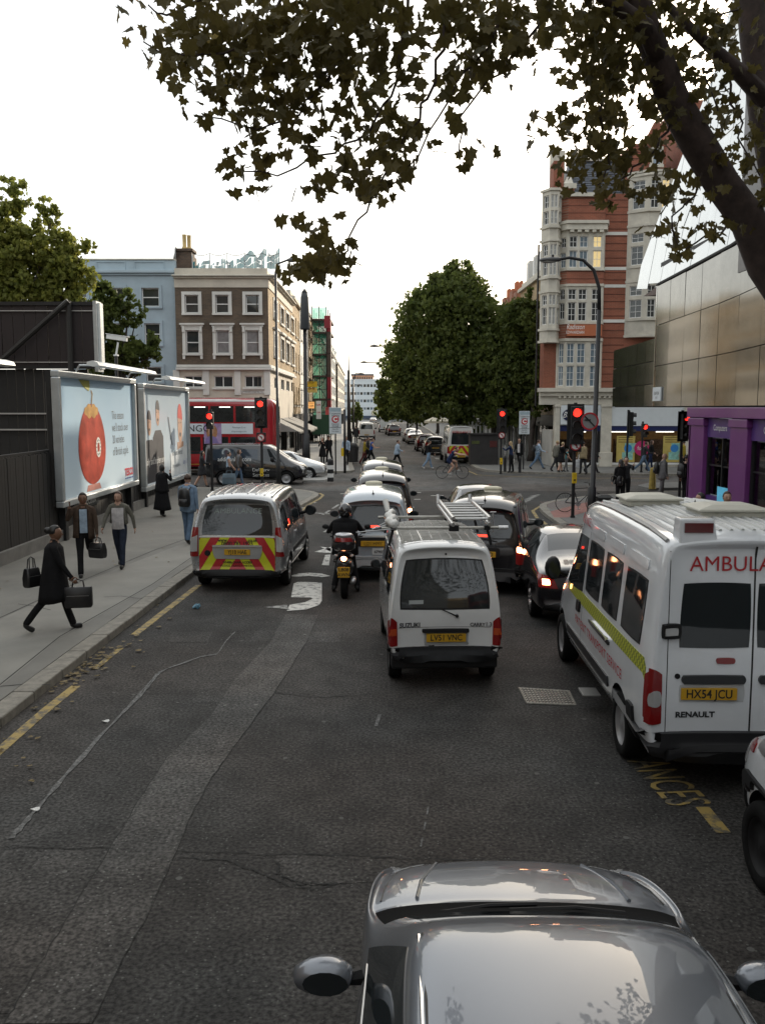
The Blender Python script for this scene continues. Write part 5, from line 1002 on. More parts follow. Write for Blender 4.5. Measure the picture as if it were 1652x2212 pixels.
S = [hsec(.14, .42, 1.02, 1.72, .60, .64, .50, .02, .20), hsec(.02, .34, 1.02, 1.76, .69, .71, .575, .03, .2), hsec(.10, .30, 1.02, 1.80, .73, .735, .615, .035, .22), hsec(.5, .28, 1.02, 1.83, .735, .738, .63, .04, .08), hsec(1.6, .28, 1.02, 1.85, .735, .738, .635, .04), hsec(2.6, .28, 1.02, 1.84, .735, .738, .63, .04), hsec(3.0, .3, 1.02, 1.72, .735, .735, .60, .04, .0), hsec(3.42, .3, .98, 1.05, .72, .71, .62, .03), hsec(3.62, .32, .85, .92, .66, .64, .56, .02), hsec(3.68, .4, .7, .78, .5, .5, .45, .01)]
c = Car(r, bodymesh(S, [(.62, .29, .36, .72), (2.95, .29, .36, .72)], 2, lambda i, j: 1 if (i == 6 and j >= 5) else 0), [vw_, GLASS, dk, BLACK])
c.patch('rear_window', GLASS, [(-.60, 1.0), (.60, 1.0), (.51, 1.62), (-.51, 1.62)], 'r', .2, .006, 12, 8); c.patch('window_seal', BLACK, [(-.62, .98), (.62, .98), (.525, 1.64), (-.525, 1.64)], 'r', .2, .003, 12, 8)
c.rect('bumper', mat('worn_black_bumper', (.022, .023, .025), .8, var=.3, scale=6, spec=.25), -.72, .72, .31, .50, 'r', .05, off=.05, nx=14, thick=.1); b = MB(); b.box(-.70, .70, .10, .3, .2, .36); b.build('rear_apron', BLACK, r, bevel=.03); c.rect('lower_valance', BLACK, -.6, .6, .22, .30, 'r', .05, off=-.02, thick=.3)
for sg in (-1, 1):
 q = [(sg * .735, .52), (sg * .625, .52), (sg * .63, .84), (sg * .71, .91)]; c.patch('tail_lamp', RED, q, 'r', .12, .016, 5, 8); c.patch('tail_lamp_side', RED, [(.02, .54), (.12, .54), (.10, .85), (.04, .89)], 'R' if sg > 0 else 'l', .1, .01, 3, 5)
 c.patch('indicator_lens', mat('orange_red_lens', (.45, .07, .02), .25, var=0, coat=.4), [(sg * .72, .66), (sg * .64, .66), (sg * .642, .75), (sg * .715, .75)], 'r', .1, .022, 4, 3)
 c.patch('side_window', GLASS, [(.35, 1.12), (1.3, 1.12), (1.3, 1.62), (.45, 1.62)], 'R' if sg > 0 else 'l', .15, .006); c.patch('door_window', GLASS, [(1.45, 1.12), (2.75, 1.12), (2.5, 1.62), (1.45, 1.62)], 'R' if sg > 0 else 'l', .12, .006)
c.rect('plate_recess', mat('plate_recess_grey', (.34, .35, .35), .4), -.27, .31, .51, .70, 'r', .06, off=.004); c.rect('plate_garnish', BLACK, -.30, .32, .685, .735, 'r', .1, off=.04)
c.plate('LV51 VNC', .02, .615, off=.018); c.text('SUZUKI', mat('badge_grey', (.06, .06, .065), .4, var=0), -.46, .785, 'r', .01, .085, xs=.95, bold=.003); c.text('CARRY', MATS['badge_grey'], .43, .785, 'r', .01, .065, xs=.95, bold=.002); c.text('1.3', MATS['badge_grey'], .575, .79, 'r', .01, .08, xs=.9, bold=.002)
p, n = c.hit(.16, .90, 'r'); b = MB(); b.tube([p + n * .03, p + n * .035 + Vector((-.20, .02, .09))], [.012, .006], 6); b.tube([p + n * -.01, p + n * .04], [.025, .02], 8); b.build('rear_wiper', BLACK, r); b = MB(); p, n = c.hit(.03, 1.69, 'r'); b.tube([p, p + n * .02], .014, 8); b.build('washer_jet', BLACK, r)
c.rect('window_sticker', mat('sticker_grey', (.35, .38, .38), .5, var=0), -.47, -.28, 1.06, 1.11, 'r', 0, off=.009); c.rect('tailgate_seam', BLACK, -.6, .6, .752, .757, 'r', 0, off=.0015, thick=.002); p, n = c.hit(.30, .535, 'r'); b = MB(); b.tube([p, p + n * .012], .014, 8); b.build('lock', STEEL, r)
c.wheels((.62, 2.95), .30, .17, .63, 'steel'); r.location.z = .05
for ch in r.children:
 if ch.name.startswith('wheel') and ch.type == 'EMPTY': ch.location.z -= .05
c.mirror(.80, 2.95, 1.1, BLACK, .07, .05, .08)
for k in range(9): x = -.52 + k * .13; b = MB(); b.tube([c.hit(x, y, 't')[0] + Vector((0, 0, .002)) for y in (.55, 1.2, 1.9, 2.5)], .009, 5); b.build('roof_rib', vw_, r)
rust = mat('roof_lining_grey', (.24, .235, .215), .8, var=.3, scale=5)
for i in range(4):
 for j in range(5): x0, y0 = -.54 + i * .272, .50 + j * .42; c.rect('roof_panel', rust, x0, x0 + .262, y0, y0 + .41, 't', 0, off=.004, nx=2, ny=2, thick=.004)
RAIL = mat('galvanised_bar', (.38, .37, .34), .4, .8, var=.2)
rk = bpy.data.objects.new('roof_rack', None); COL.objects.link(rk); rk.parent = r
for y in (.75, 1.95): b = MB(); b.tube([(-.80, y, 1.98), (.86, y, 1.98)], .021, 8); b.build('crossbar', RAIL, rk)
for y in (.75, 1.95):
 for sg in (-1, 1): b = MB(); b.tube([(sg * .64, y, 1.98), (sg * .70, y, 1.74)], .02, 6); b.box(sg * .64 - .04, sg * .64 + .04, y - .03, y + .03, 1.95, 2.01); b.build('rack_foot', BLACK, rk)
b = MB(); b.box(.12, .25, .70, .80, 1.94, 2.02); b.build('clamp', BLACK, rk); b = MB(); b.tube([(.80, .75, 1.98), (.93, .75, 1.98)], .028, 8); b.build('bar_cap', mat('silver_tape', (.7, .7, .7), .3, .6), rk)
ld = thing('ladder', 'short aluminium ladder strapped to the right side of the small van roof rack', 'ladder', (0, 0, 0)); ALUM = mat('aluminium', (.55, .55, .54), .32, .9, var=.12)
T_ = lambda p: r.matrix_basis @ Vector(p)
r.rotation_euler = (0, 0, R(2.5)); bpy.context.view_layer.update()
def tl_(x, y, z): return T_((x, y, z))
ld.location = T_((.46, 1.3, 2.02)); LO_ = ld.location
for x in (.16, .66):
 b = MB(); b.tube([tl_(x, .62, 2.04), tl_(x, 2.5, 2.1)], .028, 8); b.build('stile', ALUM, ld, LO_); b = MB(); b.tube([tl_(x + .015, .70, 2.115), tl_(x + .015, 2.6, 2.17)], .026, 8); b.build('stile', ALUM, ld, LO_)
for k in range(7): b = MB(); y = .78 + k * .26; b.tube([tl_(.16, y, 2.1 + k * .006), tl_(.68, y, 2.1 + k * .006)], .018, 8); b.build('rung', ALUM, ld, LO_)
for x in (.16, .66):
 b = MB(); p = tl_(x, 2.5, 2.12); b.tube([p, p + Vector((0, .05, .14))], .03, 6); b.build('ladder_hook', ALUM, ld, LO_)
for y in (.85, 1.9): b = MB(); p = tl_(.74, y, 1.9); b.tube([p, p + Vector((0, 0, .28))], .01, 6); b.tube([p + Vector((-.04, 0, .28)), p + Vector((.04, 0, .28))], .012, 6); b.build('clamp_screw', STEEL, ld, LO_)
bu_ = thing('wrapped_bundle', 'white plastic wrapped bundle of poles tied to the left side of the van rack', 'bundle', T_((-.66, 1.2, 2.0))); BO_ = bu_.location; PLW = mat('white_wrap', (.66, .66, .63), .35, var=.15, scale=12, bump=.6, bscale=25)
b = MB(); rr = []
for i in range(16):
 t = i / 15; cy = .5 + 1.1 * t; rad = .035 + .022 * abs(math.sin(i * 1.7)) + (.018 if 5 < i < 10 else 0); rr.append([tl_(-.66 + .04 * math.sin(i) + rad * math.cos(a) * rnd.uniform(.8, 1.2), cy, 2.05 + .02 * math.sin(i * 2) + .06 * t * t + rad * math.sin(a) * rnd.uniform(.8, 1.2)) for a in [2 * math.pi * k / 9 for k in range(9)]])
b.rings(rr); b.build('wrap', PLW, bu_, BO_, smooth=True); b = MB(); b.tube([tl_(-.67, 1.55, 2.1), tl_(-.69, 1.95, 2.22)], [.035, .045], 10); b.build('roll_end', mat('roll_grey', (.4, .4, .38), .5), bu_, BO_)
for k, (y, l) in enumerate(((.55, -1.15), (1.2, -.92), (1.6, -.9))): b = MB(); b.tube([tl_(-.6, y, 2.0), tl_(l, y - .05, 1.96 - .05 * k)], .008, 5); b.build('loose_wire', STEEL, bu_, BO_)
r = place('van_ambulance', 'silver people carrier ambulance with red and yellow rear chevrons', -2.90, 17.0, -2.0, 'ambulance'); SIL = paint('silver_paint', (.40, .41, .42), .7, .28)
S = [hsec(.16, .45, 1.12, 1.74, .74, .76, .58, .02, .22), hsec(.03, .34, 1.12, 1.80, .86, .88, .68, .04, .2), hsec(.12, .28, 1.12, 1.87, .93, .945, .74, .05, .18), hsec(.6, .26, 1.12, 1.91, .945, .948, .765, .05, .05), hsec(1.7, .26, 1.1, 1.94, .945, .948, .77, .05), hsec(2.9, .26, 1.1, 1.92, .945, .948, .76, .05), hsec(3.25, .26, 1.1, 1.84, .945, .945, .73, .05), hsec(4.05, .28, 1.06, 1.15, .93, .92, .78, .05), hsec(4.6, .3, .88, .96, .86, .84, .7, .04), hsec(4.8, .38, .72, .80, .66, .64, .55, .02)]
c = Car(r, bodymesh(S, [(.92, .32, .39, .92), (3.92, .32, .39, .92)], 2, lambda i, j: 1 if (i == 6 and j >= 5) else 0), [SIL, GLASS, BLACK, BLACK])
c.patch('rear_window', GLASS, [(-.74, 1.13), (.74, 1.13), (.64, 1.73), (-.64, 1.73)], 'r', .16, .006, 12, 8)
YEL = mat('fluorescent_yellow', (.52, .54, .02), .4, var=.08); CRD = mat('reflective_red', (.40, .018, .025), .4, var=.08)
def chevrons(c, x0, x1, z0, z1, n, wtop=.0, steep=.62, inner=None):
 c.patch('chevron_board', YEL, [(x0, z0), (x1, z0), (x1, z1), (x0, z1)], 'r', .03, .004, 14, 8)
 W2 = (x1 - x0) / 2; xm = (x0 + x1) / 2; H_ = z1 - z0; st = (2 * W2) / n
 for sg in (-1, 1):
  for k in range(n):
   d0 = -steep * H_ + k * st; pts = []
   for (d, z) in ((d0, z1), (d0 + st / 2, z1), (d0 + st / 2 + steep * H_, z0), (d0 + steep * H_, z0)): pts.append((d, z))
   def clip(P, f_in, inter):
    o = []
    for i in range(len(P)):
     a, e = P[i], P[(i + 1) % len(P)]
     if f_in(a): o.append(a)
     if f_in(a) != f_in(e): o.append(inter(a, e))
    return o
   for lim, s_ in ((0, 1), (W2, -1)):
    if pts: pts = clip(pts, lambda q: s_ * (q[0] - lim) >= -1e-6, lambda a, e: (lim, a[1] + (e[1] - a[1]) * (lim - a[0]) / (e[0] - a[0])))
   if len(pts) < 3: continue
   b = MB(); zs = sorted({round(q[1], 4) for q in pts} | {z0 + H_ * t / 8 for t in range(9)}); rows_ = []
   for z in zs:
    xs_ = []
    for i in range(len(pts)):
     a, e = pts[i], pts[(i + 1) % len(pts)]
     if abs(a[1] - e[1]) < 1e-7:
      if abs(a[1] - z) < 1e-4: xs_ += [a[0], e[0]]
     elif min(a[1], e[1]) - 1e-5 <= z <= max(a[1], e[1]) + 1e-5: xs_.append(a[0] + (e[0] - a[0]) * (z - a[1]) / (e[1] - a[1]))
    if xs_ and max(xs_) - min(xs_) >= 0: rows_.append((z, min(xs_), max(xs_)))
   for (za, l0, h0), (zb_, l1, h1) in zip(rows_, rows_[1:]):
    if h0 - l0 < 1e-4 and h1 - l1 < 1e-4: continue
    for t in range(4):
     q = []
     for (z, l, h, tt) in ((za, l0, h0, t / 4), (za, l0, h0, (t + 1) / 4), (zb_, l1, h1, (t + 1) / 4), (zb_, l1, h1, t / 4)):
      p, nn = c.hit(xm + sg * (l + (h - l) * tt), z, 'r'); q.append(p + nn * .009)
     b.quad(q)
   if b.f: b.build('chevron', CRD, c.root, fixn=False)
chevrons(c, -.76, .76, .42, 1.09, 4, steep=.62)
c.rect('tailgate_trim', WHITE, -.76, .76, 1.095, 1.125, 'r', 0, off=.008)
for sg in (-1, 1):
 s_ = 'R' if sg > 0 else 'l'
 q = [(sg * .93, .72), (sg * .775, .72), (sg * .775, 1.30), (sg * .86, 1.30)]; c.patch('tail_lamp', RED, q, 'r', .05, .02, 5, 10); q = [(sg * .92, .82), (sg * .80, .82), (sg * .79, 1.15), (sg * .885, 1.1)]; c.patch('clear_lamp', CLEAR, q, 'r', .1, .028, 5, 8)
 c.patch('side_window', GLASS, [(.35, 1.17), (1.55, 1.17), (1.55, 1.74), (.45, 1.74)], s_, .12, .006); c.patch('side_window', GLASS, [(1.65, 1.17), (2.55, 1.17), (2.55, 1.74), (1.65, 1.74)], s_, .1, .006); c.patch('door_window', GLASS, [(2.65, 1.15), (3.75, 1.1), (3.2, 1.72), (2.65, 1.74)], s_, .1, .006)
 c.rect('rub_strip', BLACK, 1.35, 3.5, .62, .72, s_, .05, off=.012, nx=14); c.rect('door_handle', CHROME, 1.75, 1.95, 1.0, 1.03, s_, .2, off=.03); c.rect('door_handle', CHROME, 2.75, 2.95, 1.0, 1.03, s_, .2, off=.03); c.rect('sill_strip', mat('sill_pale', (.4, .4, .38), .4), 1.4, 3.4, .34, .37, s_, 0, off=.014)
 b = MB()
 for y in (.55, 1.1, 1.65, 2.2, 2.75): pass
 for k in range(3): x = sg * (.16 + k * .17); b = MB(); b.tube([c.hit(x, y, 't')[0] for y in (.5, 1.0, 1.6, 2.2, 2.8)], .016, 6); b.build('roof_rib', SIL, r)
 b = MB(); b.tube([c.hit(sg * .66, y, 't')[0] + Vector((0, 0, .01)) for y in (.45, 1.0, 1.8, 2.6, 3.0)], .02, 6); b.build('roof_gutter', SIL, r)
c.rect('bumper', BLACK, -.93, .93, .26, .43, 'r', .04, off=.05, nx=16, thick=.2); c.patch('plate_surround', mat('plate_silver', (.45, .46, .46), .3, .5), [(-.46, .66), (.46, .66), (.52, .92), (-.52, .92)], 'r', .15, .02, 8, 5); c.rect('tailgate_handle', CHROME, -.5, .5, .905, .945, 'r', .1, off=.05)
c.plate('YJ10 HAE', 0, .80, off=.035)
for s, x, z, sz in (('www.', -.29, 1.035, .085), ('.co.uk', .30, 1.035, .085), ('0800 781 1925', 0, .965, .105), ('WHEELCHAIR ACCESS', 0, .59, .06), ('PLEASE LEAVE 3 METRES', 0, .52, .065)): c.text(s, INK, x, z, 'r', .013, sz, bold=.002)
c.text('AMBULANCE', mat('window_lettering', (.22, .26, .24), .5, var=.3), 0, 1.6, 'r', .01, .15, bold=.004, xs=1.1); c.wheels((.92, 3.92), .32, .2, .84, 'alloy'); c.mirror(1.08, 3.35, 1.28, BLACK, .12, .08, .13)
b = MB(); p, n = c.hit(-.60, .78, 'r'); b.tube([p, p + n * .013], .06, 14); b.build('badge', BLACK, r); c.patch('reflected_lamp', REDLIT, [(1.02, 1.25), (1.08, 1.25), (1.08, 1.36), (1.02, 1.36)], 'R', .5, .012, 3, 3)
def taxi(label, x, y, head, col, cname, plate=None, lit=False, group=None):
 r = place('taxi', label, x, y, head, 'taxi', group); P_ = paint(cname, col, .3 if sum(col) > .3 else 0, .2)
 S = [hsec(.22, .42, 1.0, 1.60, .62, .64, .5, .02, .28), hsec(.06, .32, 1.0, 1.66, .76, .77, .60, .04, .26), hsec(.02, .28, 1.0, 1.66, .80, .80, .62, .05, .34), hsec(.28, .27, 1.0, 1.77, .83, .815, .66, .06, .22), hsec(.9, .26, 1.0, 1.83, .84, .815, .67, .06), hsec(2.3, .26, 1.0, 1.84, .84, .81, .665, .06), hsec(2.75, .27, 1.0, 1.79, .835, .80, .64, .06), hsec(3.15, .28, 1.0, 1.12, .82, .77, .62, .06), hsec(3.9, .3, .86, .96, .78, .7, .56, .06), hsec(4.4, .34, .76, .84, .70, .62, .5, .05), hsec(4.56, .42, .64, .7, .52, .5, .42, .02)]
 c = Car(r, bodymesh(S, [(.95, .33, .37, .82), (3.84, .33, .37, .82)], 2, lambda i, j: 1 if (i == 6 and j >= 5) else 0), [P_, GLASS, BLACK, BLACK])
 c.patch('rear_window', GLASS, [(-.60, 1.10), (.60, 1.10), (.53, 1.56), (-.53, 1.56)], 'r', .30, .006, 12, 8); c.patch('window_seal', BLACK, [(-.62, 1.08), (.62, 1.08), (.55, 1.58), (-.55, 1.58)], 'r', .30, .003, 12, 8)
 for sg in (-1, 1):
  s_ = 'R' if sg > 0 else 'l'
  c.patch('side_window', GLASS, [(.55, 1.08), (1.1, 1.06), (1.1, 1.58), (.75, 1.58)], s_, .2, .006); c.patch('side_window', GLASS, [(1.2, 1.06), (2.05, 1.06), (2.05, 1.6), (1.2, 1.6)], s_, .12, .006); c.patch('door_window', GLASS, [(2.15, 1.06), (3.0, 1.06), (2.62, 1.58), (2.15, 1.6)], s_, .12, .006)
  q = [(sg * .80, .62), (sg * .66, .62), (sg * .67, .98), (sg * .765, .98)]; c.patch('tail_lamp', RED, q, 'r', .25, .02, 5, 7)
  if lit: c.patch('brake_lamp', HOTLIT, [(sg * .79, .86), (sg * .69, .86), (sg * .69, .97), (sg * .77, .97)], 'r', .4, .03, 4, 4)
  c.rect('sill', BLACK, 1.3, 3.4, .27, .36, s_, 0, off=.012, nx=10); c.rect('door_handle', CHROME, 1.3, 1.45, .97, 1.0, s_, .2, off=.03)
 c.rect('bumper', BLACK if not plate else mat('taxi_grey_bumper', (.13, .135, .14), .5, var=.1), -.80, .80, .28, .46, 'r', .06, off=.06, nx=14, thick=.2); c.rect('bumper_top', mat('bumper_pale', (.34, .35, .36), .35) if plate else BLACK, -.79, .79, .455, .52, 'r', .05, off=.07, nx=14, thick=.1)
 c.rect('plate_recess', BLACK, -.34, .34, .72, .92, 'r', .2, off=.012); c.plate(plate or 'LT02 XYD', 0, .79, off=.03); c.rect('high_brake_lamp', REDLIT if lit else RED, -.14, .14, 1.125, 1.165, 'r', .2, off=.014)
 b = MB(); q = c.hit(0, 2.25, 't')[0]; b.rings([[(.2 * s1 * math.cos(a), 2.25 + .09 * s1 * math.sin(a), q.z + zz) for a in [2 * math.pi * k / 16 for k in range(16)]] for s1, zz in ((1, -.03), (1, .03), (.9, .06), (.5, .075))]); b.build('roof_sign', mat('taxi_sign', (.7, .66, .5), .4), r, smooth=True)
 b = MB(); q = c.hit(0, .55, 't')[0]; b.tube([q, q + Vector((0, -.05, .10))], [.012, .004], 6); b.tube([q - Vector((0, 0, .01)), q + Vector((0, 0, .015))], .025, 8); b.build('aerial', BLACK, r)
 p, n = c.hit(.28, 1.04, 'r'); b = MB(); b.tube([p + n * .02, p + n * .03 + Vector((-.30, 0, .05))], [.012, .006], 6); b.build('rear_wiper', BLACK, r)
 if plate: c.rect('licence_plate', mat('licence_white', (.6, .62, .62), .4), -.02, .28, .55, .69, 'r', .1, off=.02); c.text('67903', INK, .13, .61, 'r', .026, .085, bold=.002); c.rect('badge', BLACK, .46, .58, .58, .61, 'r', .1, off=.012)
 c.wheels((.95, 3.84), .32, .19, .73, 'cap'); c.mirror(.96, 2.95, 1.1, BLACK, .10, .07, .085); return r, c
taxi('silver grey London taxi with the yellow plate partly hidden by the scooter rider', -.20, 18.1, 0, (.36, .40, .44), 'taxi_silver', 'LJ21 HMY', True)
taxi('black London taxi directly ahead of the silver grey taxi with red rear light', .02, 23.2, 1, (.012, .012, .014), 'taxi_black', None, True)
taxi('black London taxi at the head of the queue into the junction', .02, 28.2, 1.5, (.012, .012, .014), 'taxi_black')
r, c = taxi('black London taxi turning right with its brake lamp lit beside the white van', 1.93, 16.75, -12.5, (.014, .013, .014), 'taxi_black', None, True)
def saloon(name, label, x, y, head, col, cname, kind='saloon', plate=None, group=None, sc=1.0, metal=0.0, lamps='lit', sub=2, detail=True, cat='car'):
 r = place(name, label, x, y, head, cat, group); P_ = paint(cname, col, metal, .2)
 if kind == 'saloon':
  S = [hsec(.10, .42, .80, .90, .68, .70, .55, .01, .0), hsec(.0, .32, .84, .97, .80, .80, .66, .02, .02), hsec(.1, .26, .88, 1.02, .86, .855, .70, .025), hsec(.62, .24, .93, 1.05, .885, .87, .70, .03), hsec(.98, .24, .95, 1.12, .885, .87, .66, .03), hsec(1.62, .24, .95, 1.40, .885, .865, .58, .03), hsec(2.3, .24, .94, 1.44, .885, .86, .585, .04), hsec(2.85, .24, .93, 1.39, .885, .86, .58, .03), hsec(3.45, .24, .91, 1.02, .88, .84, .66, .03), hsec(4.1, .26, .78, .88, .85, .78, .62, .03), hsec(4.5, .32, .66, .74, .74, .68, .54, .02), hsec(4.6, .4, .58, .64, .56, .54, .44, .01)]
  gl = lambda i, j: (1 if i == 7 else 2 if i == 4 else 0) if j >= 6 else 0; L = 4.6; sw_ = [[(1.12, 1.0), (2.15, .99), (2.15, 1.36), (1.66, 1.36)], [(2.23, .99), (3.2, .98), (2.8, 1.34), (2.23, 1.36)]]
 else:
  S = [hsec(.16, .45, .92, 1.28, .66, .68, .5, .01, .25), hsec(.03, .34, .92, 1.36, .80, .81, .58, .02, .32), hsec(.08, .27, .92, 1.40, .85, .85, .60, .03, .36), hsec(.55, .25, .93, 1.43, .87, .86, .60, .04, .12), hsec(1.5, .24, .92, 1.47, .875, .865, .61, .04), hsec(2.2, .24, .92, 1.45, .875, .86, .60, .04), hsec(2.5, .24, .92, 1.40, .875, .86, .59, .03), hsec(3.15, .24, .92, 1.03, .87, .84, .66, .03), hsec(3.75, .27, .8, .88, .83, .78, .6, .03), hsec(4.1, .33, .66, .74, .7, .66, .52, .02), hsec(4.2, .4, .58, .64, .54, .52, .42, .01)]
  gl = lambda i, j: 1 if i == 6 and j >= 6 else 0; L = 4.2; sw_ = [[(.5, 1.0), (1.4, .99), (1.4, 1.38), (.75, 1.36)], [(1.48, .99), (2.85, .98), (2.45, 1.36), (1.48, 1.39)]]
 c = Car(r, bodymesh(S, [(.95 if kind == 'saloon' else .75, .31, .36, .86), (L - .85, .31, .36, .86)], sub, gl), [P_, GLASS, GLASS, BLACK], ('body', 'windscreen', 'rear_window', 'wheel_arch'))
 for sg in (-1, 1):
  s_ = 'R' if sg > 0 else 'l'
  for q in sw_: c.patch('side_window', GLASS, q, s_, .12, .006)
  if kind == 'saloon': q = [(sg * .83, .70), (sg * .50, .66), (sg * .60, .88), (sg * .83, .92)]
  else: q = [(sg * .83, .75), (sg * .62, .75), (sg * .64, 1.0), (sg * .80, 1.02)]
  c.patch('tail_lamp', RED, q, 'r', .15, .014, 6, 5)
  if lamps == 'lit': c.patch('brake_lamp', HOTLIT, [(sg * .78, .745), (sg * .64, .735), (sg * .66, .835), (sg * .78, .85)], 'r', .3, .024, 4, 4)
 if kind != 'saloon': c.patch('rear_window', GLASS, [(-.58, .98), (.58, .98), (.48, 1.32), (-.48, 1.32)], 'r', .2, .006)
 c.rect('bumper_shadow', BLACK, -.75, .75, .27, .40, 'r', .05, off=.02, nx=10); c.plate(plate or 'LB56 KVO', 0, .72 if kind == 'saloon' else .58, off=.016)
 c.wheels((.95 if kind == 'saloon' else .75, L - .85), .315, .2, .77, 'alloy'); c.mirror(.985, L * .66, .98, BLACK if not metal else P_, .10, .07, .065, .03); return r, c
r, c = saloon('saloon_car', 'black saloon with glowing tail lamp stopped in front of the patient transport ambulance', 3.42, 14.1, -3, (.012, .012, .015), 'black_metallic', plate='KY07 UEB', metal=.2)
c.text('C180', CHROME, -.62, .955, 'r', .012, .075, bold=.003); c.rect('chrome_strip', CHROME, -.36, .36, .845, .865, 'r', .1, off=.02)
saloon('saloon_car', 'dark saloon crossing the stop line ahead of the turning black taxi', 2.72, 23.1, -1, (.05, .052, .056), 'charcoal_metallic', metal=.6, lamps='off')
r = place('high_roof_ambulance', 'tall white patient transport ambulance with green yellow side stripe and roof vents', 3.46, 7.82, -1.6, 'ambulance'); AW = paint('ambulance_white', (.74, .77, .80), 0, .25)
S = [hsec(.10, .48, 1.25, 2.34, .80, .82, .70, .01, .05), hsec(.0, .40, 1.25, 2.40, .93, .94, .80, .03, .06), hsec(.05, .34, 1.25, 2.44, .985, .99, .85, .04, .06), hsec(.5, .32, 1.25, 2.48, .99, .995, .87, .04, .02), hsec(2.4, .32, 1.2, 2.50, .99, .995, .87, .04), hsec(3.5, .32, 1.18, 2.48, .99, .99, .86, .05), hsec(3.95, .32, 1.16, 2.30, .985, .98, .80, .06), hsec(4.75, .32, 1.12, 1.30, .97, .94, .80, .06), hsec(5.15, .34, .98, 1.08, .92, .86, .74, .05), hsec(5.4, .42, .78, .86, .72, .68, .6, .03)]
c = Car(r, bodymesh(S, [(1.0, .34, .43, .96), (4.52, .34, .43, .96)], 2, lambda i, j: 1 if (i == 6 and j >= 5) else 0), [AW, GLASS, BLACK, BLACK])
DT = mat('door_trim_dark', (.025, .027, .03), .45, var=.1)
for x0, x1, d in ((-.70, -.03, 0), (.03, .70, 1)): c.patch('rear_window', GLASS, [(x0, 1.42), (x1, 1.42), (x1 - (.03 if d else 0), 2.04), (x0 + (0 if d else .03), 2.04)], 'r', .12, .006, 10, 8)
c.rect('door_gap', INK, -.008, .008, .52, 2.38, 'r', 0, off=.002, nx=1, ny=16, thick=.01)
for sg in (-1, 1):
 s_ = 'R' if sg > 0 else 'l'
 c.rect('door_edge_gap', INK, sg * .80 - .004, sg * .80 + .004, .52, 2.34, 'r', 0, off=.002, nx=1, ny=16, thick=.01)
 q = [(sg * .985, .70), (sg * .85, .70), (sg * .855, 1.19), (sg * .96, 1.25)]; c.patch('tail_lamp', RED, q, 'r', .14, .02, 5, 10); c.patch('tail_lamp_side', RED, [(.01, .72), (.10, .72), (.08, 1.18), (.02, 1.23)], s_, .1, .008, 3, 6)
 c.patch('clear_lamp', CLEAR, [(sg * .972, .87), (sg * .86, .87), (sg * .862, 1.03), (sg * .965, 1.03)], 'r', .8, .03, 6, 6)
 c.rect('hinge', BLACK, sg * .78 - .09, sg * .78 + .09, 1.52, 1.66, 'r', .3, off=.05); c.rect('hinge_cap', mat('hinge_silver', (.5, .5, .5), .35, .4), sg * .79 - .075, sg * .79 + .06, 1.555, 1.625, 'r', .2, off=.062)
 c.rect('door_handle', DT, (.06 if sg > 0 else -.66), (.66 if sg > 0 else -.06), 1.08, 1.165, 'r', .25, off=.03, nx=10)
 c.rect('lock', BLACK, sg * .70 - .025, sg * .70 + .025, 1.13, 1.18, 'r', .9, off=.012, nx=4, ny=4)
 for a0, a1 in ((.38, 1.12), (1.32, 2.05), (2.22, 2.98)): c.rect('side_window', GLASS, a0, a1, 1.38, 2.0, s_, .14, off=.006, nx=8, ny=8); c.rect('window_seal', BLACK, a0 - .02, a1 + .02, 1.36, 2.02, s_, .14, off=.003, nx=8, ny=8)
 c.patch('door_window', GLASS, [(3.12, 1.3), (4.35, 1.22), (3.85, 1.98), (3.12, 2.02)], s_, .12, .006, 8, 8)
 CHK = MATS.get('checker_stripe')
 if not CHK:
  CHK = bpy.data.materials.new('checker_stripe'); CHK.use_nodes = True; nt = CHK.node_tree; ck = nd(nt, 'ShaderNodeTexChecker'); ck.inputs['Scale'].default_value = 22; ck.inputs[1].default_value = (.42, .44, .03, 1); ck.inputs[2].default_value = (.16, .19, .025, 1)
  tc = nd(nt, 'ShaderNodeTexCoord'); mp = nd(nt, 'ShaderNodeVectorMath', operation='MULTIPLY'); mp.inputs[1].default_value = (0, 1, 1); nt.links.new(tc.outputs['Object'], mp.inputs[0]); ad = nd(nt, 'ShaderNodeVectorMath', operation='ADD'); ad.inputs[1].default_value = (.01, 0, 0); nt.links.new(mp.outputs[0], ad.inputs[0]); nt.links.new(ad.outputs[0], ck.inputs[0]); nt.links.new(ck.outputs[0], nt.nodes['Principled BSDF'].inputs['Base Color']); MATS['checker_stripe'] = CHK
 c.rect('side_stripe', CHK, .02, 4.2, 1.15, 1.30, s_, 0, off=.004, nx=24, ny=3)
 c.rect('rub_strip', DT, 1.5, 4.0, .58, .70, s_, .04, off=.02, nx=16); c.rect('sill_strip', BLACK, 1.45, 4.1, .33, .42, s_, 0, off=.01, nx=12); c.rect('wheel_flare', BLACK, .42, .62, .36, .75, s_, .2, off=.03)
 c.rect('grab_rail', CHROME, 1.55, 2.45, 1.08, 1.12, s_, .2, off=.045, nx=10); c.rect('grab_rail_base', BLACK, 1.5, 2.5, 1.05, 1.085, s_, .1, off=.02, nx=10)
 c.rect('door_handle', BLACK, 3.15, 3.33, 1.03, 1.17, s_, .25, off=.03); c.rect('door_seam', INK, 3.05, 3.056, .5, 2.1, s_, 0, off=.002, nx=1, ny=12, thick=.01)
 VRED = mat('vinyl_red', (.36, .012, .02), .9, var=.05, spec=.08); c.text('PATIENT TRANSPORT SERVICE', VRED, 2.15, .90, s_, .01, .15, xs=1.1, space=1.12); c.text('AMBULANCE', VRED, 3.45, 2.2, s_, .022, .15, bold=.002, xs=.9)
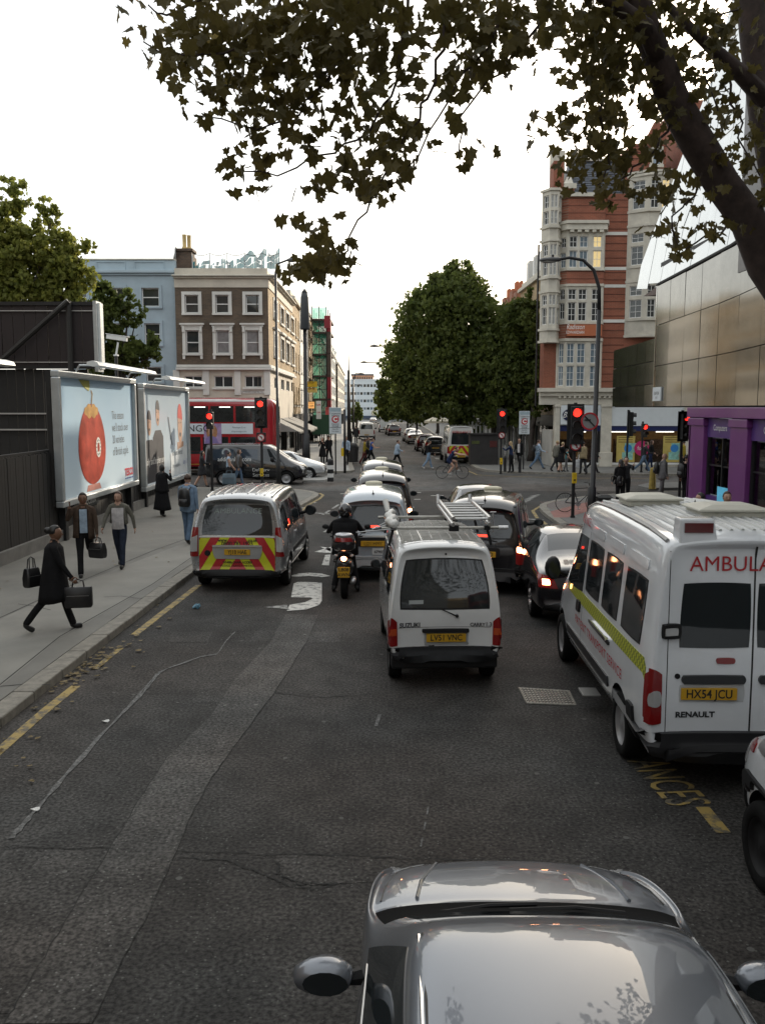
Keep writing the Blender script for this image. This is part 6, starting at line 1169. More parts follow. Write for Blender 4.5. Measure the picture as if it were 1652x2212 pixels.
 b = MB(); b.tube([c.hit(sg * .80, y, 't')[0] + Vector((0, 0, .012)) for y in (.2, .8, 1.6, 2.4, 3.2, 3.7)], .022, 6); b.build('roof_gutter', mat('gutter_grey', (.3, .3, .29), .4), r)
 for k in range(3):
  c.rect('side_pressing', AW, .42 + k * .92, 1.1 + k * .92, 2.10, 2.2, s_, .1, off=.012, nx=6)
for k in range(14): x = -.68 + k * .105; b = MB(); b.tube([c.hit(x, y, 't')[0] + Vector((0, 0, .001)) for y in (.35, 1.0, 1.8, 2.6, 3.4)], .018, 6); b.build('roof_rib', mat('roof_white', (.45, .46, .45), .45, var=.1), r)
c.text('AMBULANCE', CRD, -.03, 2.21, 'r', .014, .2, xs=1.0); c.rect('reflector', RED, -.34, -.16, 1.27, 1.33, 'r', .5, off=.012)
c.rect('plate_recess', mat('plate_pressing', (.5, .52, .53), .3), -.68, -.06, .90, 1.07, 'r', .12, off=.004); c.plate('HX54 JCU', -.40, .985, off=.014, size=.118); c.text('RENAULT', DT, -.52, .78, 'r', .008, .075, bold=.003, xs=1.15)
c.rect('bumper', mat('ambulance_bumper', (.018, .018, .02), .5, var=.2), -.985, .985, .37, .62, 'r', .04, off=.06, nx=18, thick=.3); c.rect('bumper_step', BLACK, -.8, .8, .42, .46, 'r', 0, off=.10, nx=12)
b = MB(); q = c.hit(-.62, .2, 't')[0]; b.rings([[(-.72 + s1 * x_, .10 + s2 * y_, q.z + zz) for x_, y_ in ((0, 0), (.34, 0), (.34, .22), (0, .22))] for s1, s2, zz in ((1.05, 1.1, -.08), (1, 1, .05), (.92, .85, .19))]); bl_ = b.build('beacon_housing', AW, r, bevel=.02); b = MB(); b.box(-.68, -.42, .085, .12, q.z + .06, q.z + .15); b.build('beacon_lens', mat('beacon_red', (.12, .015, .015), .2, var=.2, coat=.5), bl_)
VENT = mat('cream_vent', (.50, .49, .42), .5, var=.1)
for x, y, s_ in ((-.35, 2.5, .30), (.18, 1.45, .34)):
 q = c.hit(x, y, 't')[0].z; b = MB(); b.box(x - s_, x + s_, y - s_ * .8, y + s_ * .8, q - .02, q + .05); v_ = b.build('roof_vent', VENT, r, bevel=.02)
 b = MB(); b.rings([[(x + s_ * 1.12 * k1 * a, y + s_ * .9 * k1 * e, q + zz) for a, e in ((-1, -1), (1, -1), (1, 1), (-1, 1))] for k1, zz in ((1, .05), (1, .075), (.55, .115), (.1, .125))]); b.build('vent_lid', VENT, v_, bevel=.012)
b = MB(); q = c.hit(.0, 1.9, 't')[0]; b.rings([[(s1 * .025 * math.cos(a), 1.9 + s1 * .04 * math.sin(a), q.z + zz) for a in [k * math.pi / 4 for k in range(8)]] for s1, zz in ((1, 0), (.6, .04), (.1, .1))]); b.build('aerial', BLACK, r)
c.wheels((1.0, 4.52), .345, .22, .88, 'cap'); c.mirror(1.17, 4.2, 1.42, BLACK, .10, .08, .17, .1)
b = MB(); b.box(-1.12, -.9, 2.25, 2.55, .2, .23); b.build('side_step', mat('step_grey', (.2, .2, .19), .5, .3), r, bevel=.01); p, n = c.hit(3.9, 1.22, 'l'); b = MB(); b.tube([p, p + n * .02], .035, 10); b.build('side_repeater', mat('lit_amber', (1, .5, .1), .3, var=0, emit=3, emcol=(1, .5, .15)), r)
r = place('white_van', 'white van at the road edge behind the tall ambulance with big black mirror', 3.75, 2.85, -1.0, 'van')
S = [hsec(.10, .48, 1.2, 1.9, .76, .78, .62, .01, .05), hsec(.0, .38, 1.2, 1.94, .86, .88, .70, .03, .06), hsec(.3, .32, 1.2, 1.97, .92, .93, .75, .04), hsec(2.2, .32, 1.15, 1.98, .93, .93, .75, .04), hsec(2.7, .32, 1.12, 1.86, .93, .92, .72, .05), hsec(3.45, .32, 1.08, 1.2, .92, .90, .76, .05), hsec(4.0, .34, .95, 1.05, .88, .84, .7, .04), hsec(4.32, .4, .74, .82, .70, .66, .56, .03)]
c = Car(r, bodymesh(S, [(.8, .33, .42, .9), (3.4, .33, .42, .9)], 2, lambda i, j: 1 if (i == 4 and j >= 5) else 0), [AW, GLASS, BLACK, BLACK])
for s_ in ('l', 'R'): c.patch('door_window', GLASS, [(2.0, 1.2), (3.1, 1.14), (2.62, 1.76), (2.0, 1.8)], s_, .12, .006); c.rect('rub_strip', BLACK, .4, 4.1, .40, .62, s_, 0, off=.02, nx=14); c.rect('side_repeater', RED, 3.78, 3.9, .92, 1.0, s_, .3, off=.014); c.rect('badge', STEEL, 3.5, 3.68, 1.0, 1.07, s_, .3, off=.02); c.patch('head_lamp', CLEAR, [(3.95, .78), (4.2, .76), (4.12, .98), (3.9, 1.0)], s_, .2, .012); c.rect('wheel_flare', BLACK, 2.88, 3.92, .62, .78, s_, .6, off=.03)
c.patch('rear_window', GLASS, [(-.62, 1.25), (.62, 1.25), (.56, 1.75), (-.56, 1.75)], 'r', .2, .006); c.wheels((.8, 3.4), .335, .21, .85, 'dark'); c.mirror(1.04, 2.8, 1.33, BLACK, .11, .08, .16, .05)
r = place('silver_hatchback', 'silver grey car with a reflective roof in the foreground lane', .70, 1.13, -1.2, 'car'); SM = mat('silver_metallic', (.17, .185, .21), .34, .6, var=.04, scale=3, coat=1.0); SM.node_tree.nodes['Principled BSDF'].inputs['Coat Roughness'].default_value = .015
S = [hsec(.16, .45, .95, 1.26, .66, .68, .5, .01, .25), hsec(.03, .34, .95, 1.36, .80, .81, .58, .02, .3), hsec(.10, .27, .95, 1.40, .855, .855, .585, .03, .34), hsec(.62, .25, .95, 1.44, .875, .87, .60, .035, .1), hsec(1.5, .24, .94, 1.465, .89, .882, .64, .035), hsec(2.25, .24, .93, 1.445, .89, .88, .635, .03), hsec(2.5, .24, .93, 1.39, .89, .875, .62, .02), hsec(3.08, .24, .94, 1.03, .89, .86, .76, .03), hsec(3.32, .24, .92, .955, .89, .865, .82, .03), hsec(3.37, .24, .925, .965, .89, .865, .82, .03), hsec(3.68, .25, .875, .91, .885, .855, .80, .035), hsec(4.0, .28, .79, .815, .84, .80, .73, .04), hsec(4.2, .34, .67, .695, .74, .70, .62, .04), hsec(4.3, .42, .55, .58, .52, .50, .42, .03)]
def stag(i, j):
 if i == 6 and j >= 6: return 1
 if i == 7 and j >= 5: return 2
 return 0
c = Car(r, bodymesh(S, [(.75, .31, .36, .86), (3.35, .31, .36, .86)], 3, stag), [SM, GLASS, mat('scuttle_black', (.008, .008, .008), .95, var=0, spec=.1), BLACK], ('body', 'windscreen', 'scuttle', 'wheel_arch'))
for s_, sg in (('l', -1), ('R', 1)):
 c.patch('side_window', GLASS, [(.55, 1.0), (1.42, 1.0), (1.42, 1.36), (.85, 1.36)], s_, .12, .004, 10, 8); c.patch('door_window', GLASS, [(1.5, 1.0), (2.9, .985), (2.36, 1.345), (1.5, 1.37)], s_, .1, .004, 12, 8); c.rect('window_trim', CHROME, .6, 2.75, .978, .992, s_, 0, off=.008, nx=16); c.rect('door_seam', INK, 1.455, 1.461, .35, .97, s_, 0, off=.001, nx=1, ny=10, thick=.005); c.rect('door_seam', INK, 2.62, 2.626, .4, .95, s_, 0, off=.001, nx=1, ny=10, thick=.005); c.rect('door_handle', SM, 1.55, 1.75, .86, .89, s_, .3, off=.03)
 b = MB(); b.tube([c.hit(sg * .575, y, 't')[0] + Vector((0, 0, .0)) for y in (.5, .9, 1.4, 1.9, 2.4)], .006, 5); b.build('roof_channel', INK, r); b = MB(); b.tube([c.hit(sg * .592, y, 't')[0] + Vector((0, 0, .001)) for y in (.5, .9, 1.4, 1.9, 2.4)], .008, 5); b.build('roof_rail', CHROME, r)
 b = MB(); b.tube([c.hit(sg * x, y, 't')[0] for x, y in ((.78, 3.4), (.76, 3.6), (.7, 3.85), (.6, 4.07))], .006, 5); b.build('bonnet_seam', INK, r); b = MB(); b.tube([c.hit(sg * x, y, 't')[0] + Vector((0, 0, .003)) for x, y in ((.58, 3.36), (.55, 3.6), (.45, 3.97))], .012, 6); b.build('bonnet_crease', SM, r)
 c.patch('tail_lamp', RED, [(sg * .83, .75), (sg * .66, .75), (sg * .66, 1.0), (sg * .80, 1.02)], 'r', .15, .014); c.patch('head_lamp', CLEAR, [(sg * .48, .66), (sg * .74, .64), (sg * .74, .74), (sg * .52, .74)], 'f', .2, .01)
b = MB(); b.tube([(-.1, 3.14, 1.04), (.25, 3.16, 1.045), (.5, 3.14, 1.03)], .012, 6); b.tube([(-.55, 3.12, 1.02), (-.2, 3.18, 1.04), (.05, 3.2, 1.04)], .012, 6); b.build('wipers', BLACK, r)
c.patch('rear_window', GLASS, [(-.58, 1.0), (.58, 1.0), (.48, 1.30), (-.48, 1.30)], 'r', .2, .006); c.plate('LR53 OAJ', 0, .6); c.wheels((.75, 3.35), .315, .2, .77, 'alloy')
MIR = SM; c.mirror(1.02, 2.66, 1.0, MIR, .13, .075, .075, .02)
r = thing('double_decker_bus', 'red double decker bus crossing the junction with a poster panel along its side', 'bus', (-5.75, 47.2, 0), 0); BR = paint('bus_red', (.33, .012, .018), 0, .25); O = r.location
SS = []
def bsec(x, w, z0, z1, rr_=.14): return [(x, w * .5, z0), (x, w, z0 + .1), (x, w, 1.2), (x, w, 2.4), (x, w, 3.4), (x, w - .02, z1 - rr_), (x, w - rr_, z1 - .01), (x, w * .4, z1 + .03)]
for x, w, z0, z1 in ((-10.4, 1.15, .5, 4.05), (-10.35, 1.24, .3, 4.18), (-10.1, 1.26, .28, 4.22), (-6, 1.26, .28, 4.22), (-.7, 1.26, .28, 4.22), (-.28, 1.22, .3, 4.16), (-.08, 1.08, .34, 4.0), (0, .8, .5, 3.7)): SS.append([(yy, x, z) for (_, yy, z) in bsec(x, w, z0, z1)])
me = bodymesh(SS, [], 2);
for v in me.vertices: x, y = v.co.x, v.co.y; v.co.x = y; v.co.y = x + 1.27
c = Car(r, me, [BR, GLASS, BLACK, BLACK])
def near(c, x, z): h = c.bvh.ray_cast(Vector((x, -6, z)), Vector((0, 1, 0))); return h[0] if h[0] is not None else c.bvh.find_nearest(Vector((x, -1, z)))[0]
def bpan(name, m, x0, x1, z0, z1, off=.01):
 b = MB(); n = 6; P = [[near(c, x0 + (x1 - x0) * i / n, z0 + (z1 - z0) * j / 3) + Vector((0, -off, 0)) for j in range(4)] for i in range(n + 1)]
 for i in range(n):
  for j in range(3): b.quad([P[i][j], P[i + 1][j], P[i + 1][j + 1], P[i][j + 1]])
 return b.build(name, m, r)
BG = mat('bus_glass', (.02, .022, .022), .05, var=.3, scale=3, spec=.7)
for k in range(7): x1 = -.95 - k * 1.35; w_ = bpan('upper_window', BG, x1 - 1.22, x1, 2.92, 3.78); b = MB(); y = near(c, x1 - .5, 3.7).y - .014; b.box(x1 - .75, x1 - .15, y - .004, y, 3.70, 3.745); b.build('ceiling_light', mat('bus_strip', (.9, .9, .85), .5, var=0, emit=1.6), w_)
for k in range(6): x1 = -1.1 - k * 1.5; bpan('lower_window', BG, x1 - 1.38, x1, 1.35, 2.12)
bpan('advert_panel', mat('advert_white', (.62, .66, .70), .4, var=.04), -7.4, -1.25, 2.28, 2.84, .02); bpan('advert_photo', mat('advert_lilac', (.36, .25, .42), .4, var=.3, scale=3), -3.9, -2.95, 1.75, 2.84, .028)
y = near(c, -4, 2.5).y - .034; HAIR_P = mat('advert_hair', (.35, .17, .08), .5, var=.3, scale=6)
def bd(name, pts, m, dy): b = MB(); b.quad([(x, y - dy, z) for x, z in pts]); b.build(name, m, r)
bd('figure_print', [(-3.75 + .28 + .3 * math.cos(t), 2.38 + .42 * math.sin(t)) for t in [k * math.pi / 9 for k in range(18)]], HAIR_P, 0); bd('face_print', [(-3.52 + .15 * math.cos(t), 2.45 + .22 * math.sin(t)) for t in [k * math.pi / 9 for k in range(18)]], SKP, .004); bd('torso_print', [(-3.85, 1.78), (-3.1, 1.78), (-3.25, 2.1), (-3.55, 2.2), (-3.8, 2.05)], mat('advert_violet', (.22, .16, .36), .5), .006)
lettering('MANGO', INK, r, lambda u, v: (-4.55 + u, y, 2.56 + v), size=.5, bold=.02, xs=1.1); lettering('Penelope Cruz', TG, r, lambda u, v: (-2.0 + u, y, 2.63 + v), size=.12); lettering('shop.mango.com', TG, r, lambda u, v: (-2.0 + u, y, 2.42 + v), size=.12)
bpan('white_roof_line', mat('bus_white', (.6, .58, .56), .4), -10.2, -.75, 4.02, 4.15, .012); bpan('lower_black_band', BLACK, -9.6, -.8, 1.2, 1.34, .012); bpan('yellow_line', mat('bus_gold', (.6, .4, .05), .4), -9.8, -.6, .62, .645, .012); bpan('skirt', BLACK, -9.9, -.5, .3, .5, .012)
b = MB(); p = [c.bvh.ray_cast(Vector((6, yy, z)), Vector((-1, 0, 0)))[0] for yy in (.15, .7, 1.27, 1.84, 2.39) for z in (2.75, 3.2, 3.75)]
for i in range(4):
 for j in range(2): q = [p[i * 3 + j], p[(i + 1) * 3 + j], p[(i + 1) * 3 + j + 1], p[i * 3 + j + 1]]; b.quad([v + Vector((.02, 0, 0)) for v in q]) if all(q) else None
b.build('front_upper_window', BG, r); p = [c.bvh.ray_cast(Vector((6, yy, z)), Vector((-1, 0, 0)))[0] for yy in (.15, .7, 1.27, 1.84, 2.39) for z in (1.2, 1.7, 2.2)]; b = MB()
for i in range(4):
 for j in range(2): q = [p[i * 3 + j], p[(i + 1) * 3 + j], p[(i + 1) * 3 + j + 1], p[i * 3 + j + 1]]; b.quad([v + Vector((.02, 0, 0)) for v in q]) if all(q) else None
b.build('windscreen', BG, r)
for x in (-2.4, -7.8):
 for yy in (.1, 2.44): o = wheel(r, 0, 0, .48, .26, -1 if yy < 1 else 1, 'dark'); o.location = (x, yy, .48); o.rotation_euler = (0, 0, R(90))
r = place('delivery_van', 'black delivery van with white lettering stopped across the junction', W(447, 1000, 42.2).x, 42.25, -90, 'van'); BK = paint('van_black', (.014, .015, .018), 0, .18)
S = [hsec(.10, .48, 1.1, 1.84, .76, .78, .62, .01, .06), hsec(.0, .38, 1.1, 1.88, .88, .89, .72, .03, .06), hsec(.3, .3, 1.1, 1.93, .94, .95, .78, .04), hsec(2.8, .3, 1.1, 1.95, .95, .95, .78, .05), hsec(3.25, .3, 1.08, 1.88, .95, .945, .76, .05), hsec(4.05, .3, 1.06, 1.18, .94, .92, .80, .06), hsec(4.65, .32, .90, 1.0, .90, .84, .7, .05), hsec(4.88, .4, .7, .78, .70, .66, .56, .03)]
c = Car(r, bodymesh(S, [(.95, .33, .4, .93), (3.95, .33, .4, .93)], 2, lambda i, j: 1 if (i == 4 and j >= 5) else 0), [BK, GLASS, BLACK, BLACK])
BWIN = mat('blue_tinted_glass', (.03, .045, .065), .05, var=.1, spec=.7)
for s_ in ('l', 'R'):
 c.rect('side_window', BWIN, .35, 1.45, 1.2, 1.72, s_, .08, off=.005); c.rect('side_window', BWIN, 1.55, 2.6, 1.2, 1.72, s_, .08, off=.005); c.patch('door_window', GLASS, [(2.72, 1.16), (3.85, 1.12), (3.3, 1.72), (2.72, 1.74)], s_, .1, .005); c.rect('rub_strip', BLACK, 1.4, 3.5, .62, .7, s_, 0, off=.012, nx=12)
 c.text('addisonlee.com', WFRAME, 1.5, 1.24, s_, .012, .28, xs=.92); c.text('Delivery', WFRAME, 2.75, .74, s_, .012, .24, align='CENTER'); c.text('Services', WFRAME, 2.75, .5, s_, .012, .24);
 p, n = c.hit(1.1, 1.56, s_); b = MB(); b.lathe([(.13, -.006), (.21, -.006), (.21, .006), (.13, .006)], 18, 0, tuple(p + n * .012), 'x'); b.build('logo', mat('logo_pale', (.4, .45, .48), .4), r); c.rect('door_handle', BLACK, 2.8, 2.98, 1.0, 1.04, s_, .2, off=.025)
c.patch('head_lamp', CLEAR, [(.55, .74), (.82, .76), (.80, .92), (.5, .9)], 'f', .2, .012); c.patch('head_lamp', CLEAR, [(-.82, .76), (-.55, .74), (-.5, .9), (-.80, .92)], 'f', .2, .012); c.rect('grille', BLACK, -.5, .5, .68, .78, 'f', .1, off=.008); c.rect('front_bumper', BLACK, -.85, .85, .34, .5, 'f', .1, off=.02, nx=12)
c.wheels((.95, 3.95), .335, .21, .88, 'cap'); c.mirror(1.08, 3.3, 1.25, BLACK, .11, .07, .11)
r, c = saloon('hatchback_car', 'pale silver car with its nose showing beyond the black delivery van', W(705, 1000, 45.4).x - 4.2, 45.4, -90, (.5, .51, .52), 'pale_silver', 'hatch', lamps='off', metal=.5)
c.patch('head_lamp', CLEAR, [(.45, .62), (.72, .62), (.72, .74), (.45, .74)], 'f', .2, .01); c.patch('head_lamp', CLEAR, [(-.72, .62), (-.45, .62), (-.45, .74), (-.72, .74)], 'f', .2, .01); c.rect('grille', BLACK, -.4, .4, .45, .55, 'f', .1, off=.006)
def smallvan(name, label, x, y, head, col, cname, H=2.0, L=4.8, chev=False, amb=False, cat='van'):
 r = place(name, label, x, y, head, cat); P_ = paint(cname, col, 0, .25); k = H - 1.95
 S = [hsec(.10, .48, 1.15, 1.84 + k, .76, .78, .62, .01, .06), hsec(.0, .38, 1.15, 1.88 + k, .88, .89, .72, .03, .06), hsec(.3, .3, 1.15, 1.93 + k, .94, .95, .78, .04), hsec(L - 1.7, .3, 1.1, 1.95 + k, .95, .95, .78, .05), hsec(L - 1.4, .3, 1.1, 1.85 + k, .95, .945, .76, .05), hsec(L - .75, .3, 1.06, 1.2, .94, .92, .80, .06), hsec(L - .2, .32, .90, 1.0, .90, .84, .7, .05), hsec(L, .4, .7, .78, .70, .66, .56, .03)]
 c = Car(r, bodymesh(S, [(.95, .33, .4, .93), (L - .9, .33, .4, .93)], 2, lambda i, j: 1 if (i == 4 and j >= 5) else 0), [P_, GLASS, BLACK, BLACK])
 if cname != 'plain_van_white': c.patch('rear_window', GLASS, [(-.70, 1.28), (.70, 1.28), (.62, 1.75 + k * .6), (-.62, 1.75 + k * .6)], 'r', .15, .006)
 for sg in (-1, 1):
  c.patch('tail_lamp', RED, [(sg * .93, .7), (sg * .80, .7), (sg * .80, 1.15), (sg * .90, 1.15)], 'r', .1, .02)
  for a0 in (.4, 1.5, 2.6): c.rect('side_window', GLASS, a0, a0 + .95, 1.3, 1.8, 'R' if sg > 0 else 'l', .1, off=.006)
 if chev: chevrons(c, -.8, .8, .55, 1.2, 4, steep=.75)
 if amb: c.text('AMBULANCE', CRD, 0, 2.1, 'r', .03, .22, bold=.006)
 c.rect('bumper', BLACK, -.92, .92, .3, .5, 'r', .04, off=.05, nx=12); c.plate('LC08 UHN', 0, .62 if not chev else .5, off=.06 if chev else .02); c.wheels((.95, L - .9), .335, .21, .88, 'dark'); c.mirror(1.08, L - 1.5, 1.3, BLACK, .11, .07, .11); return r, c
smallvan('ambulance', 'white ambulance with yellow red chevrons parked by the big plane trees', W(996, 1000, 57.4).x, 57.4, 1.5, (.6, .6, .58), 'far_ambulance_white', 2.5, 5.4, True, True, 'ambulance')
p = G(792, 951); smallvan('panel_van', 'white van with dark rear window driving away on the far street', p.x, p.y, 1.3, (.66, .66, .64), 'far_van_white')
p = G(831, 934); smallvan('panel_van', 'tall plain white box van parked in the far street', p.x + .1, p.y, 1.3, (.62, .66, .68), 'plain_van_white', 2.6, 5.6)
for px_, py_, kd, col, cn, lb in ((899, 960, 'saloon', (.42, .40, .38), 'far_silver', 'silver saloon parked at the far kerb with a bright rear window'), (889, 955, 'hatch', (.30, .29, .28), 'far_grey', 'grey hatchback parked just ahead of the silver saloon'), (922, 976, 'hatch', (.055, .012, .012), 'far_maroon', 'dark maroon hatchback parked behind the silver saloon'), (941, 984, 'hatch', (.014, .014, .015), 'far_black', 'black hatchback parked next to the chevroned far ambulance'), (852, 942, 'hatch', (.04, .015, .016), 'far_plum', 'dark plum people carrier parked by the tall white box van'), (846, 939, 'saloon', (.05, .05, .055), 'far_charcoal', 'charcoal saloon parked beyond the plum people carrier'), (806, 914, 'saloon', (.45, .45, .45), 'far_pale', 'pale car approaching at the far end of the street')):
 p = G(px_, py_); saloon('parked_car', lb, p.x, p.y, 1.5, col, cn, kd, lamps='off', metal=.3, sub=2)
r = place('double_decker_bus', 'red double decker bus standing close behind the silver car at the viewpoint', .8, -11.3, 0, 'bus')
S = [[(w * .5, y, z0), (w, y, z0 + .1), (w, y, 1.2), (w, y, 2.4), (w, y, 3.4), (w - .02, y, z1 - .14), (w - .14, y, z1 - .01), (w * .4, y, z1 + .03)] for y, w, z0, z1 in ((0, 1.1, .5, 4.2), (.1, 1.24, .3, 4.34), (5, 1.26, .28, 4.36), (10.4, 1.26, .28, 4.36), (10.9, 1.2, .32, 4.3), (11.02, .95, .45, 4.1))]
c = Car(r, bodymesh(S, [], 2), [BR, GLASS, BLACK, BLACK])
c.rect('windscreen', GLASS, -1.0, 1.0, 1.1, 2.35, 'f', .05, off=.006, nx=12); c.rect('front_upper_window', GLASS, -1.0, 1.0, 2.85, 3.95, 'f', .05, off=.006, nx=12); c.rect('front_bumper', BLACK, -1.1, 1.1, .4, .7, 'f', .05, off=.02, nx=12)
for s_ in ('l', 'R'):
 for k in range(6): c.rect('side_window', GLASS, 1 + k * 1.55, 2.4 + k * 1.55, 2.85, 3.8, s_, .06, off=.006); c.rect('side_window', GLASS, 1 + k * 1.55, 2.4 + k * 1.55, 1.3, 2.1, s_, .06, off=.006)
c.wheels((2.6, 8.6), .48, .26, 1.1, 'dark')
SK1 = mat('skin_light', (.42, .25, .18), .5, var=.08); SK2 = mat('skin_brown', (.17, .085, .05), .5, var=.08); EYE = mat('eye_dark', (.02, .015, .012), .3, var=0); LIP = mat('lips', (.28, .10, .08), .5, var=0)
def cloth(n, c): return mat('cloth_' + n, c, .95, var=.25, scale=9, bump=.5, bscale=30, spec=.12)
BLK = cloth('black', (.012, .012, .013)); DGR = cloth('charcoal', (.035, .035, .038)); JEAN = cloth('dark_denim', (.025, .032, .05)); BJEAN = cloth('blue_denim', (.10, .15, .22)); LSH = cloth('pale_blue', (.30, .38, .47)); WSH = cloth('white', (.48, .46, .46)); BRN = cloth('brown_wool', (.062, .043, .032)); OLV = cloth('olive_grey', (.13, .125, .105)); GRY = cloth('mid_grey', (.14, .14, .145)); BLU = cloth('royal_blue', (.02, .07, .28)); YLW = cloth('mustard', (.26, .2, .03)); BEI = cloth('beige', (.25, .2, .12)); TEA = cloth('teal_stripe', (.08, .28, .30)); NVY = cloth('navy', (.02, .03, .07)); DEN = cloth('washed_denim', (.17, .24, .33))
HBK = mat('hair_black', (.008, .007, .006), .45, var=.3, scale=40); HBR = mat('hair_brown', (.045, .022, .012), .5, var=.3, scale=40); HBL = mat('hair_blonde', (.33, .24, .12), .5, var=.3, scale=40); HGY = mat('hair_grey', (.2, .19, .18), .6, var=.3, scale=40)
SHOE = mat('black_leather', (.012, .012, .012), .35, var=.2); WSHOE = mat('white_trainer', (.5, .5, .48), .6, var=.1); BAGB = mat('bag_black_leather', (.012, .012, .013), .38, var=.3, scale=8)
def person(label, loc, head, h=1.72, legs=((18, 8), (-20, 25)), arms=((-15, 20, 8), (15, 25, 8)), top=BLK, bottom=DGR, skin=SK1, hair=HBR, shoes=SHOE, hairlen=0, lean=3, coat=None, skirt=None, barelegs=False, sleeves=True, shirt=None, look=0, group=None, seat=None, female=False, parent=None, sub=2, extra=None):
 root = thing('person', label, 'person', loc, R(head), group); k = h / 1.75
 th, sh = .44 * k, .43 * k; J = {}; low = 9
 for sd, (a, kb) in zip((-1, 1), legs):
  a1 = R(a); a2 = R(a - kb); kn = Vector((0, math.sin(a1) * th, -math.cos(a1) * th)); an = kn + Vector((0, math.sin(a2) * sh, -math.cos(a2) * sh)); pit = R(min(0, a - kb) * .9) if seat is None else 0
  toe = an + Vector((0, math.cos(pit) * .15 * k, math.sin(pit) * .15 * k - .045 * k)); J[sd] = [kn, an, toe]; low = min(low, an.z - .075 * k, toe.z - .035 * k)
 hz_ = -low if seat is None else seat; hip = Vector((0, 0, hz_)); ln = R(lean); sp = lambda d, f=0: hip + Vector((0, math.sin(ln) * d * k + f * k, math.cos(ln) * d * k))
 V = []; E_ = []; Rr = []; reg = []
 def add(p, r, par, rg): V.append(Vector(p)); Rr.append(r); reg.append(rg); E_.append((par, len(V) - 1)) if par is not None else None; return len(V) - 1
 hw = .088 * k; sw_ = (.175 if female else .195) * k; f_ = .9 if female else 1.0
 p0 = add(hip + Vector((0, 0, .02 * k)), (.165 * k, .125 * k), None, 'b'); w0 = add(sp(.20), (.15 * k * f_, .115 * k), p0, 't'); c0 = add(sp(.40), (.175 * k * f_, .13 * k), w0, 't'); s0 = add(sp(.50), (.12 * k * f_, .095 * k), c0, 't'); n0 = add(sp(.585), (.062 * k, .062 * k), s0, 's'); add(sp(.66, .015), (.055 * k, .055 * k), n0, 's')
 hands = []
 for sd, (a, kb) in zip((-1, 1), legs):
  b0 = add(hip + Vector((sd * hw, 0, -.04 * k)), (.105 * k, .11 * k), p0, 'b'); kn, an, toe = J[sd]; q = hip + Vector((sd * hw, 0, 0))
  m1 = add(q + kn * .5, (.092 * k, .095 * k), b0, 'b'); k1 = add(q + kn, (.068 * k, .07 * k), m1, 'l'); m2 = add(q + kn.lerp(an, .4) + Vector((0, -.012 * k, 0)), (.062 * k, .066 * k), k1, 'l'); a1 = add(q + an, (.062 * k, .064 * k), m2, 'l'); h1 = add(q + an + Vector((0, -.01 * k, -.035 * k)), (.052 * k, .055 * k), a1, 'f'); add(q + toe, (.055 * k, .036 * k), h1, 'f')
 for sd, (a, eb, out) in zip((-1, 1), arms):
  sj = sp(.49) + Vector((sd * sw_, 0, 0)); a1 = R(a); o1 = R(out); up = .29 * k; fo = .255 * k; d1 = Vector((sd * math.sin(o1), math.sin(a1) * math.cos(o1), -math.cos(a1) * math.cos(o1))); a2 = R(a + eb); o2 = o1 * .3; inw = -.0 if eb < 70 else -.35
  d2 = Vector((sd * (math.sin(o2) + inw), math.sin(a2), -math.cos(a2))).normalized(); el = sj + d1 * up; wr = el + d2 * fo; pl = wr + d2 * .06 * k
  j0 = add(sj, (.068 * k, .07 * k), s0, 't'); m1 = add(sj.lerp(el, .5), (.058 * k, .06 * k), j0, 'a'); e1 = add(el, (.05 * k, .05 * k), m1, 'a'); w1_ = add(wr, (.034 * k, .034 * k), e1, 'w'); add(pl, (.042 * k, .026 * k), w1_, 'h'); hands.append((pl, d2, sd))
 me = bpy.data.meshes.new('sk'); me.from_pydata([tuple(v) for v in V], E_, []); o = bpy.data.objects.new('sk', me); COL.objects.link(o)
 sm = o.modifiers.new('skin', 'SKIN'); sm.use_smooth_shade = True
 for i, sv in enumerate(me.skin_vertices[0].data): sv.radius = Rr[i]; sv.use_root = (i == 0)
 ss = o.modifiers.new('s', 'SUBSURF'); ss.levels = sub; ss.render_levels = sub
 dg = bpy.context.evaluated_depsgraph_get(); ev = bpy.data.meshes.new_from_object(o.evaluated_get(dg)); bpy.data.objects.remove(o)
 b = MB(); b.v = [v.co.copy() for v in ev.vertices]; MI = {'s': 0, 't': 1, 'a': 1 if sleeves else 0, 'w': 1 if sleeves else 0, 'h': 0, 'b': 2, 'l': 0 if barelegs else 2, 'f': 3}
 segs = [(V[a], V[c], reg[c]) for a, c in E_]
 for p in ev.polygons:
  q = p.center; best = 9; rg = 't'
  for a, c, g in segs:
   ab = c - a; t = max(0, min(1, (q - a).dot(ab) / max(ab.length_squared, 1e-9))); d = (a + ab * t - q).length
   if g == 's' and t < .35: g2 = 't'
   elif g == 'h' and t < .3: g2 = 'w'
   elif g == 'f' and c is not None and q.z > (a.z + .01) and t < .2: g2 = 'l'
   else: g2 = g
   if d < best: best = d; rg = g2
  b.f.append(tuple(p.vertices)); b.m.append(MI[rg])
 bpy.data.meshes.remove(ev)
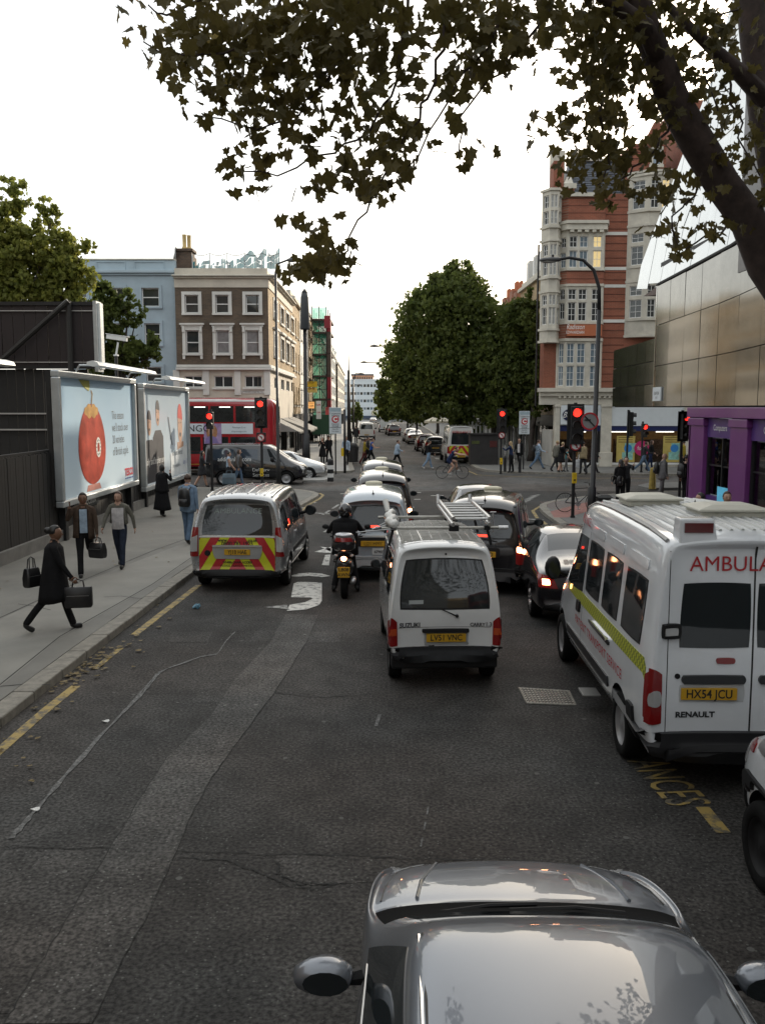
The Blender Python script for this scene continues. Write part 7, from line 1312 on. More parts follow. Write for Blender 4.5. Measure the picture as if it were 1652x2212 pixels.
 for pl, d, sd in hands:
  side = Vector((0, 1, 0)) if abs(d.y) < .8 else Vector((0, 0, 1)); side = (side - d * side.dot(d)).normalized(); nrm = d.cross(side) * -sd
  for i, L in enumerate((.062, .072, .068, .052)):
   r0 = pl + d * .012 * k + side * (.024 - .016 * i) * k; m_ = r0 + (d * .6 + nrm * .15) * L * k; e_ = m_ + (d * .35 + nrm * .35) * L * k; b.tube([r0, m_, e_], [.009 * k, .0085 * k, .006 * k], 5, 0)
  r0 = pl - d * .025 * k + side * .03 * k; b.tube([r0, r0 + (side * .7 + d * .5) * .035 * k, r0 + (side * .6 + d * 1.3) * .045 * k], [.011 * k, .010 * k, .007 * k], 5, 0)
 hc = sp(.705, .02); rx, ry, rz = .082 * k, .102 * k, .124 * k; lk = R(look); i0 = len(b.v); n_ = 14
 def hp(x, y, z): return hc + Vector((x * math.cos(lk) - y * math.sin(lk), x * math.sin(lk) + y * math.cos(lk), z))
 rings_ = []
 for i in range(10):
  t = math.pi * i / 9; zz = -math.cos(t); s1 = max(.03, math.sin(t)); jaw = 1 - .22 * max(0, -zz) ** 1.3; rings_.append([hp(rx * s1 * jaw * math.cos(a), ry * s1 * (jaw if math.sin(a) < 0 else 1 - .05 * max(0, -zz)) * math.sin(a), rz * zz) for a in [2 * math.pi * j / n_ for j in range(n_)]])
 b.rings(rings_, 0)
 b.rings([[hp(sx * .011 * k, ry * .88 + dy * k, zz * k) for sx in (-1, 1)] + [hp(0, ry * .98 + dy * k * 1.6, zz * k)] for dy, zz in ((.0, .012), (.012, -.012), (.016, -.026), (.0, -.034))], 0)
 for sg in (-1, 1):
  e = hp(sg * .03 * k, ry * .89, .012 * k); b.ell(e, (.011 * k, .008 * k, .006 * k), 6, 4, 4); e = hp(sg * .03 * k, ry * .90, .03 * k); b.ell(e, (.015 * k, .006 * k, .003 * k), 6, 4, 3); e = hp(sg * rx * 1.0, -.005, -.005 * k); b.ell(e, (.008 * k, .016 * k, .03 * k), 6, 0, 4)
 b.ell(hp(0, ry * .90, -.055 * k), (.022 * k, .007 * k, .006 * k), 6, 5, 4)
 body = b.build('body', [skin, top, bottom, shoes, EYE, LIP], root, smooth=True, fixn=False)
 if hair:
  b = MB(); rr_ = []
  for i in range(9):
   t = math.pi * (i / 8); zz = math.cos(t)                                     # from crown down
   if zz < -.25 - hairlen * .3: break
   s1 = math.sin(t); ring = []
   for j in range(16):
    a = 2 * math.pi * j / 16; fr = math.sin(a); x, y = rx * 1.13 * s1 * math.cos(a), ry * 1.13 * s1 * math.sin(a) - .01 * k; z = rz * 1.13 * zz + .006 * k
    if fr > .15 and zz < .48: y = ry * .2 * s1 * fr
    ring.append(hp(x * rnd.uniform(.97, 1.04), y * rnd.uniform(.97, 1.04), z))
   rr_.append(ring)
  if hairlen:
   for i in range(1, 6):
    ring = []
    for j in range(16):
     a = 2 * math.pi * j / 16; fr = math.sin(a); w_ = 1.0 + .12 * math.sin(i); x, y = rx * 1.15 * w_ * math.cos(a), (ry * 1.12 * fr - .012 * k) if fr < .15 else ry * .1 * fr - .01 * k; ring.append(hp(x, y - .01 * i * k, -rz * .3 - hairlen * .06 * i * k + rnd.uniform(-.01, .01)))
    rr_.append(ring)
  b.rings(rr_); b.build('hair', hair, root, smooth=True, fixn=True)
 def drape(name, m, z1, z0, r1, r0, n=18, open_=0, wav=.0):
  b = MB(); rr_ = []
  for i in range(7):
   t = i / 6; d = z1 + (z0 - z1) * t; c_ = sp(d) if d > 0 else hip + Vector((0, 0, d * k)); ring = []
   for j in range(n + (1 if open_ else 0)):
    a = R(90 + open_ / 2) + (2 * math.pi - R(open_)) * j / n if open_ else 2 * math.pi * j / n
    wv = 1 + wav * t * math.sin(a * 5 + 1) + .015 * math.sin(a * 3 + i); rx_ = (r1[0] + (r0[0] - r1[0]) * t) * k * wv; ry_ = (r1[1] + (r0[1] - r1[1]) * t) * k * wv; ring.append(c_ + Vector((rx_ * math.cos(a), ry_ * math.sin(a), .02 * k * t * math.sin(a * 2))))
   rr_.append(ring)
  if name == 'coat': c0_ = sp(z1); rr_.insert(0, [c0_ + Vector(((p - c0_).x * .55, (p - c0_).y * .6, .07 * k)) for p in rr_[0]])
  b.rings(rr_, close=not open_, cap=False); o_ = b.build(name, m, root, smooth=True); s_ = o_.modifiers.new('thick', 'SOLIDIFY'); s_.thickness = .012; return o_
 if coat: drape('coat', coat[0], .47, coat[1], (.185 * f_, .135), (.205 * coat[2], .17 * coat[2]), open_=coat[3] if len(coat) > 3 else 0, wav=.05)
 if skirt: drape('skirt', skirt[0], .10, skirt[1], (.175, .14), (.20 * skirt[2], .17 * skirt[2]), wav=.06)
 if shirt:
  b = MB(); rr_ = []
  for i in range(6): d = .5 - .5 * i / 5; rr_.append([sp(d) + Vector((x * k, (.15 + .008 - abs(x) * .25) * k * (.82 if i == 0 else 1), 0)) for x in (-.075, -.03, .03, .075)])
  b.rings(rr_, close=False, cap=False); b.build('shirt', shirt, root, smooth=True)
 return root, [root.matrix_basis @ q[0] for q in hands], sp
def bag(name, label, top, w, d, h, m=BAGB, rz=0, handle=.12, cat='bag', taper=.9):
 o = thing(name, label, cat, (top.x, top.y, top.z - handle - h), rz); b = MB(); rr_ = []
 for z, s1, s2 in ((0, .92, .8), (.03, 1, 1), (h * .5, 1, 1.06), (h * .9, taper, .75), (h, taper * .96, .5)): rr_.append([(w / 2 * s1 * x, d / 2 * s2 * y, z) for x, y in ((-1, -.7), (-.85, -1), (.85, -1), (1, -.7), (1, .7), (.85, 1), (-.85, 1), (-1, .7))])
 b.rings(rr_); b.build('bag_body', m, o, auto=True)
 for s1 in (-1, 1): b = MB(); b.tube([(-w * .22, s1 * d * .18, h * .95), (-w * .18, s1 * d * .1, h + handle * .8), (0, 0, h + handle), (w * .18, s1 * d * .1, h + handle * .8), (w * .22, s1 * d * .18, h * .95)], .009, 6); b.build('handle', m, o)
 b = MB(); b.box(-w * .4, w * .4, -d / 2 * 1.06, -d / 2 * 1.0, h * .58, h * .61); b.build('zip', mat('zip_grey', (.2, .2, .2), .4, .6), o); return o
def backpack(label, root_loc, head, z, m=BAGB, s=1.0, dy=-.24):
 o = thing('backpack', label, 'backpack', root_loc, R(head)); b = MB(); rr_ = []
 for zz, sx, sy in ((z, .8, .7), (z + .05 * s, 1, 1), (z + .25 * s, 1, 1.1), (z + .4 * s, .9, .9), (z + .46 * s, .5, .5)): rr_.append([(.155 * s * sx * math.cos(a), dy + .09 * s * sy * math.sin(a), zz) for a in [2 * math.pi * j / 12 for j in range(12)]])
 b.rings(rr_); b.build('pack', m, o, smooth=True); b = MB(); b.rings([[(.11 * s * sx * math.cos(a), dy - .09 * s + .04 * math.sin(a), zz) for a in [2 * math.pi * j / 10 for j in range(10)]] for zz, sx in ((z + .05 * s, .8), (z + .1 * s, 1), (z + .2 * s, .9))]); b.build('pocket', m, o, smooth=True)
 for sg in (-1, 1): b = MB(); b.tube([(sg * .1, dy + .08, z + .4 * s), (sg * .12, dy + .18, z + .47 * s), (sg * .13, dy + .34, z + .38 * s), (sg * .14, dy + .36, z + .2 * s), (sg * .13, dy + .14, z + .06 * s)], .016, 6); b.build('strap', m, o)
 return o
def GP(x, y, z=.12): p = G(x, y, z); return (p.x, p.y, z)
r, hd, sp = person('person in brown jacket and pale blue shirt holding a phone to the ear', GP(186, 1243), -163, 1.76, ((-32, 48), (14, 2)), ((10, 8, 10), (35, 135, 25)), top=BRN, bottom=BLK, skin=SK2, hair=HBK, coat=(BRN, -.12, 1.03, 55), shirt=LSH)
o = bag('holdall', 'black holdall carried by the person in the brown jacket', hd[0], .36, .2, .32, rz=R(-20));
b = MB(); b.box(-.012, .012, -.006, .006, -.05, .05); ph = b.build('mobile_phone', BLACK); ph.location = hd[1] + Vector((0, 0, .04)); tag(ph, 'dark mobile phone at the ear of the person in the brown jacket', 'phone')
r, hd, sp = person('person in long flared black coat striding along the kerb side with a big tote', GP(122, 1362), -72, 1.70, ((20, 4), (-24, 14)), ((10, 20, 6), (22, 12, 6)), top=BLK, bottom=BLK, skin=SK2, hair=HBK, coat=(BLK, -.40, 1.42), female=True, look=-10)
b = MB(); q = sp(.76, -.10); b.ell(q, (.06, .06, .055), 10); b.build('hair_bun', HBK, r, smooth=True)
bag('tote_bag', 'square black tote held in front by the person in the long coat', hd[1] + Vector((.05, .05, 0)), .42, .14, .33, rz=R(10), taper=1.0); bag('shoulder_bag', 'black shoulder bag at the back of the person in the long coat', Vector((r.location.x - .34, r.location.y - .02, 1.32)), .26, .16, .30, rz=R(60), handle=.18)
r, hd, sp = person('person in olive cropped jacket, white top and dark jeans walking', GP(262, 1226), -178, 1.68, ((16, 4), (-14, 18)), ((-18, 12, 24), (22, 10, 22)), top=OLV, bottom=JEAN, hair=HBR, hairlen=.9, coat=(OLV, .10, .95, 100), shirt=None, female=True)
b = MB(); rr_ = []
for i in range(7):
 d = .47 - .5 * i / 6; rr_.append([sp(d) + Vector((x, .128 + .03 * math.sin(i / 6 * 3.1) - abs(x) * .3, 0)) for x in (-.13, -.07, 0, .07, .13)])
b.rings(rr_, close=False, cap=False); b.build('top', WSH, r, smooth=True)
person('person in long black skirt and coat, hand raised to the face, beside the billboard', GP(352, 1116), -20, 1.66, ((6, 2), (-4, 6)), ((0, 20, 6), (40, 130, 15)), top=BLK, bottom=BLK, hair=HBK, hairlen=1.6, coat=(BLK, -.1, 1.2), skirt=(BLK, -.72, 1.5), female=True)
r, hd, sp = person('person in washed denim shirt and jeans seen from behind on the pavement', GP(408, 1174), -8, 1.78, ((10, 4), (-12, 14)), ((12, 25, 10), (-8, 20, 8)), top=DEN, bottom=BJEAN, hair=HBR, coat=(DEN, -.12, .98))
backpack('dark rucksack slung on the back of the person in denim', GP(408, 1174), -8, 1.0, s=1.05)
person('person in dark short dress with bare legs crossing behind the denim person', GP(437, 1053, 0), -75, 1.68, ((18, 6), (-16, 14)), ((20, 60, 6), (25, 70, 6)), top=DGR, bottom=DGR, hair=HBK, hairlen=1.4, skirt=(DGR, -.34, 1.15), barelegs=True, female=True)
r, hd, sp = person('person in pale top carrying a large blue grey bag past the black van', GP(494, 1053, 0), -80, 1.62, ((14, 4), (-12, 12)), ((15, 20, 8), (20, 20, 6)), top=LSH, bottom=DGR, hair=HBK, female=True, sleeves=False)
bag('beach_bag', 'large blue grey holdall carried across the road by the person in the pale top', hd[1] + Vector((-.25, -.1, -.05)), .62, .3, .5, m=mat('bag_slate', (.10, .14, .17), .7, var=.2), handle=.15)
r, hd, sp = person('person in brown waistcoat and jeans crossing in front of the black van', GP(516, 1051, 0), -85, 1.72, ((16, 6), (-14, 16)), ((25, 30, 8), (-10, 20, 6)), top=GRY, bottom=BJEAN, hair=HBR, hairlen=1.6, coat=(cloth('taupe', (.09, .075, .065)), -.02, 1.0), female=True)
person('person in light blue shirt standing by the yellow push button box', GP(748, 1005), 170, 1.75, ((6, 2), (-6, 8)), ((5, 15, 6), (0, 40, 6)), top=LSH, bottom=BLK, hair=HBR)
person('dark coated person waiting by the zone sign on the far pavement', GP(697, 1003), 175, 1.66, ((4, 2), (-3, 5)), ((30, 110, 8), (30, 110, 8)), top=BLK, bottom=BLK, hair=HBR, hairlen=.8, skirt=(BLK, -.45, 1.2), female=True)
person('person in black jacket walking behind the dark coated person', GP(711, 1000), 30, 1.76, ((15, 5), (-14, 15)), top=BLK, bottom=BLK, hair=HBK)
person('person in grey coat walking away along the sunlit far pavement', GP(769, 958), 0, 1.76, ((15, 5), (-14, 15)), top=DGR, bottom=BLK, hair=HBK, coat=(DGR, -.25, 1.1))
person('person in black walking away just beyond the dark lamp column', GP(757, 966), 5, 1.7, ((12, 5), (-12, 15)), top=BLK, bottom=BLK, hair=HBK, hairlen=.8, female=True)
person('person in royal blue T-shirt hurrying across the far street', GP(801, 1004, .01), -85, 1.76, ((26, 8), (-24, 28)), ((-20, 40, 8), (30, 60, 8)), top=BLU, bottom=BLK, skin=SK1, hair=HBR, sleeves=False, lean=8)
person('person in mustard top crossing beside the person in blue', GP(787, 1004, .01), -85, 1.68, ((14, 6), (-14, 16)), ((20, 30, 8), (-20, 30, 8)), top=YLW, bottom=cloth('maroon', (.09, .02, .02)), skin=SK2, hair=HBK, female=True)
person('person in dark jacket half hidden behind the person in blue', GP(794, 1001, .01), -88, 1.74, ((14, 6), (-14, 16)), top=DGR, bottom=BLK, hair=HBK, female=True)
person('person in pale blue jacket walking alone across the far street', GP(857, 1009, .01), -90, 1.70, ((24, 6), (-22, 20)), ((-22, 30, 8), (20, 50, 8)), top=LSH, bottom=BLK, hair=HBR, coat=(LSH, -.08, 1.1), female=True, lean=5)
person('person in blue jeans stepping out between the parked cars', GP(925, 1013, .01), -70, 1.72, ((20, 6), (-18, 20)), top=BLK, bottom=DEN, hair=HBK, shoes=WSHOE)
r, hd, sp = person('person in navy top and black trousers pointing at the crossing', GP(1103, 1021), 60, 1.68, ((4, 2), (-4, 4)), ((55, 70, 12), (5, 20, 8)), top=NVY, bottom=BLK, hair=HBL, hairlen=.9, female=True)
bag('handbag', 'white handbag on the arm of the pointing person', hd[1] + Vector((.1, -.05, .1)), .34, .12, .28, m=mat('bag_white', (.5, .48, .44), .5), handle=.2)
person('person in black suit and white shirt behind the pointing person', GP(1121, 1012), 150, 1.78, ((18, 5), (-16, 20)), top=BLK, bottom=BLK, hair=HBK, shirt=WSH, coat=(BLK, -.12, 1.0, 50))
r, hd, sp = person('person in sky blue shirt and jeans striding along the far pavement', GP(1160, 1014), -80, 1.76, ((28, 4), (-26, 16)), ((-18, 30, 8), (22, 50, 8)), top=LSH, bottom=BJEAN, hair=HBR); backpack('small backpack on the person in the sky blue shirt', GP(1160, 1014), -80, 1.02, s=.9)
person('person in black dress with bare legs outside the chemist', GP(1210, 1020), -60, 1.64, ((12, 4), (-12, 12)), ((25, 60, 8), (10, 40, 8)), top=BLK, bottom=BLK, hair=HBL, skirt=(BLK, -.36, 1.3), barelegs=True, female=True, lean=10)
person('person in dark jacket walking next to the person in the black dress', GP(1199, 1018), -65, 1.72, ((18, 5), (-18, 16)), top=OLV, bottom=DGR, hair=HBL, lean=8, coat=(OLV, -.1, 1.05))
person('short person in teal striped T-shirt outside the chemist', GP(1222, 1019), -80, 1.25, ((10, 4), (-10, 10)), top=TEA, bottom=GRY, hair=HBK, sleeves=False)
r, hd, sp = person('person in beige jacket carrying a white carrier bag past the chemist', GP(1258, 1025), 20, 1.72, ((10, 4), (-10, 10)), ((10, 25, 8), (5, 15, 10)), top=BEI, bottom=DGR, hair=HBK, coat=(BEI, -.1, 1.05)); bag('carrier_bag', 'white carrier bag held by the person in the beige jacket', hd[0], .4, .12, .42, m=mat('carrier_white', (.6, .62, .64), .5), handle=.1)
person('person in dark trousers hidden by the right lamp column', GP(1279, 1022), -90, 1.74, ((22, 5), (-24, 20)), top=DGR, bottom=BLK, hair=HBK)
person('person in grey hoodie and jeans walking past the gold posters', GP(1388, 1021), -90, 1.78, ((28, 6), (-28, 22)), ((-20, 40, 8), (24, 60, 8)), top=DGR, bottom=BJEAN, hair=HBR, shoes=WSHOE, lean=10)
person('person in black just ahead of the person in the grey hoodie', GP(1403, 1017), -90, 1.7, ((12, 4), (-12, 12)), top=BLK, bottom=NVY, hair=HBR, hairlen=.8, female=True)
person('person in mustard jacket waiting beyond the dark signal post', GP(1475, 1019), 60, 1.7, ((10, 4), (-10, 10)), top=YLW, bottom=BLK, hair=HBK)
person('person in black with raised arm embracing on the corner pavement', GP(1337, 1094), 15, 1.66, ((3, 2), (-3, 3)), ((10, 20, 6), (95, 95, 20)), top=BLK, bottom=BLK, hair=HBK, hairlen=.4, coat=(BLK, -.1, 1.0), female=True, lean=0); backpack('small dark bag on the shoulder of the embracing person', GP(1330, 1094), 15, .78, s=.75, dy=-.2)
person('person in charcoal top embracing the person in black on the corner', GP(1349, 1092), 160, 1.74, ((3, 2), (-3, 3)), ((70, 60, 15), (60, 70, 15)), top=DGR, bottom=BLK, hair=HBR, lean=4)
person('person in grey suit standing on the corner facing the road', GP(1428, 1080), -95, 1.76, ((4, 2), (-6, 6)), ((5, 30, 6), (0, 20, 6)), top=GRY, bottom=GRY, hair=None, coat=(GRY, -.16, 1.05)); backpack('black rucksack on the person in the grey suit', GP(1428, 1080), -95, 1.02, s=1.0)
person('person with large backpack beside the purple pillar', GP(1478, 1085), -60, 1.74, ((4, 2), (-4, 4)), top=BLK, bottom=BLK, hair=HBK); backpack('bulky dark hiking pack beside the purple pillar', GP(1478, 1085), -60, .95, s=1.2)
person('person in black sweater looking down by the purple shopfront', (7.3, 18.4, .12), 175, 1.74, ((2, 1), (-2, 2)), ((35, 80, 10), (35, 80, 10)), top=BLK, bottom=JEAN, hair=HBR, lean=6)
r, hd, sp = person('person holding a leaflet by the purple shopfront', (7.05, 18.9, .12), 90, 1.66, ((2, 1), (-2, 2)), ((40, 70, 10), (40, 70, 10)), top=DGR, bottom=BLK, hair=HBK, lean=8)
lf = MB(); lf.box(-.11, .11, -.005, .005, -.15, .15); o = lf.build('leaflet', mat('leaflet_blue', (.28, .36, .45), .5, var=.4, scale=14)); o.location = hd[0] + Vector((-.05, 0, .06)); o.rotation_euler = (R(30), 0, R(40)); tag(o, 'pale blue leaflet held by the person at the purple shopfront', 'leaflet')
def spoke_wheel(root, y, r, rim_r=.012, n=18, z=None, m=None, name='wheel'):
 o = bpy.data.objects.new(name, None); COL.objects.link(o); o.parent = root; o.location = (0, y, z if z is not None else r)
 b = MB(); i0 = 0; b.lathe([(r - 2 * rim_r, 0), (r - rim_r, -rim_r), (r, 0), (r - rim_r, rim_r), (r - 2 * rim_r, 0)], 32, 0, axis='x'); b.build('tyre', m or RUBBER, o, smooth=True); b = MB()
 for k in range(n): t = 2 * math.pi * k / n; b.tube([(0, 0, 0), (0, math.cos(t) * (r - rim_r), math.sin(t) * (r - rim_r))], .0018, 4, cap=False)
 b.tube([(-.04, 0, 0), (.04, 0, 0)], .02, 8); b.build('spokes', STEEL, o); return o
def bicycle(label, x, y, z, head, col, group=None):
 r = thing('bicycle', label, 'bicycle', (x, y, z), R(head)); P_ = mat('bike_' + label[:8].replace(' ', '_'), col, .35, .2, var=.1); spoke_wheel(r, 0, .335); spoke_wheel(r, 1.05, .335)
 bb_, st, hd_ = (0, .45, .29), (0, .30, .80), (0, .86, .84); b = MB()
 for a, c in ((bb_, st), (bb_, (0, .92, .72)), (st, hd_), ((0, 0, .335), bb_), ((0, 0, .335), (0, .32, .74))): b.tube([a, c], .017, 8)
 b.tube([hd_, (0, .93, .62)], .02, 8); b.build('frame', P_, r)
 for sx in (-.035, .035): b = MB(); b.tube([(0, .92, .66), (sx, .95, .55), (sx, 1.05, .335)], .012, 6); b.build('fork', P_, r)
 b = MB(); b.tube([st, (0, .27, .93)], .013, 6); b.rings([[(sx * .075 * s1, .25 + dy, .945 + zz) for sx, dy, zz in ((-1, -.1, 0), (1, -.1, 0), (.35, .14, 0), (-.35, .14, 0))] for s1, zz0 in ((1, 0), (.9, .03))]); b.build('saddle', BLACK, r)
 b = MB(); b.tube([hd_, (0, .83, .98)], .013, 6); b.tube([(-.28, .74, 1.0), (-.1, .83, .99), (.1, .83, .99), (.28, .74, 1.0)], .012, 6); b.build('handlebar', BLACK, r)
 b = MB(); b.lathe([(.02, -.006), (.09, -.006), (.09, .006), (.02, .006)], 20, 0, (.03, .45, .29), 'x'); b.tube([(.05, .45, .29), (.06, .45, .12)], .01, 6); b.tube([(-.05, .45, .29), (-.06, .45, .46)], .01, 6); b.box(.05, .14, .40, .50, .105, .125); b.box(-.14, -.05, .40, .50, .45, .47); b.build('crank', STEEL, r)
 return r
sc = thing('motor_scooter', 'dark maxi scooter with red rear lamps and yellow plate waiting behind the silver taxi', 'scooter', (*G(744, 1292)[:2], 0), R(0)); SCP = paint('scooter_dark', (.02, .02, .022), 0, .25)
for y in (.0, 1.4):
 o = wheel(sc, 0, y + .05, .28, .13, 1, 'dark')
b = MB(); rr_ = []
for y, w, z0, z1 in ((-.18, .06, .62, .74), (-.08, .13, .5, .80), (.15, .17, .36, .82), (.55, .18, .28, .76), (.85, .16, .25, .55), (1.15, .19, .28, .85), (1.3, .17, .4, .95), (1.42, .08, .55, .9)): rr_.append([(w * math.cos(a), y, (z0 + z1) / 2 + (z1 - z0) / 2 * math.sin(a)) for a in [2 * math.pi * j / 12 for j in range(12)]])
b.rings(rr_); b.build('fairing', SCP, sc, smooth=True); b = MB(); rr_ = [[(.15 * s1 * math.cos(a), y, .82 + zz + .05 * math.sin(a)) for a in [2 * math.pi * j / 10 for j in range(10)]] for y, s1, zz in ((-.05, .7, .03), (.1, 1, .02), (.45, 1, 0), (.72, .6, .0))]; b.rings(rr_); b.build('seat', BLACK, sc, smooth=True)
b = MB(); b.rings([[(.24 * s1 * math.cos(a) * (1 if abs(math.cos(a)) < .8 else .92), -.12 + .19 * s1 * math.sin(a), z) for a in [2 * math.pi * j / 16 for j in range(16)]] for z, s1 in ((.96, .75), (1.0, .95), (1.1, 1), (1.15, 1.0), (1.24, .88), (1.29, .5))]); tb_ = b.build('top_box', SCP, sc, smooth=True)
b = MB(); b.rings([[(.20 * s1 * math.cos(a), -.145 + .19 * s1 * math.sin(a) - .0, z) for a in [math.pi + R(25) + R(130) * j / 8 for j in range(9)]] for z, s1 in ((1.15, 1.02), (1.19, .97), (1.225, .9))], close=False, cap=False); b.build('red_reflector', RED, tb_, smooth=True); b = MB(); b.rings([[(.19 * s1 * math.cos(a), -.125 + .18 * s1 * math.sin(a), z) for a in [2 * math.pi * j / 16 for j in range(16)]] for z, s1 in ((1.245, 1), (1.285, .8), (1.30, .4))]); b.build('box_lid', mat('scooter_silver', (.5, .5, .52), .25, .5), tb_, smooth=True)
b = MB(); b.ell((0, -.2, .80), (.085, .035, .06), 12); b.build('tail_lamp', RED, sc, smooth=True); b = MB(); b.ell((0, -.22, .81), (.055, .03, .045), 12); b.build('brake_lamp', mat('scooter_lamp', (1, .6, .4), .3, var=0, emit=30, emcol=(1, .35, .15)), sc, smooth=True)
for sg in (-1, 1): b = MB(); b.ell((sg * .15, -.14, .86), (.04, .03, .03), 8); b.build('indicator', CLEAR, sc, smooth=True)
b = MB(); b.box(-.115, .115, -.285, -.275, .46, .66); pl = b.build('number_plate', YPLATE, sc, bevel=.003); lettering('LB08', INK, pl, lambda u, v: (u, -.2875, .61 + v), size=.095, bold=.002); lettering('AWN', INK, pl, lambda u, v: (u, -.2875, .51 + v), size=.095, bold=.002); b = MB(); b.box(-.1, .1, -.275, -.1, .44, .62); b.tube([(0, -.2, .62), (0, -.1, .75)], .03, 6); b.build('plate_bracket', BLACK, sc)
b = MB(); b.tube([(.17, -.2, .36), (.17, .3, .33)], [.06, .05], 12); b.build('exhaust', STEEL, sc, smooth=True)
b = MB(); b.tube([(-.33, 1.02, 1.06), (-.1, 1.1, 1.02), (.1, 1.1, 1.02), (.33, 1.02, 1.06)], .016, 8); b.tube([(0, 1.1, 1.02), (0, 1.3, .7)], .03, 8); b.build('handlebar', BLACK, sc)
for sg in (-1, 1): b = MB(); b.tube([(sg * .25, 1.06, 1.05), (sg * .40, 1.1, 1.22)], .008, 6); b.ell((sg * .43, 1.1, 1.25), (.07, .03, .05), 10); b.build('mirror', BLACK, sc, smooth=True)
b = MB(); b.rings([[(.24 * math.sin(t) * s1, 1.28 - dy - .1 * math.cos(t), z) for t in [R(-70 + 140 * j / 10) for j in range(11)]] for z, s1, dy in ((.95, .8, 0), (1.2, 1.0, .05), (1.45, .8, .12), (1.55, .45, .16))], close=False, cap=False); b.build('windscreen', glassmat('screen_glass', (.8, .85, .9), .9), sc, smooth=True)
r, hd, sp = person('person in black jacket and helmet sitting astride the maxi scooter', (sc.location.x, sc.location.y + .38, 0), 0, 1.8, ((62, 66), (62, 66)), ((42, 38, 26), (42, 38, 26)), top=BLK, bottom=BLK, hair=None, lean=6, seat=.92, skin=BLK)
for ch in r.children:
 if ch.name.startswith('body'):
  for v in ch.data.vertices:
   if v.co.z < .82: t = (.82 - v.co.z) / .82; v.co.x += (1 if v.co.x > 0 else -1) * .20 * t; v.co.y -= .30 * t * t;
  zmin = min(v.co.z for v in ch.data.vertices)
  for v in ch.data.vertices:
   if v.co.z < .7: v.co.z -= zmin * (.7 - v.co.z) / (.7 - zmin)
b = MB(); q = sp(.71, .02); b.ell(q, (.135, .155, .16), 16, 0, 10); b.build('helmet', mat('helmet_black', (.012, .012, .013), .12, var=.05, coat=1), r, smooth=True); b = MB(); b.rings([[q + Vector((.137 * math.sin(t) * s1, .157 * math.cos(t) * s1, z)) for t in [R(-75 + 150 * j / 8) for j in range(9)]] for z, s1 in ((-.05, .97), (.0, 1.01), (.05, .97))], close=False, cap=False); b.build('visor', GLASS, r, smooth=True)
b = MB(); rr_ = []
for i in range(6): d = .5 - .62 * i / 5; rr_.append([sp(d) + Vector(((.245 + .02 * i / 5) * math.cos(a), (.165 + .02 * i / 5) * math.sin(a), 0)) for a in [2 * math.pi * j / 16 for j in range(16)]])
b.rings(rr_); b.build('jacket', BLK, r, smooth=True)
p = G(976, 1034); bk = bicycle('black road bicycle ridden across the junction in front of the far ambulance', p.x - .52, p.y, .004, -90, (.02, .02, .022))
person('person in navy top and shorts bent over the handlebars', (p.x - .52 + .30, p.y, 0), -90, 1.76, ((78, 70), (40, 78)), ((70, 18, 8), (70, 18, 8)), top=NVY, bottom=NVY, hair=HBR, lean=38, seat=.98, barelegs=True, shoes=WSHOE, sleeves=False)
p = G(1214, 1107, .12); bicycle('dark bicycle locked against the signal post on the corner pavement', p.x + .1, p.y + .1, .12, -86, (.015, .015, .016))
RLENS = mat('lit_red_signal', (1, .1, .05), .3, var=0, emit=2.6, emcol=(1, .02, .012)); DLENS = mat('dark_signal_lens', (.02, .018, .015), .3, var=0); YBOX = mat('yellow_box', (.60, .40, .01), .45, var=.08); SGW = mat('sign_white', (.66, .66, .64), .45, var=.04); SGR = mat('sign_red', (.42, .02, .03), .45, var=.04)
def discm(b, c, r, y0, y1, n=20, m=0): b.lathe([(.001, y0), (r, y0), (r, y1), (.001, y1)], n, m, c, 'y')
def round_sign(parent, c, r, arrow=True, name='turn_sign'):
 b = MB(); discm(b, c, r, -.012, .012); s = b.build(name, SGR, parent); b = MB(); discm(b, (c[0], c[1] - .014, c[2]), r * .78, -.004, .0); b.build('sign_face', SGW, s)
 if arrow:
  b = MB(); y = c[1] - .020
  for q in ([(.10, -.5), (.32, -.5), (.32, .12), (.1, .3), (-.1, .3), (-.1, .1), (.05, .1), (.1, 0)], [(-.1, .45), (-.1, -.02), (-.45, .2)]): b.quad([(c[0] + x * r, y, c[2] + z * r) for x, z in q])
  b.build('arrow', INK, s); b = MB(); b.quad([(c[0] + x * r, y - .003, c[2] + z * r) for x, z in ((-.62, .50), (-.50, .62), (.62, -.50), (.50, -.62))]); b.build('bar', SGR, s)
 return s
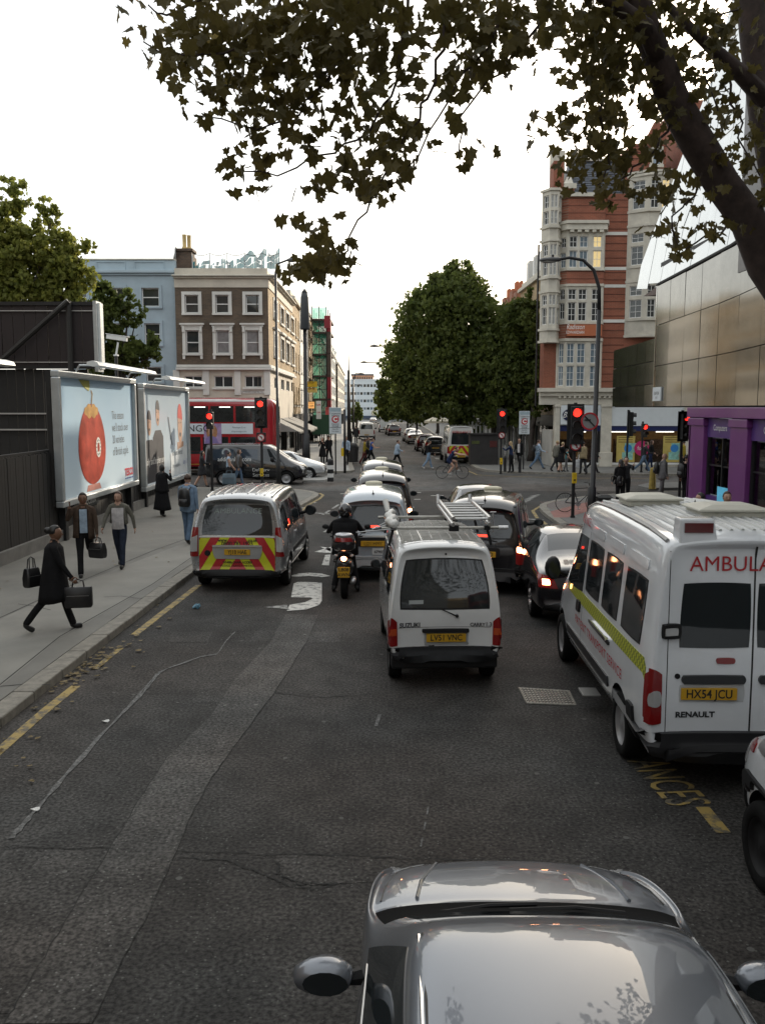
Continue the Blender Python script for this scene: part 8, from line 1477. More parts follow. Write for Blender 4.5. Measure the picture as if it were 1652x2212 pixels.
def signal(label, px, ybase, ztopx, Y=None, lit=0, sign=None, box=None, H=1.15, W_=.36, ped=False, rot=0, dz=0, pole=True, extra_h=.12):
 p = G(px, ybase, .12) if Y is None else W(px, ybase, Y); x, y = p.x, p.y; zt = W(px, ztopx, y).z; o = thing('traffic_signal', label, 'traffic light', (x, y, .12), R(rot)); z = zt - .12
 if pole: b = MB(); b.tube([(0, .0, 0), (0, 0, z + extra_h)], .057, 10); b.tube([(0, 0, 0), (0, 0, .06)], .08, 10); b.build('post', DKMETAL, o, smooth=False)
 n = 2 if ped else 3; b = MB(); b.box(-W_ / 2, W_ / 2, -.26, -.06, z - H, z); hd = b.build('signal_head', DKMETAL, o, bevel=.02)
 if not ped: b = MB(); b.box(-W_ * .75, W_ * .75, -.07, -.055, z - H - .08, z + .08); b.build('backing_board', mat('backing_black', (.01, .01, .01), .7), o)
 for i in range(n):
  cz = z - H * (i + .5) / n; b = MB(); discm(b, (0, -.265, cz), H / n * .33, -.008, .0); b.build('lamp', RLENS if i == lit else DLENS, hd)
  b = MB(); rr = [[(H / n * .37 * math.cos(a), yy, cz + H / n * .37 * math.sin(a)) for a in [R(-20 + 220 * k / 12) for k in range(13)]] for yy in (-.26, -.42)]; b.rings(rr, close=False, cap=False); b.build('hood', DKMETAL, hd)
 if sign: cz = W(px, sign, y - .1).z - .12; b = MB(); b.box(-.2, .2, -.15, -.06, cz - .21, cz + .21); b.build('sign_box', DKMETAL, o, bevel=.02); round_sign(o, (0, -.17, cz), .165)
 if box: cz = W(px, box, y).z - .12; b = MB(); b.box(-.07, .07, -.16, -.055, cz - .17, cz + .17); bx = b.build('push_button_box', YBOX, o, bevel=.01); b = MB(); discm(b, (0, -.165, cz - .06), .03, -.006, .0, 12); b.build('button', INK, bx)
 return o
signal('signal showing red beside the slim lamp column on the left corner', 567, 1058, 863, lit=0, sign=945, box=1020)
signal('pedestrian signal showing red in front of the bus poster', 459, 1060, 890, lit=0, ped=True, H=.72, W_=.3)
signal('signal showing red on the far pavement under the big tree', 1081, 1024, 886, lit=0, sign=940, box=996)
signal('large signal showing red by the locked bicycle', 1236, 1118, 878, lit=0, sign=962, box=1032, H=1.2)
signal('signal head seen from the side on the far pavement beside the gold poster', 1352, 1024, 890, lit=-1, rot=80, H=1.3)
signal('pedestrian signal showing a red figure by the magenta offer disc', 1384, 1020, 915, lit=0, ped=True, H=.75, W_=.3, rot=15)
signal('signal showing red on a thick dark post near the purple pillar', 1466, 1078, 893, lit=0, rot=20, H=1.0, W_=.34, Y=None);
def tube_thing(name, label, cat, parts, loc):
 o = thing(name, label, cat, loc); L = o.location
 for nm, m, path, rad, n in parts: b = MB(); b.tube(path, rad, n); b.build(nm, m, o, L, smooth=True)
 return o
p = G(1272, 1150, .12); x, y = p.x + .04, p.y; zt = W(1285, 558, y).z; a = W(1210, 560, y)
LH = mat('lamp_body_grey', (.10, .10, .10), .5, .3)
o = tube_thing('lamp_column', 'tall black lamp column with curved arm over the right corner', 'street lamp', [('column', DKMETAL, [(x, y, .12), (x, y, 1.4), (x + .02, y, 1.45), (x + .06, y, zt - 1.4)], [.12, .12, .075, .06], 12), ('arm', DKMETAL, [(x + .06, y, zt - 1.42), (x + .04, y, zt - .8), (x - .12, y, zt - .32), (x - .42, y, zt - .05), (x - .8, y, zt + .02), (a.x - .0, y, a.z)], [.055, .05, .048, .045, .042, .04], 10)], (x, y, .12)); L = o.location
b = MB(); e0, e1 = W(1212, 560, y), W(1165, 562, y); rr = []
for t, wd, ht in ((0, .04, .04), (.12, .09, .06), (.5, .13, .075), (.85, .12, .06), (1, .05, .03)): c = e0.lerp(e1, t); rr.append([(c.x, c.y + wd * math.cos(q), c.z + ht * math.sin(q)) for q in [2 * math.pi * k / 10 for k in range(10)]])
b.rings(rr); lh = b.build('lamp_head', LH, o, L, smooth=True); b = MB(); c = e0.lerp(e1, .6); b.ell((c.x, c.y, c.z - .045), (.22, .10, .05), 10); b.build('lamp_glass', mat('lamp_bowl', (.35, .34, .31), .25), lh, L, smooth=True); b = MB(); c = e0.lerp(e1, .4); b.lathe([(.035, .06), (.035, .13), (.001, .14)], 8, 0, tuple(c)); b.build('photocell', DKMETAL, lh, L)
q = W(1273, 910, y - .12); sgn = thing('round_sign', 'round red ringed prohibition sign fixed to the tall black lamp column', 'sign', tuple(q)); b = MB(); b.rings([[(r_ * math.cos(t), yy, r_ * math.sin(t)) for t in [2 * math.pi * k / 28 for k in range(28)]] for r_, yy in ((.25, 0), (.25, -.015), (.205, -.016), (.205, 0))], cap=False); b.build('ring', SGR, sgn); b = MB(); discm(b, (0, 0, 0), .206, -.008, .0); b.build('face', mat('sign_grey', (.22, .22, .22), .5), sgn); b = MB(); b.tube([(-.14, -.02, .14), (.14, -.02, -.14)], .018, 6); b.tube([(-.15, -.02, .04), (.02, -.02, .04)], .02, 6); b.build('symbol', INK, sgn)
cb = thing('street_cabinet', 'black square bollard box beside the foot of the tall lamp column', 'cabinet', (x + .33, y - .1, .12)); b = MB(); b.prism([(-.19, -.19), (.19, -.19), (.19, .19), (-.19, .19)], 0, .98); b.build('box', mat('bin_black', (.018, .018, .018), .5, var=.2), cb, bevel=.02); b = MB(); b.rings([[(sx * s1, sy * s1, z) for sx, sy in ((-1, -1), (1, -1), (1, 1), (-1, 1))] for z, s1 in ((.98, .21), (1.03, .21), (1.1, .12))]); b.build('lid', MATS['bin_black'], cb, bevel=.01)
p = G(602, 1056, .12); y = p.y; zt = W(600, 588, y).z; tube_thing('lamp_column', 'slim dark lamp column rising into the leaves on the left corner', 'street lamp', [('column', DKMETAL, [(p.x, y, .12), (p.x, y, 1.3), (p.x, y, 1.35), (p.x, y, zt)], [.10, .10, .065, .05], 10), ('arm', DKMETAL, [(p.x, y, zt), (p.x + .1, y, zt + .35), (p.x + .5, y, zt + .5)], [.045, .04, .04], 8), ('lamp_head', LH, [(p.x + .5, y, zt + .5), (p.x + .7, y, zt + .52), (p.x + 1.0, y, zt + .5)], [.05, .12, .05], 10)], (p.x, y, .12))
p = W(662, 1024, 47.5); y = 47.5; zt = W(660, 632, y).z; z2_ = W(660, 712, y).z
o = tube_thing('camera_post', 'tall black post topped by a dark cylindrical housing near the awnings', 'post', [('post', DKMETAL, [(p.x, y, .12), (p.x, y, 2.2), (p.x, y, 2.25), (p.x, y, z2_)], [.24, .2, .12, .1], 12), ('housing', mat('housing_grey', (.035, .04, .045), .5, var=.1), [(p.x, y, z2_), (p.x, y, z2_ + .06), (p.x, y, zt - .25), (p.x, y, zt)], [.24, .26, .22, .16], 14), ('cap', DKMETAL, [(p.x, y, zt), (p.x, y, zt + .08), (p.x, y, zt + .2)], [.17, .12, .02], 10), ('collar', DKMETAL, [(p.x, y, .12), (p.x, y, .5), (p.x, y, .6)], [.3, .3, .22], 12)], (p.x, y, .12))
def far_lamp(label, px, base, topy, headx, heady, Y, bend=True):
 p = W(px, base, Y); a = W(px, topy, Y); h = W(headx, heady, Y); tube_thing('lamp_column', label, 'street lamp', [('column', DKMETAL, [(p.x, Y, .12), (p.x, Y, 1.6), (p.x, Y, a.z)], [.16, .12, .08], 8), ('arm', DKMETAL, [(p.x, Y, a.z - .05), (p.x + (h.x - p.x) * .3, Y, h.z + .1), (h.x, Y, h.z)], [.07, .06, .06], 6), ('lamp_head', LH, [(h.x - .45, Y, h.z), (h.x, Y, h.z + .05), (h.x + .5, Y, h.z)], [.06, .15, .06], 8)], (p.x, Y, .12))
far_lamp('lamp column whose flat head pokes out of the big tree, upper', 900, 960, 742, 808, 748, 92); far_lamp('lamp column whose flat head pokes out of the big tree, lower', 880, 940, 778, 786, 783, 118); far_lamp('curved lamp column on the left far pavement near the white office', 764, 940, 820, 779, 808, 120); far_lamp('lower curved lamp column in front of the white office', 762, 925, 838, 776, 832, 150)
p = W(754, 990, 72); zt = W(754, 758, 72).z; zm = W(754, 800, 72).z; tube_thing('flag_pole', 'dark tapering pole with a thin spike on the left far pavement', 'pole', [('shaft', DKMETAL, [(p.x, 72, .12), (p.x, 72, 3), (p.x, 72, zm)], [.17, .15, .11], 10), ('spike', DKMETAL, [(p.x, 72, zm), (p.x, 72, zt)], [.045, .015], 6)], (p.x, 72, .12))
def zone(label, px, base, y0, y1, w):
 p = G(px, base, .12); y = p.y; a, c = W(px, y0, y).z, W(px, y1, y).z; o = thing('zone_sign', label, 'sign', (p.x, y, .12)); h = a - c; cz = (a + c) / 2 - .12; ww = h * .46
 b = MB(); b.tube([(0, .06, 0), (0, .06, a - .12)], .04, 8); b.build('post', DKMETAL, o); b = MB(); b.box(-ww / 2, ww / 2, -.02, .02, cz - h / 2, cz + h / 2); b.build('board', mat('zone_white', (.52, .56, .58), .45, var=.05), o, bevel=.008)
 b = MB(); b.box(-ww * .46, ww * .46, -.024, -.021, cz + h * .34, cz + h * .48); b.build('top_band', mat('zone_grey', (.30, .38, .42), .5), o); b = MB(); b.box(-ww * .47, ww * .47, -.025, -.022, cz - h * .27, cz - h * .255); b.build('rule', INK, o)
 b = MB(); discm(b, (0, -.024, cz + h * .05), ww * .30, -.003, .0, 24); d = b.build('red_disc', SGR, o); lettering('C', SGW, d, lambda x, y_: (x, -.03, cz + h * .05 + y_), size=ww * .5, bold=.02);
 for s, z, sz in (('Congestion', .27, .19), ('charging', .19, .19), ('Central', -.13, .19), ('ZONE', -.215, .19), ('Mon-Fri', -.33, .15), ('7am-6pm', -.41, .15)): lettering(s, INK, o, lambda x, y_: (x, -.026, cz + h * z + y_), size=ww * sz * 1.05)
 return o
zone('congestion zone sign on the far left pavement by the striped bollard', 725, 1025, 880, 937, 25); zone('congestion zone sign on the far right pavement beside the chemist', 1130, 1014, 888, 938, 22)
p = G(745, 1022, .12); tube_thing('signal_post', 'plain dark post beside the far left zone sign', 'post', [('post', DKMETAL, [(p.x, p.y, .12), (p.x, p.y, 3.6)], .07, 10)], (p.x, p.y, .12)); b = MB(); b.box(p.x - .2, p.x - .06, p.y - .12, p.y + .0, 1.05, 1.5); o = b.build('push_button_box', YBOX); tag(o, 'yellow push button box on the plain post by the far left zone sign', 'button box')
p = G(714, 1040, .12); o = thing('bollard', 'black and white banded bollard on the small traffic island', 'bollard', (p.x, p.y, .12))
for k in range(5): b = MB(); b.lathe([(.001, k * .2), (.155, k * .2), (.15, k * .2 + .2), (.001, k * .2 + .2)], 16); b.build('band', (DKMETAL, SGW)[k % 2], o)
b = MB(); b.lathe([(.15, 1.0), (.13, 1.08), (.05, 1.11), (.001, 1.11)], 16); b.build('cap', DKMETAL, o)
for px_, py_, l in ((1122, 1021, 'short black bollard near the kerb beside the far signal'), (1090, 1019, 'short black bollard under the far signal showing red')): p = G(px_, py_, .12); o = thing('bollard', l, 'bollard', (p.x, p.y, .12)); b = MB(); b.lathe([(.09, 0), (.08, .1), (.07, .7), (.085, .75), (.06, .9), (.001, .92)], 12); b.build('post', DKMETAL, o, smooth=True)
kx = W(1045, 985, 55); k_ = thing('cluster', 'box standing for a dark cluster with red side panel under the big tree', 'cluster', (kx.x, 55, .12)); b = MB(); b.box(-.9, .9, 0, 1.0, 0, 1.9); b.build('body', DSHOP, k_, bevel=.03); b = MB(); b.box(.35, .8, -.03, .0, 1.1, 1.5); b.build('red_panel', mat('cluster_red', (.07, .01, .008), .5, var=.3), k_); b = MB(); b.box(-.8, -.3, -.03, .0, 1.3, 1.5); b.build('green_panel', mat('cluster_lime', (.05, .06, .012), .5, var=.3), k_); b = MB(); b.box(-1, 1, -.2, 1.1, 1.9, 1.97); b.build('roof', DSHOP, k_)  # plain box stands in for an unidentified dark cluster of vehicles
rb_ = thing('railing', 'pale vertical bar railings behind the far ambulance', 'railing', (8.4, 62.5, .12))
for k in range(22): b = MB(); x = -2.6 + k * .28; b.box(x, x + .13, 0, .05, 0, 2.6); b.build('bar', mat('rail_pale', (.36, .36, .33), .6), rb_)
b = MB(); b.box(-2.7, 3.6, -.01, .06, 2.3, 2.36); b.box(-2.7, 3.6, -.01, .06, .2, .26); b.build('rail', MATS['rail_pale'], rb_)
pz = W(946, 905, 78); ps = thing('parasol', 'cream cafe parasol by the far right kerb', 'parasol', (pz.x, 78, .12)); b = MB(); b.tube([(0, 0, 0), (0, 0, pz.z + .2)], .03, 8); b.build('pole', DKMETAL, ps); b = MB(); z = pz.z - .3; n = 8
for k in range(n): t0, t1 = 2 * math.pi * k / n, 2 * math.pi * (k + 1) / n; b.quad([(1.25 * math.cos(t0), 1.25 * math.sin(t0), z), (1.25 * math.cos(t1), 1.25 * math.sin(t1), z), (0, 0, z + .55)]); b.quad([(1.25 * math.cos(t0), 1.25 * math.sin(t0), z), (1.25 * math.cos(t1), 1.25 * math.sin(t1), z), (1.25 * math.cos(t1), 1.25 * math.sin(t1), z - .18), (1.25 * math.cos(t0), 1.25 * math.sin(t0), z - .18)])
b.build('canopy', mat('parasol_cream', (.55, .52, .42), .8), ps)
p = W(250, 730, 42); o = thing('security_camera', 'white security camera on a pole above the second billboard', 'security camera', (p.x, 42, 0)); b = MB(); b.tube([(0, 0, 0), (0, 0, p.z - .8)], .08, 8); b.build('pole', DKMETAL, o); b = MB(); b.box(-.1, .1, -.1, .1, p.z - .85, p.z - .78); b.tube([(0, 0, p.z - .8), (.12, 0, p.z - .2)], .05, 6); b.build('bracket', LBAR, o)
T3 = Matrix.Translation((.1, 0, p.z)) @ Matrix.Rotation(R(8), 4, 'Y'); b = MB(); b.box(-.5, .45, -.14, .14, -.11, .1, 0, lambda q: T3 @ q); b.box(-.55, .52, -.17, .17, .1, .13, 0, lambda q: T3 @ q); b.build('housing', LBAR, o, bevel=.02); b = MB(); b.box(-.52, -.5, -.1, .1, -.08, .07, 0, lambda q: T3 @ q); b.build('lens_window', GLASS, o)
def board(label, px0, py0, px1, py1, Y, m, lines, tm=INK):
 a, c = W(px0, py0, Y), W(px1, py1, Y); o = thing('sign_board', label, 'sign', ((a.x + c.x) / 2, Y, (a.z + c.z) / 2)); w, h = c.x - a.x, a.z - c.z; b = MB(); b.box(-w / 2, w / 2, -.03, .03, -h / 2, h / 2); b.build('board', m, o); b = MB(); b.tube([(-w / 2, 0, 0), (-w / 2 - 1.2, .3, 0)], .03, 6); b.build('bracket', DKMETAL, o)
 for i, s in enumerate(lines): lettering(s, tm, o, lambda x, y_: (x, -.036, h * (.28 - .42 * i) + y_), size=min(h * .42, w / len(s) * 1.5), xs=.9, bold=.004)
board('yellow TO LET board on the far terrace', 660, 824, 685, 836, 76, YBOX, ('TO LET',)); board('second yellow agent board below the TO LET board', 661, 838, 685, 848, 76.4, mat('agent_cream', (.6, .5, .2), .5), ('0207 580',)); board('orange shop sign hanging by the awnings', 666, 868, 679, 882, 70, mat('orange_glow', (.8, .35, .1), .5, var=.1, emit=.5, emcol=(1, .5, .15)), ('MONEY', 'CAFE')); board('tall white and red sign on the far terrace', 683, 866, 694, 905, 82, SGW, ('BAR', 'CAFE'), SGR); board('pink red pub sign under the scaffold edge', 703, 880, 712, 896, 86, mat('pub_red', (.42, .06, .06), .5), ('PUB',))
bl2 = thing('litter_bin', 'black litter bin on the sunlit far pavement near the tapering pole', 'bin', (*GP(763, 998)[:2], .12)); b = MB(); b.lathe([(.001, 0), (.32, 0), (.34, .9), (.36, .92), (.36, 1.0), (.2, 1.25), (.001, 1.28)], 14); b.build('bin_body', MATS['bin_black'], bl2, smooth=False); b = MB(); b.box(-.2, .2, -.37, -.33, 1.0, 1.12); b.build('slot', INK, bl2)
ib = thing('island_post', 'yellow and black keep left post on the right traffic island', 'bollard', (*G(1408, 1056, .12)[:2], .12)); b = MB(); b.lathe([(.16, 0), (.14, .5), (.12, .9), (.05, .95), (.001, .95)], 12); b.build('post', mat('keepleft_yellow', (.35, .25, .05), .5, var=.4, scale=6), ib)
BARK = mat('plane_bark', (.055, .045, .038), .9, var=.4, scale=6, bump=.6, bscale=18); BARKN = mat('near_plane_bark', (.06, .042, .036), .9, var=.45, scale=7, bump=.7, bscale=22)
LG = leafmat('plane_leaf_green', (.065, .09, .024), (.14, .17, .042), .55); LY = leafmat('plane_leaf_light', (.13, .155, .03), (.25, .25, .055), .55); LN = leafmat('near_leaf', (.06, .052, .016), (.14, .112, .034), .4)
def crown(name, parent, off, blobs, n, size, m, seed=1, droop=.3):
 rg = random.Random(seed); V = []; F_ = []; tot = sum(b_[1][0] * b_[1][1] * b_[1][2] for b_ in blobs)
 for (c, r) in blobs:
  k = int(n * r[0] * r[1] * r[2] / tot); sub = [(Vector((rg.gauss(0, 1), rg.gauss(0, 1), rg.gauss(0, 1))).normalized() * rg.uniform(.55, 1.02)) for _ in range(max(10, k // 42))]
  for _ in range(k):
   s = sub[rg.randrange(len(sub))]; q = s + Vector((rg.gauss(0, .13), rg.gauss(0, .13), rg.gauss(0, .11))); p = Vector((c[0] + q.x * r[0], c[1] + q.y * r[1], c[2] + q.z * r[2]))
   d = Vector((rg.gauss(0, 1), rg.gauss(0, 1), rg.gauss(0, .7))).normalized(); e = d.orthogonal().normalized(); e.rotate(Matrix.Rotation(rg.uniform(0, 6.28), 3, d)); g = d.cross(e); sz = size * rg.uniform(.6, 1.35); i = len(V)
   V += [p - e * sz * .5, p + g * sz * .42 - d * sz * .1, p + e * sz * .55, p - g * sz * .42 - d * sz * .1]; F_.append((i, i + 1, i + 2)); F_.append((i, i + 2, i + 3))
 b = MB(); b.v = V; b.f = F_; b.m = [0] * len(F_); o = b.build(name, m, parent, off); stuff(o); return o
def limbs(parent, off, base, top, r0, targets, m=BARK, seed=3):
 rg = random.Random(seed); b = MB(); base, top = Vector(base), Vector(top); n = 6; path = [base.lerp(top, i / n) + Vector((rg.uniform(-.08, .08), rg.uniform(-.08, .08), 0)) * (1 if i else 0) for i in range(n + 1)]
 b.tube(path, [r0 * (1.15 if i == 0 else 1 - .45 * i / n) for i in range(n + 1)], 10); b.build('trunk', m, parent, off, smooth=True)
 for t in targets:
  b = MB(); t = Vector(t); st = path[rg.randrange(3, n + 1)]; q = []
  for i in range(6): f = i / 5; q.append(st.lerp(t, f) + Vector((rg.uniform(-.2, .2), rg.uniform(-.2, .2), .5 * math.sin(f * 3.1) * .6)) * (0 if i == 0 else 1))
  b.tube(q, [r0 * .45 * (1 - .8 * i / 5) for i in range(6)], 7); b.build('limb', m, parent, off, smooth=True)
def street_tree(label, x, y, h, r, seed, n=14000, size=.27, m=None, name='plane_tree', bl=None, low=2.6):
 o = thing(name, label, 'tree', (x, y, .12)); rg = random.Random(seed); bl = bl or [((x + rg.uniform(-.5, .5) * r, y + rg.uniform(-.45, .45) * r, low + (h - low) * f + rg.uniform(-.4, .4)), (r * s, r * s, (h - low) * .27)) for f, s in ((.16, .62), (.25, .72), (.4, .78), (.45, .74), (.58, .7), (.68, .6), (.8, .42), (.88, .3), (.3, .7))]
 bl = bl + [((b_[0][0] + rg.uniform(-.9, .9) * b_[1][0], b_[0][1] + rg.uniform(-.8, .8) * b_[1][1], b_[0][2] + rg.uniform(-.8, .9) * b_[1][2]), tuple(q * .42 for q in b_[1])) for b_ in bl for _ in range(2)]
 limbs(o, o.location, (x, y, .1), (x + .2, y, low + 1.6), .24, [tuple(Vector(b_[0]) + Vector((0, 0, -.3))) for b_ in bl[:9]], seed=seed); crown('crown', o, o.location, bl, n, size, m or LG, seed); return o
def PB(px, py, Y, rp): p = W(px, py, Y); s = rp * Y / FPX; return ((p.x, p.y, p.z), (s, s * .9, s))
bl = [PB(*q) for q in ((985, 640, 64, 62), (930, 690, 64, 66), (1010, 700, 63, 72), (1065, 690, 62, 50), (900, 760, 65, 62), (970, 780, 63, 80), (1060, 780, 62, 76), (895, 835, 65, 55), (985, 865, 63, 62), (960, 610, 64, 36), (1005, 600, 64, 30), (1070, 860, 62, 56), (925, 640, 65, 34))]
street_tree('tall dark plane tree at the head of the far street beside the ambulance', 7.9, 62.5, 13.8, 6, 11, 46000, .28, bl=bl)
bl = [PB(*q) for q in ((1120, 690, 60, 44), (1140, 760, 60, 50), (1110, 820, 60, 56), (1150, 850, 60, 42), (1095, 880, 60, 36), (1145, 650, 60, 24), (1168, 800, 57.5, 30), (1165, 740, 57.5, 26), (1160, 870, 57, 30), (1150, 690, 58, 26), (1075, 905, 59.5, 22), (1130, 905, 59.5, 24))]
street_tree('dark plane tree close against the red brick hotel', 10.0, 58.8, 10.5, 4, 12, 22000, .26, bl=bl)
bl = [PB(*q) for q in ((865, 800, 88, 38), (850, 850, 90, 36), (880, 870, 86, 40), (840, 800, 92, 24), (870, 740, 86, 24), (835, 880, 95, 24), (905, 890, 82, 30))]
street_tree('plane tree further along the far street overhanging the road', 7.4, 88, 11.5, 4, 13, 11000, .3, bl=bl)
bl = [PB(*q) for q in ((840, 885, 125, 22), (825, 860, 128, 16), (855, 880, 120, 22), (822, 890, 130, 12))]
street_tree('most distant plane tree above the tall white box van', 7.8, 124, 9, 4, 14, 5000, .38, bl=bl)
bl = [PB(*q) for q in ((768, 878, 150, 9), (772, 892, 150, 10), (764, 892, 150, 8), (776, 900, 150, 8), (765, 905, 150, 8))]
street_tree('small dark tree on the left far pavement before the office block', W(769, 900, 150).x, 150, 7, 2, 15, 2200, .34, bl=bl, low=2)
bl = [PB(*q) for q in ((40, 560, 44, 62), (110, 540, 44, 52), (150, 600, 44, 50), (60, 630, 44, 60), (-40, 560, 44, 70), (20, 480, 44, 42), (110, 470, 44, 24), (170, 545, 44, 30), (135, 640, 44, 46), (30, 400, 44, 24), (35, 435, 44, 30), (100, 440, 44, 18), (185, 600, 44, 20), (-60, 470, 44, 50), (-30, 640, 44, 60), (60, 500, 44, 40))]
street_tree('large yellow green plane tree rising behind the dark billboard', -18.2, 44, 14, 6, 21, 22000, .24, LY, bl=bl, low=5)
bl = [PB(*q) for q in ((215, 640, 47, 34), (235, 680, 47, 44), (225, 730, 47, 46), (275, 650, 47, 26), (290, 690, 47, 24), (310, 745, 47, 34), (275, 770, 47, 40), (330, 760, 47, 22), (222, 780, 47, 40))]
street_tree('smaller green tree in front of the pale blue house', -14.2, 47, 9, 4, 22, 9000, .23, LG, bl=bl, low=3)
nt3 = thing('overhanging_plane_tree', 'plane tree on the right pavement with a heavy limb and leafy boughs overhead', 'tree', (6.4, 10.6, .12)); NL = nt3.location
def limb(pix, rad, n=12, name='limb', tail=None):
 q = [W(*p) for p in pix]; q = ([Vector(t) for t in tail] if tail else []) + q; b = MB(); b.tube(q, rad, n); return b.build(name, BARKN, nt3, NL, smooth=True), q
b = MB(); b.tube([(6.4, 10.6, .0), (6.38, 10.6, .3), (6.3, 10.5, 1.5), (6.1, 10.4, 3.0), (5.9, 10.3, 4.0)], [.42, .36, .33, .31, .3], 14); b.build('trunk', BARKN, nt3, NL, smooth=True)
limb([(1700, 640, 10.0), (1652, 575, 9.8), (1612, 470, 9.5), (1560, 400, 9.3), (1500, 300, 9.1), (1452, 215, 9.0), (1425, 140, 8.9), (1390, 50, 8.8), (1360, -60, 8.7), (1310, -260, 8.5)], [.29, .22, .19, .178, .17, .165, .155, .14, .125, .12, .09], 14, tail=[(5.9, 10.3, 4.0)])
limb([(1690, 420, 10.0), (1652, 250, 10.0), (1630, 100, 10.0), (1615, -40, 10.0), (1590, -300, 10)], [.26, .2, .17, .15, .14, .1], 12, tail=[(6.0, 10.4, 3.6)])
limb([(1652, 215, 9.6), (1600, 160, 9.4), (1560, 125, 9.3), (1500, 70, 9.2), (1440, 10, 9.2), (1380, -60, 9.2)], [.10, .085, .07, .05, .04, .03], 8)
limb([(1425, 140, 8.9), (1395, 60, 8.6), (1330, 10, 8.4), (1230, -60, 8.2), (1080, -120, 8.0), (900, -140, 7.9), (700, -120, 7.8), (500, -90, 7.8)], [.10, .085, .07, .06, .05, .042, .035, .025], 8)
TW = [ # twigs: pixel polylines at a depth
 [(1000, -120, 8.0), (960, 60, 7.9), (940, 180, 7.9), (900, 260, 7.9), (860, 320, 7.9), (820, 400, 7.9), (770, 480, 7.9), (735, 560, 7.9), (700, 590, 8)],
 [(800, -130, 7.8), (770, 20, 7.8), (740, 120, 7.8), (690, 190, 7.8), (640, 240, 7.8), (560, 285, 7.8), (430, 250, 7.8)],
 [(640, -110, 7.7), (600, 20, 7.7), (540, 90, 7.7), (460, 120, 7.7), (380, 120, 7.7), (310, 90, 7.7)],
 [(500, -90, 7.8), (440, 0, 7.8), (360, 30, 7.8), (320, 10, 7.8)], [(900, -140, 7.9), (880, 20, 7.9), (860, 110, 7.9), (850, 200, 7.9), (800, 280, 7.9), (720, 330, 7.9), (600, 380, 7.9), (500, 360, 7.9)],
 [(1100, -100, 8), (1080, 40, 8), (1050, 110, 8), (1000, 150, 8), (980, 200, 8), (900, 340, 8), (880, 360, 8)], [(1200, -60, 8.2), (1180, 40, 8.2), (1130, 90, 8.2), (1080, 150, 8.2), (1000, 250, 8.2), (990, 340, 8.2)],
 [(1395, 60, 8.6), (1340, 130, 8.7), (1290, 230, 8.7), (1250, 300, 8.7), (1160, 250, 8.7)], [(1290, 230, 8.7), (1300, 300, 8.7), (1320, 360, 8.7), (1290, 400, 8.7)], [(1460, 230, 9.0), (1430, 300, 9), (1390, 350, 9), (1340, 390, 9), (1300, 430, 9)],
 [(1500, 300, 9.1), (1530, 340, 9.1), (1500, 420, 9.1), (1450, 470, 9.1), (1470, 540, 9.1)], [(1560, 125, 9.3), (1580, 220, 9.3), (1600, 300, 9.3), (1640, 380, 9.3)], [(1500, 70, 9.2), (1540, 40, 9.2), (1600, 20, 9.2)], [(1600, 470, 9.5), (1560, 500, 9.4), (1500, 520, 9.4), (1460, 560, 9.4)], [(1450, 215, 9), (1480, 150, 9), (1520, 170, 9), (1550, 240, 9)]]
for t in TW:
 q = [W(*p) for p in t]; q2 = []
 for i in range(len(q) - 1):
  for k in range(3): q2.append(q[i].lerp(q[i + 1], k / 3) + Vector((rnd.uniform(-.03, .03), rnd.uniform(-.05, .05), rnd.uniform(-.03, .03))))
 q2.append(q[-1]); b = MB(); b.tube(q2, [.013 * (1 - .8 * i / len(q2)) + .003 for i in range(len(q2))], 5); b.build('twig', BARKN, nt3, NL, smooth=True)
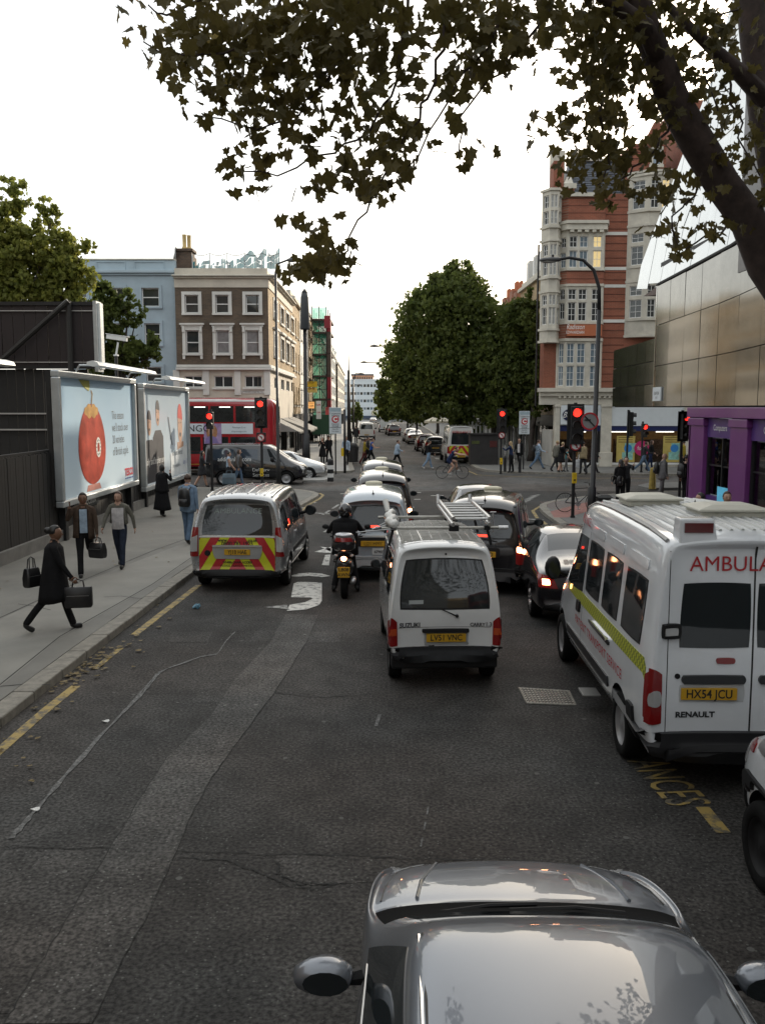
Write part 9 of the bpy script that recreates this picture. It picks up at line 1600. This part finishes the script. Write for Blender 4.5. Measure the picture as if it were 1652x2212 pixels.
CL = [(430, 40, 90, 50, 85, 7.7), (560, 60, 90, 60, 110, 7.7), (380, 120, 50, 28, 16, 7.7), (450, 150, 60, 40, 34, 7.7), (330, 105, 22, 25, 4, 7.7), (520, 180, 60, 45, 36, 7.75), (620, 140, 70, 60, 60, 7.8), (700, 60, 80, 60, 90, 7.8), (760, 20, 70, 40, 60, 7.8), (560, 230, 50, 30, 18, 7.8), (640, 230, 50, 40, 26, 7.8), (830, 80, 50, 70, 44, 7.9), (880, 130, 40, 45, 26, 7.9), (780, 160, 50, 45, 30, 7.9), (720, 130, 50, 50, 34, 7.8), (430, 250, 22, 10, 6, 7.8), (500, 245, 30, 14, 10, 7.8), (560, 290, 40, 20, 12, 7.8), (700, 290, 60, 28, 22, 7.8), (820, 260, 50, 40, 26, 7.9), (870, 290, 45, 35, 24, 7.9), (640, 330, 45, 22, 12, 7.9), (540, 360, 35, 25, 14, 7.9), (500, 340, 18, 10, 4, 7.9), (730, 370, 30, 22, 10, 7.9), (800, 360, 40, 30, 18, 7.9), (850, 330, 30, 28, 12, 7.9), (690, 400, 45, 18, 12, 7.9), (800, 400, 40, 20, 20, 7.9), (560, 410, 22, 18, 5, 7.9), (800, 430, 25, 14, 6, 7.9), (690, 480, 26, 14, 5, 7.9), (650, 440 + 30, 20, 18, 4, 7.9), (700, 520, 40, 12, 8, 7.9), (755, 520, 20, 10, 4, 7.9), (690, 575, 45, 20, 34, 8), (640, 580, 30, 14, 12, 8), (720, 560, 25, 20, 12, 8),
 (1000, 40, 60, 40, 40, 8), (1060, 60, 50, 50, 40, 8), (1110, 90, 40, 40, 26, 8.1), (1030, 120, 40, 30, 22, 8), (960, 20, 40, 30, 20, 8), (1000, 165, 40, 25, 16, 8), (1140, 20, 50, 30, 30, 8.1), (1060, 150, 40, 18, 12, 8.1), (985, 250, 22, 30, 7, 8.2), (1000, 345, 18, 14, 4, 8.2), (880, 370, 28, 14, 7, 8), (1050, 315, 12, 8, 1, 8), (1080, 318, 8, 8, 1, 8), (1185, 248, 26, 8, 4, 8.7), (1140, 300, 20, 16, 4, 8.7), (895, 280, 20, 12, 4, 8), (920, 200, 30, 20, 6, 8),
 (1230, 40, 60, 40, 44, 8.4), (1290, 90, 50, 60, 56, 8.6), (1340, 40, 60, 40, 50, 8.6), (1300, 170, 40, 40, 34, 8.7), (1260, 120, 40, 40, 26, 8.6), (1350, 150, 40, 50, 40, 8.8), (1290, 240, 40, 26, 26, 8.7), (1250, 270, 34, 22, 16, 8.7), (1290, 290, 30, 26, 18, 8.7), (1330, 260, 24, 16, 8, 8.8), (1250, 345, 45, 22, 16, 8.8), (1320, 350, 45, 25, 26, 8.9), (1290, 400, 45, 20, 16, 8.9), (1340, 400, 30, 16, 8, 8.9), (1360, 330, 30, 20, 12, 8.9), (1300, 440, 30, 14, 6, 9), (1230, 365, 18, 12, 6, 8.8),
 (1420, 60, 50, 50, 40, 9), (1470, 120, 50, 60, 40, 9), (1540, 40, 60, 40, 30, 9.2), (1590, 90, 40, 40, 16, 9.3), (1530, 190, 50, 40, 26, 9.1), (1580, 250, 40, 40, 14, 9.3), (1440, 260, 35, 30, 20, 9), (1400, 310, 24, 14, 8, 9), (1400, 220, 25, 30, 10, 8.9), (1620, 300, 26, 40, 16, 9.4), (1610, 360, 34, 30, 16, 9.4), (1630, 430, 20, 20, 8, 9.5), (1510, 260, 30, 30, 12, 9.1), (1480, 390, 46, 20, 20, 9.1), (1450, 420, 22, 26, 10, 9.1), (1400, 410, 26, 14, 8, 9), (1510, 450, 20, 16, 5, 9.2), (1480, 495, 45, 18, 16, 9.3), (1470, 535, 30, 14, 10, 9.4), (1550, 500, 30, 16, 8, 9.4), (1420, 350, 20, 12, 4, 9), (1590, 470, 30, 20, 8, 9.5), (1640, 180, 14, 60, 8, 9.8), (1560, 330, 20, 16, 4, 9.3)]
rl = random.Random(99); leaves = []
for (cx_, cy_, sx, sy, n, dpt) in CL:
 for _ in range(int(n * 1.3)):
  x = cx_ + rl.gauss(0, .8) * sx; y = cy_ + rl.gauss(0, .78) * sy; leaves.append((x, y, dpt + rl.gauss(0, .35), rl.uniform(.055, .105)))
for _ in range(700):                                     # canopy that goes on above the frame
 leaves.append((rl.uniform(250, 1750), rl.uniform(-420, -10), rl.uniform(6.5, 10), rl.uniform(.07, .11)))
def leafgeo(c, r):
 d = Vector((rl.gauss(0, .9), rl.gauss(0, .9) - .2, rl.gauss(0, .8))).normalized(); e = Vector((rl.gauss(0, .6), rl.gauss(0, .3), -1)); e = (e - d * e.dot(d)).normalized(); g = d.cross(e); fold = rl.uniform(-.25, .25)
 pts = [c + (g * x + e * y) * r + d * (abs(x) * fold * r + rl.uniform(-.08, .08) * r) for x, y in LP]; return pts, c - e * r * .1
show = sorted(range(len(leaves)), key=lambda i: -(leaves[i][3] / leaves[i][2]) if -10 < leaves[i][1] and -10 < leaves[i][0] < 1660 else 0); big = set(show[:290]); b = MB()
def fan(b, pts, c):
 i = len(b.v); b.v += [c] + pts; n = len(pts)
 for k in range(n - 1): b.f.append((i, i + 1 + k, i + 2 + k)); b.m.append(0)
 b.f.append((i, i + n, i + 1)); b.m.append(0)
for i, (x, y, dp, r) in enumerate(leaves):
 c = W(x, y, dp); pts, ce = leafgeo(c, r)
 if i in big: s = MB(); fan(s, pts, ce); s.build('leaf', LN, nt3, NL)
 else: fan(b, pts, ce)
for i in range(2800):                                    # the same crown over and behind the viewpoint
 c = Vector((rl.uniform(-6, 9), rl.uniform(-11, 4.6), rl.uniform(6.9, 11.5))); pts, ce = leafgeo(c, rl.uniform(.11, .17)); fan(b, pts, ce)
for t in range(5):
 q = [Vector((5.9, 10.3, 5.5)), Vector((5.0 - t, 5.5, 8.6)), Vector((4 - t * 1.7, -1, 9.4)), Vector((3.5 - t * 2, -8, 9.8))]; s = MB(); s.tube(q, [.14, .1, .07, .03], 8); s.build('limb', BARKN, nt3, NL, smooth=True)
stuff(b.build('foliage', LN, nt3, NL))
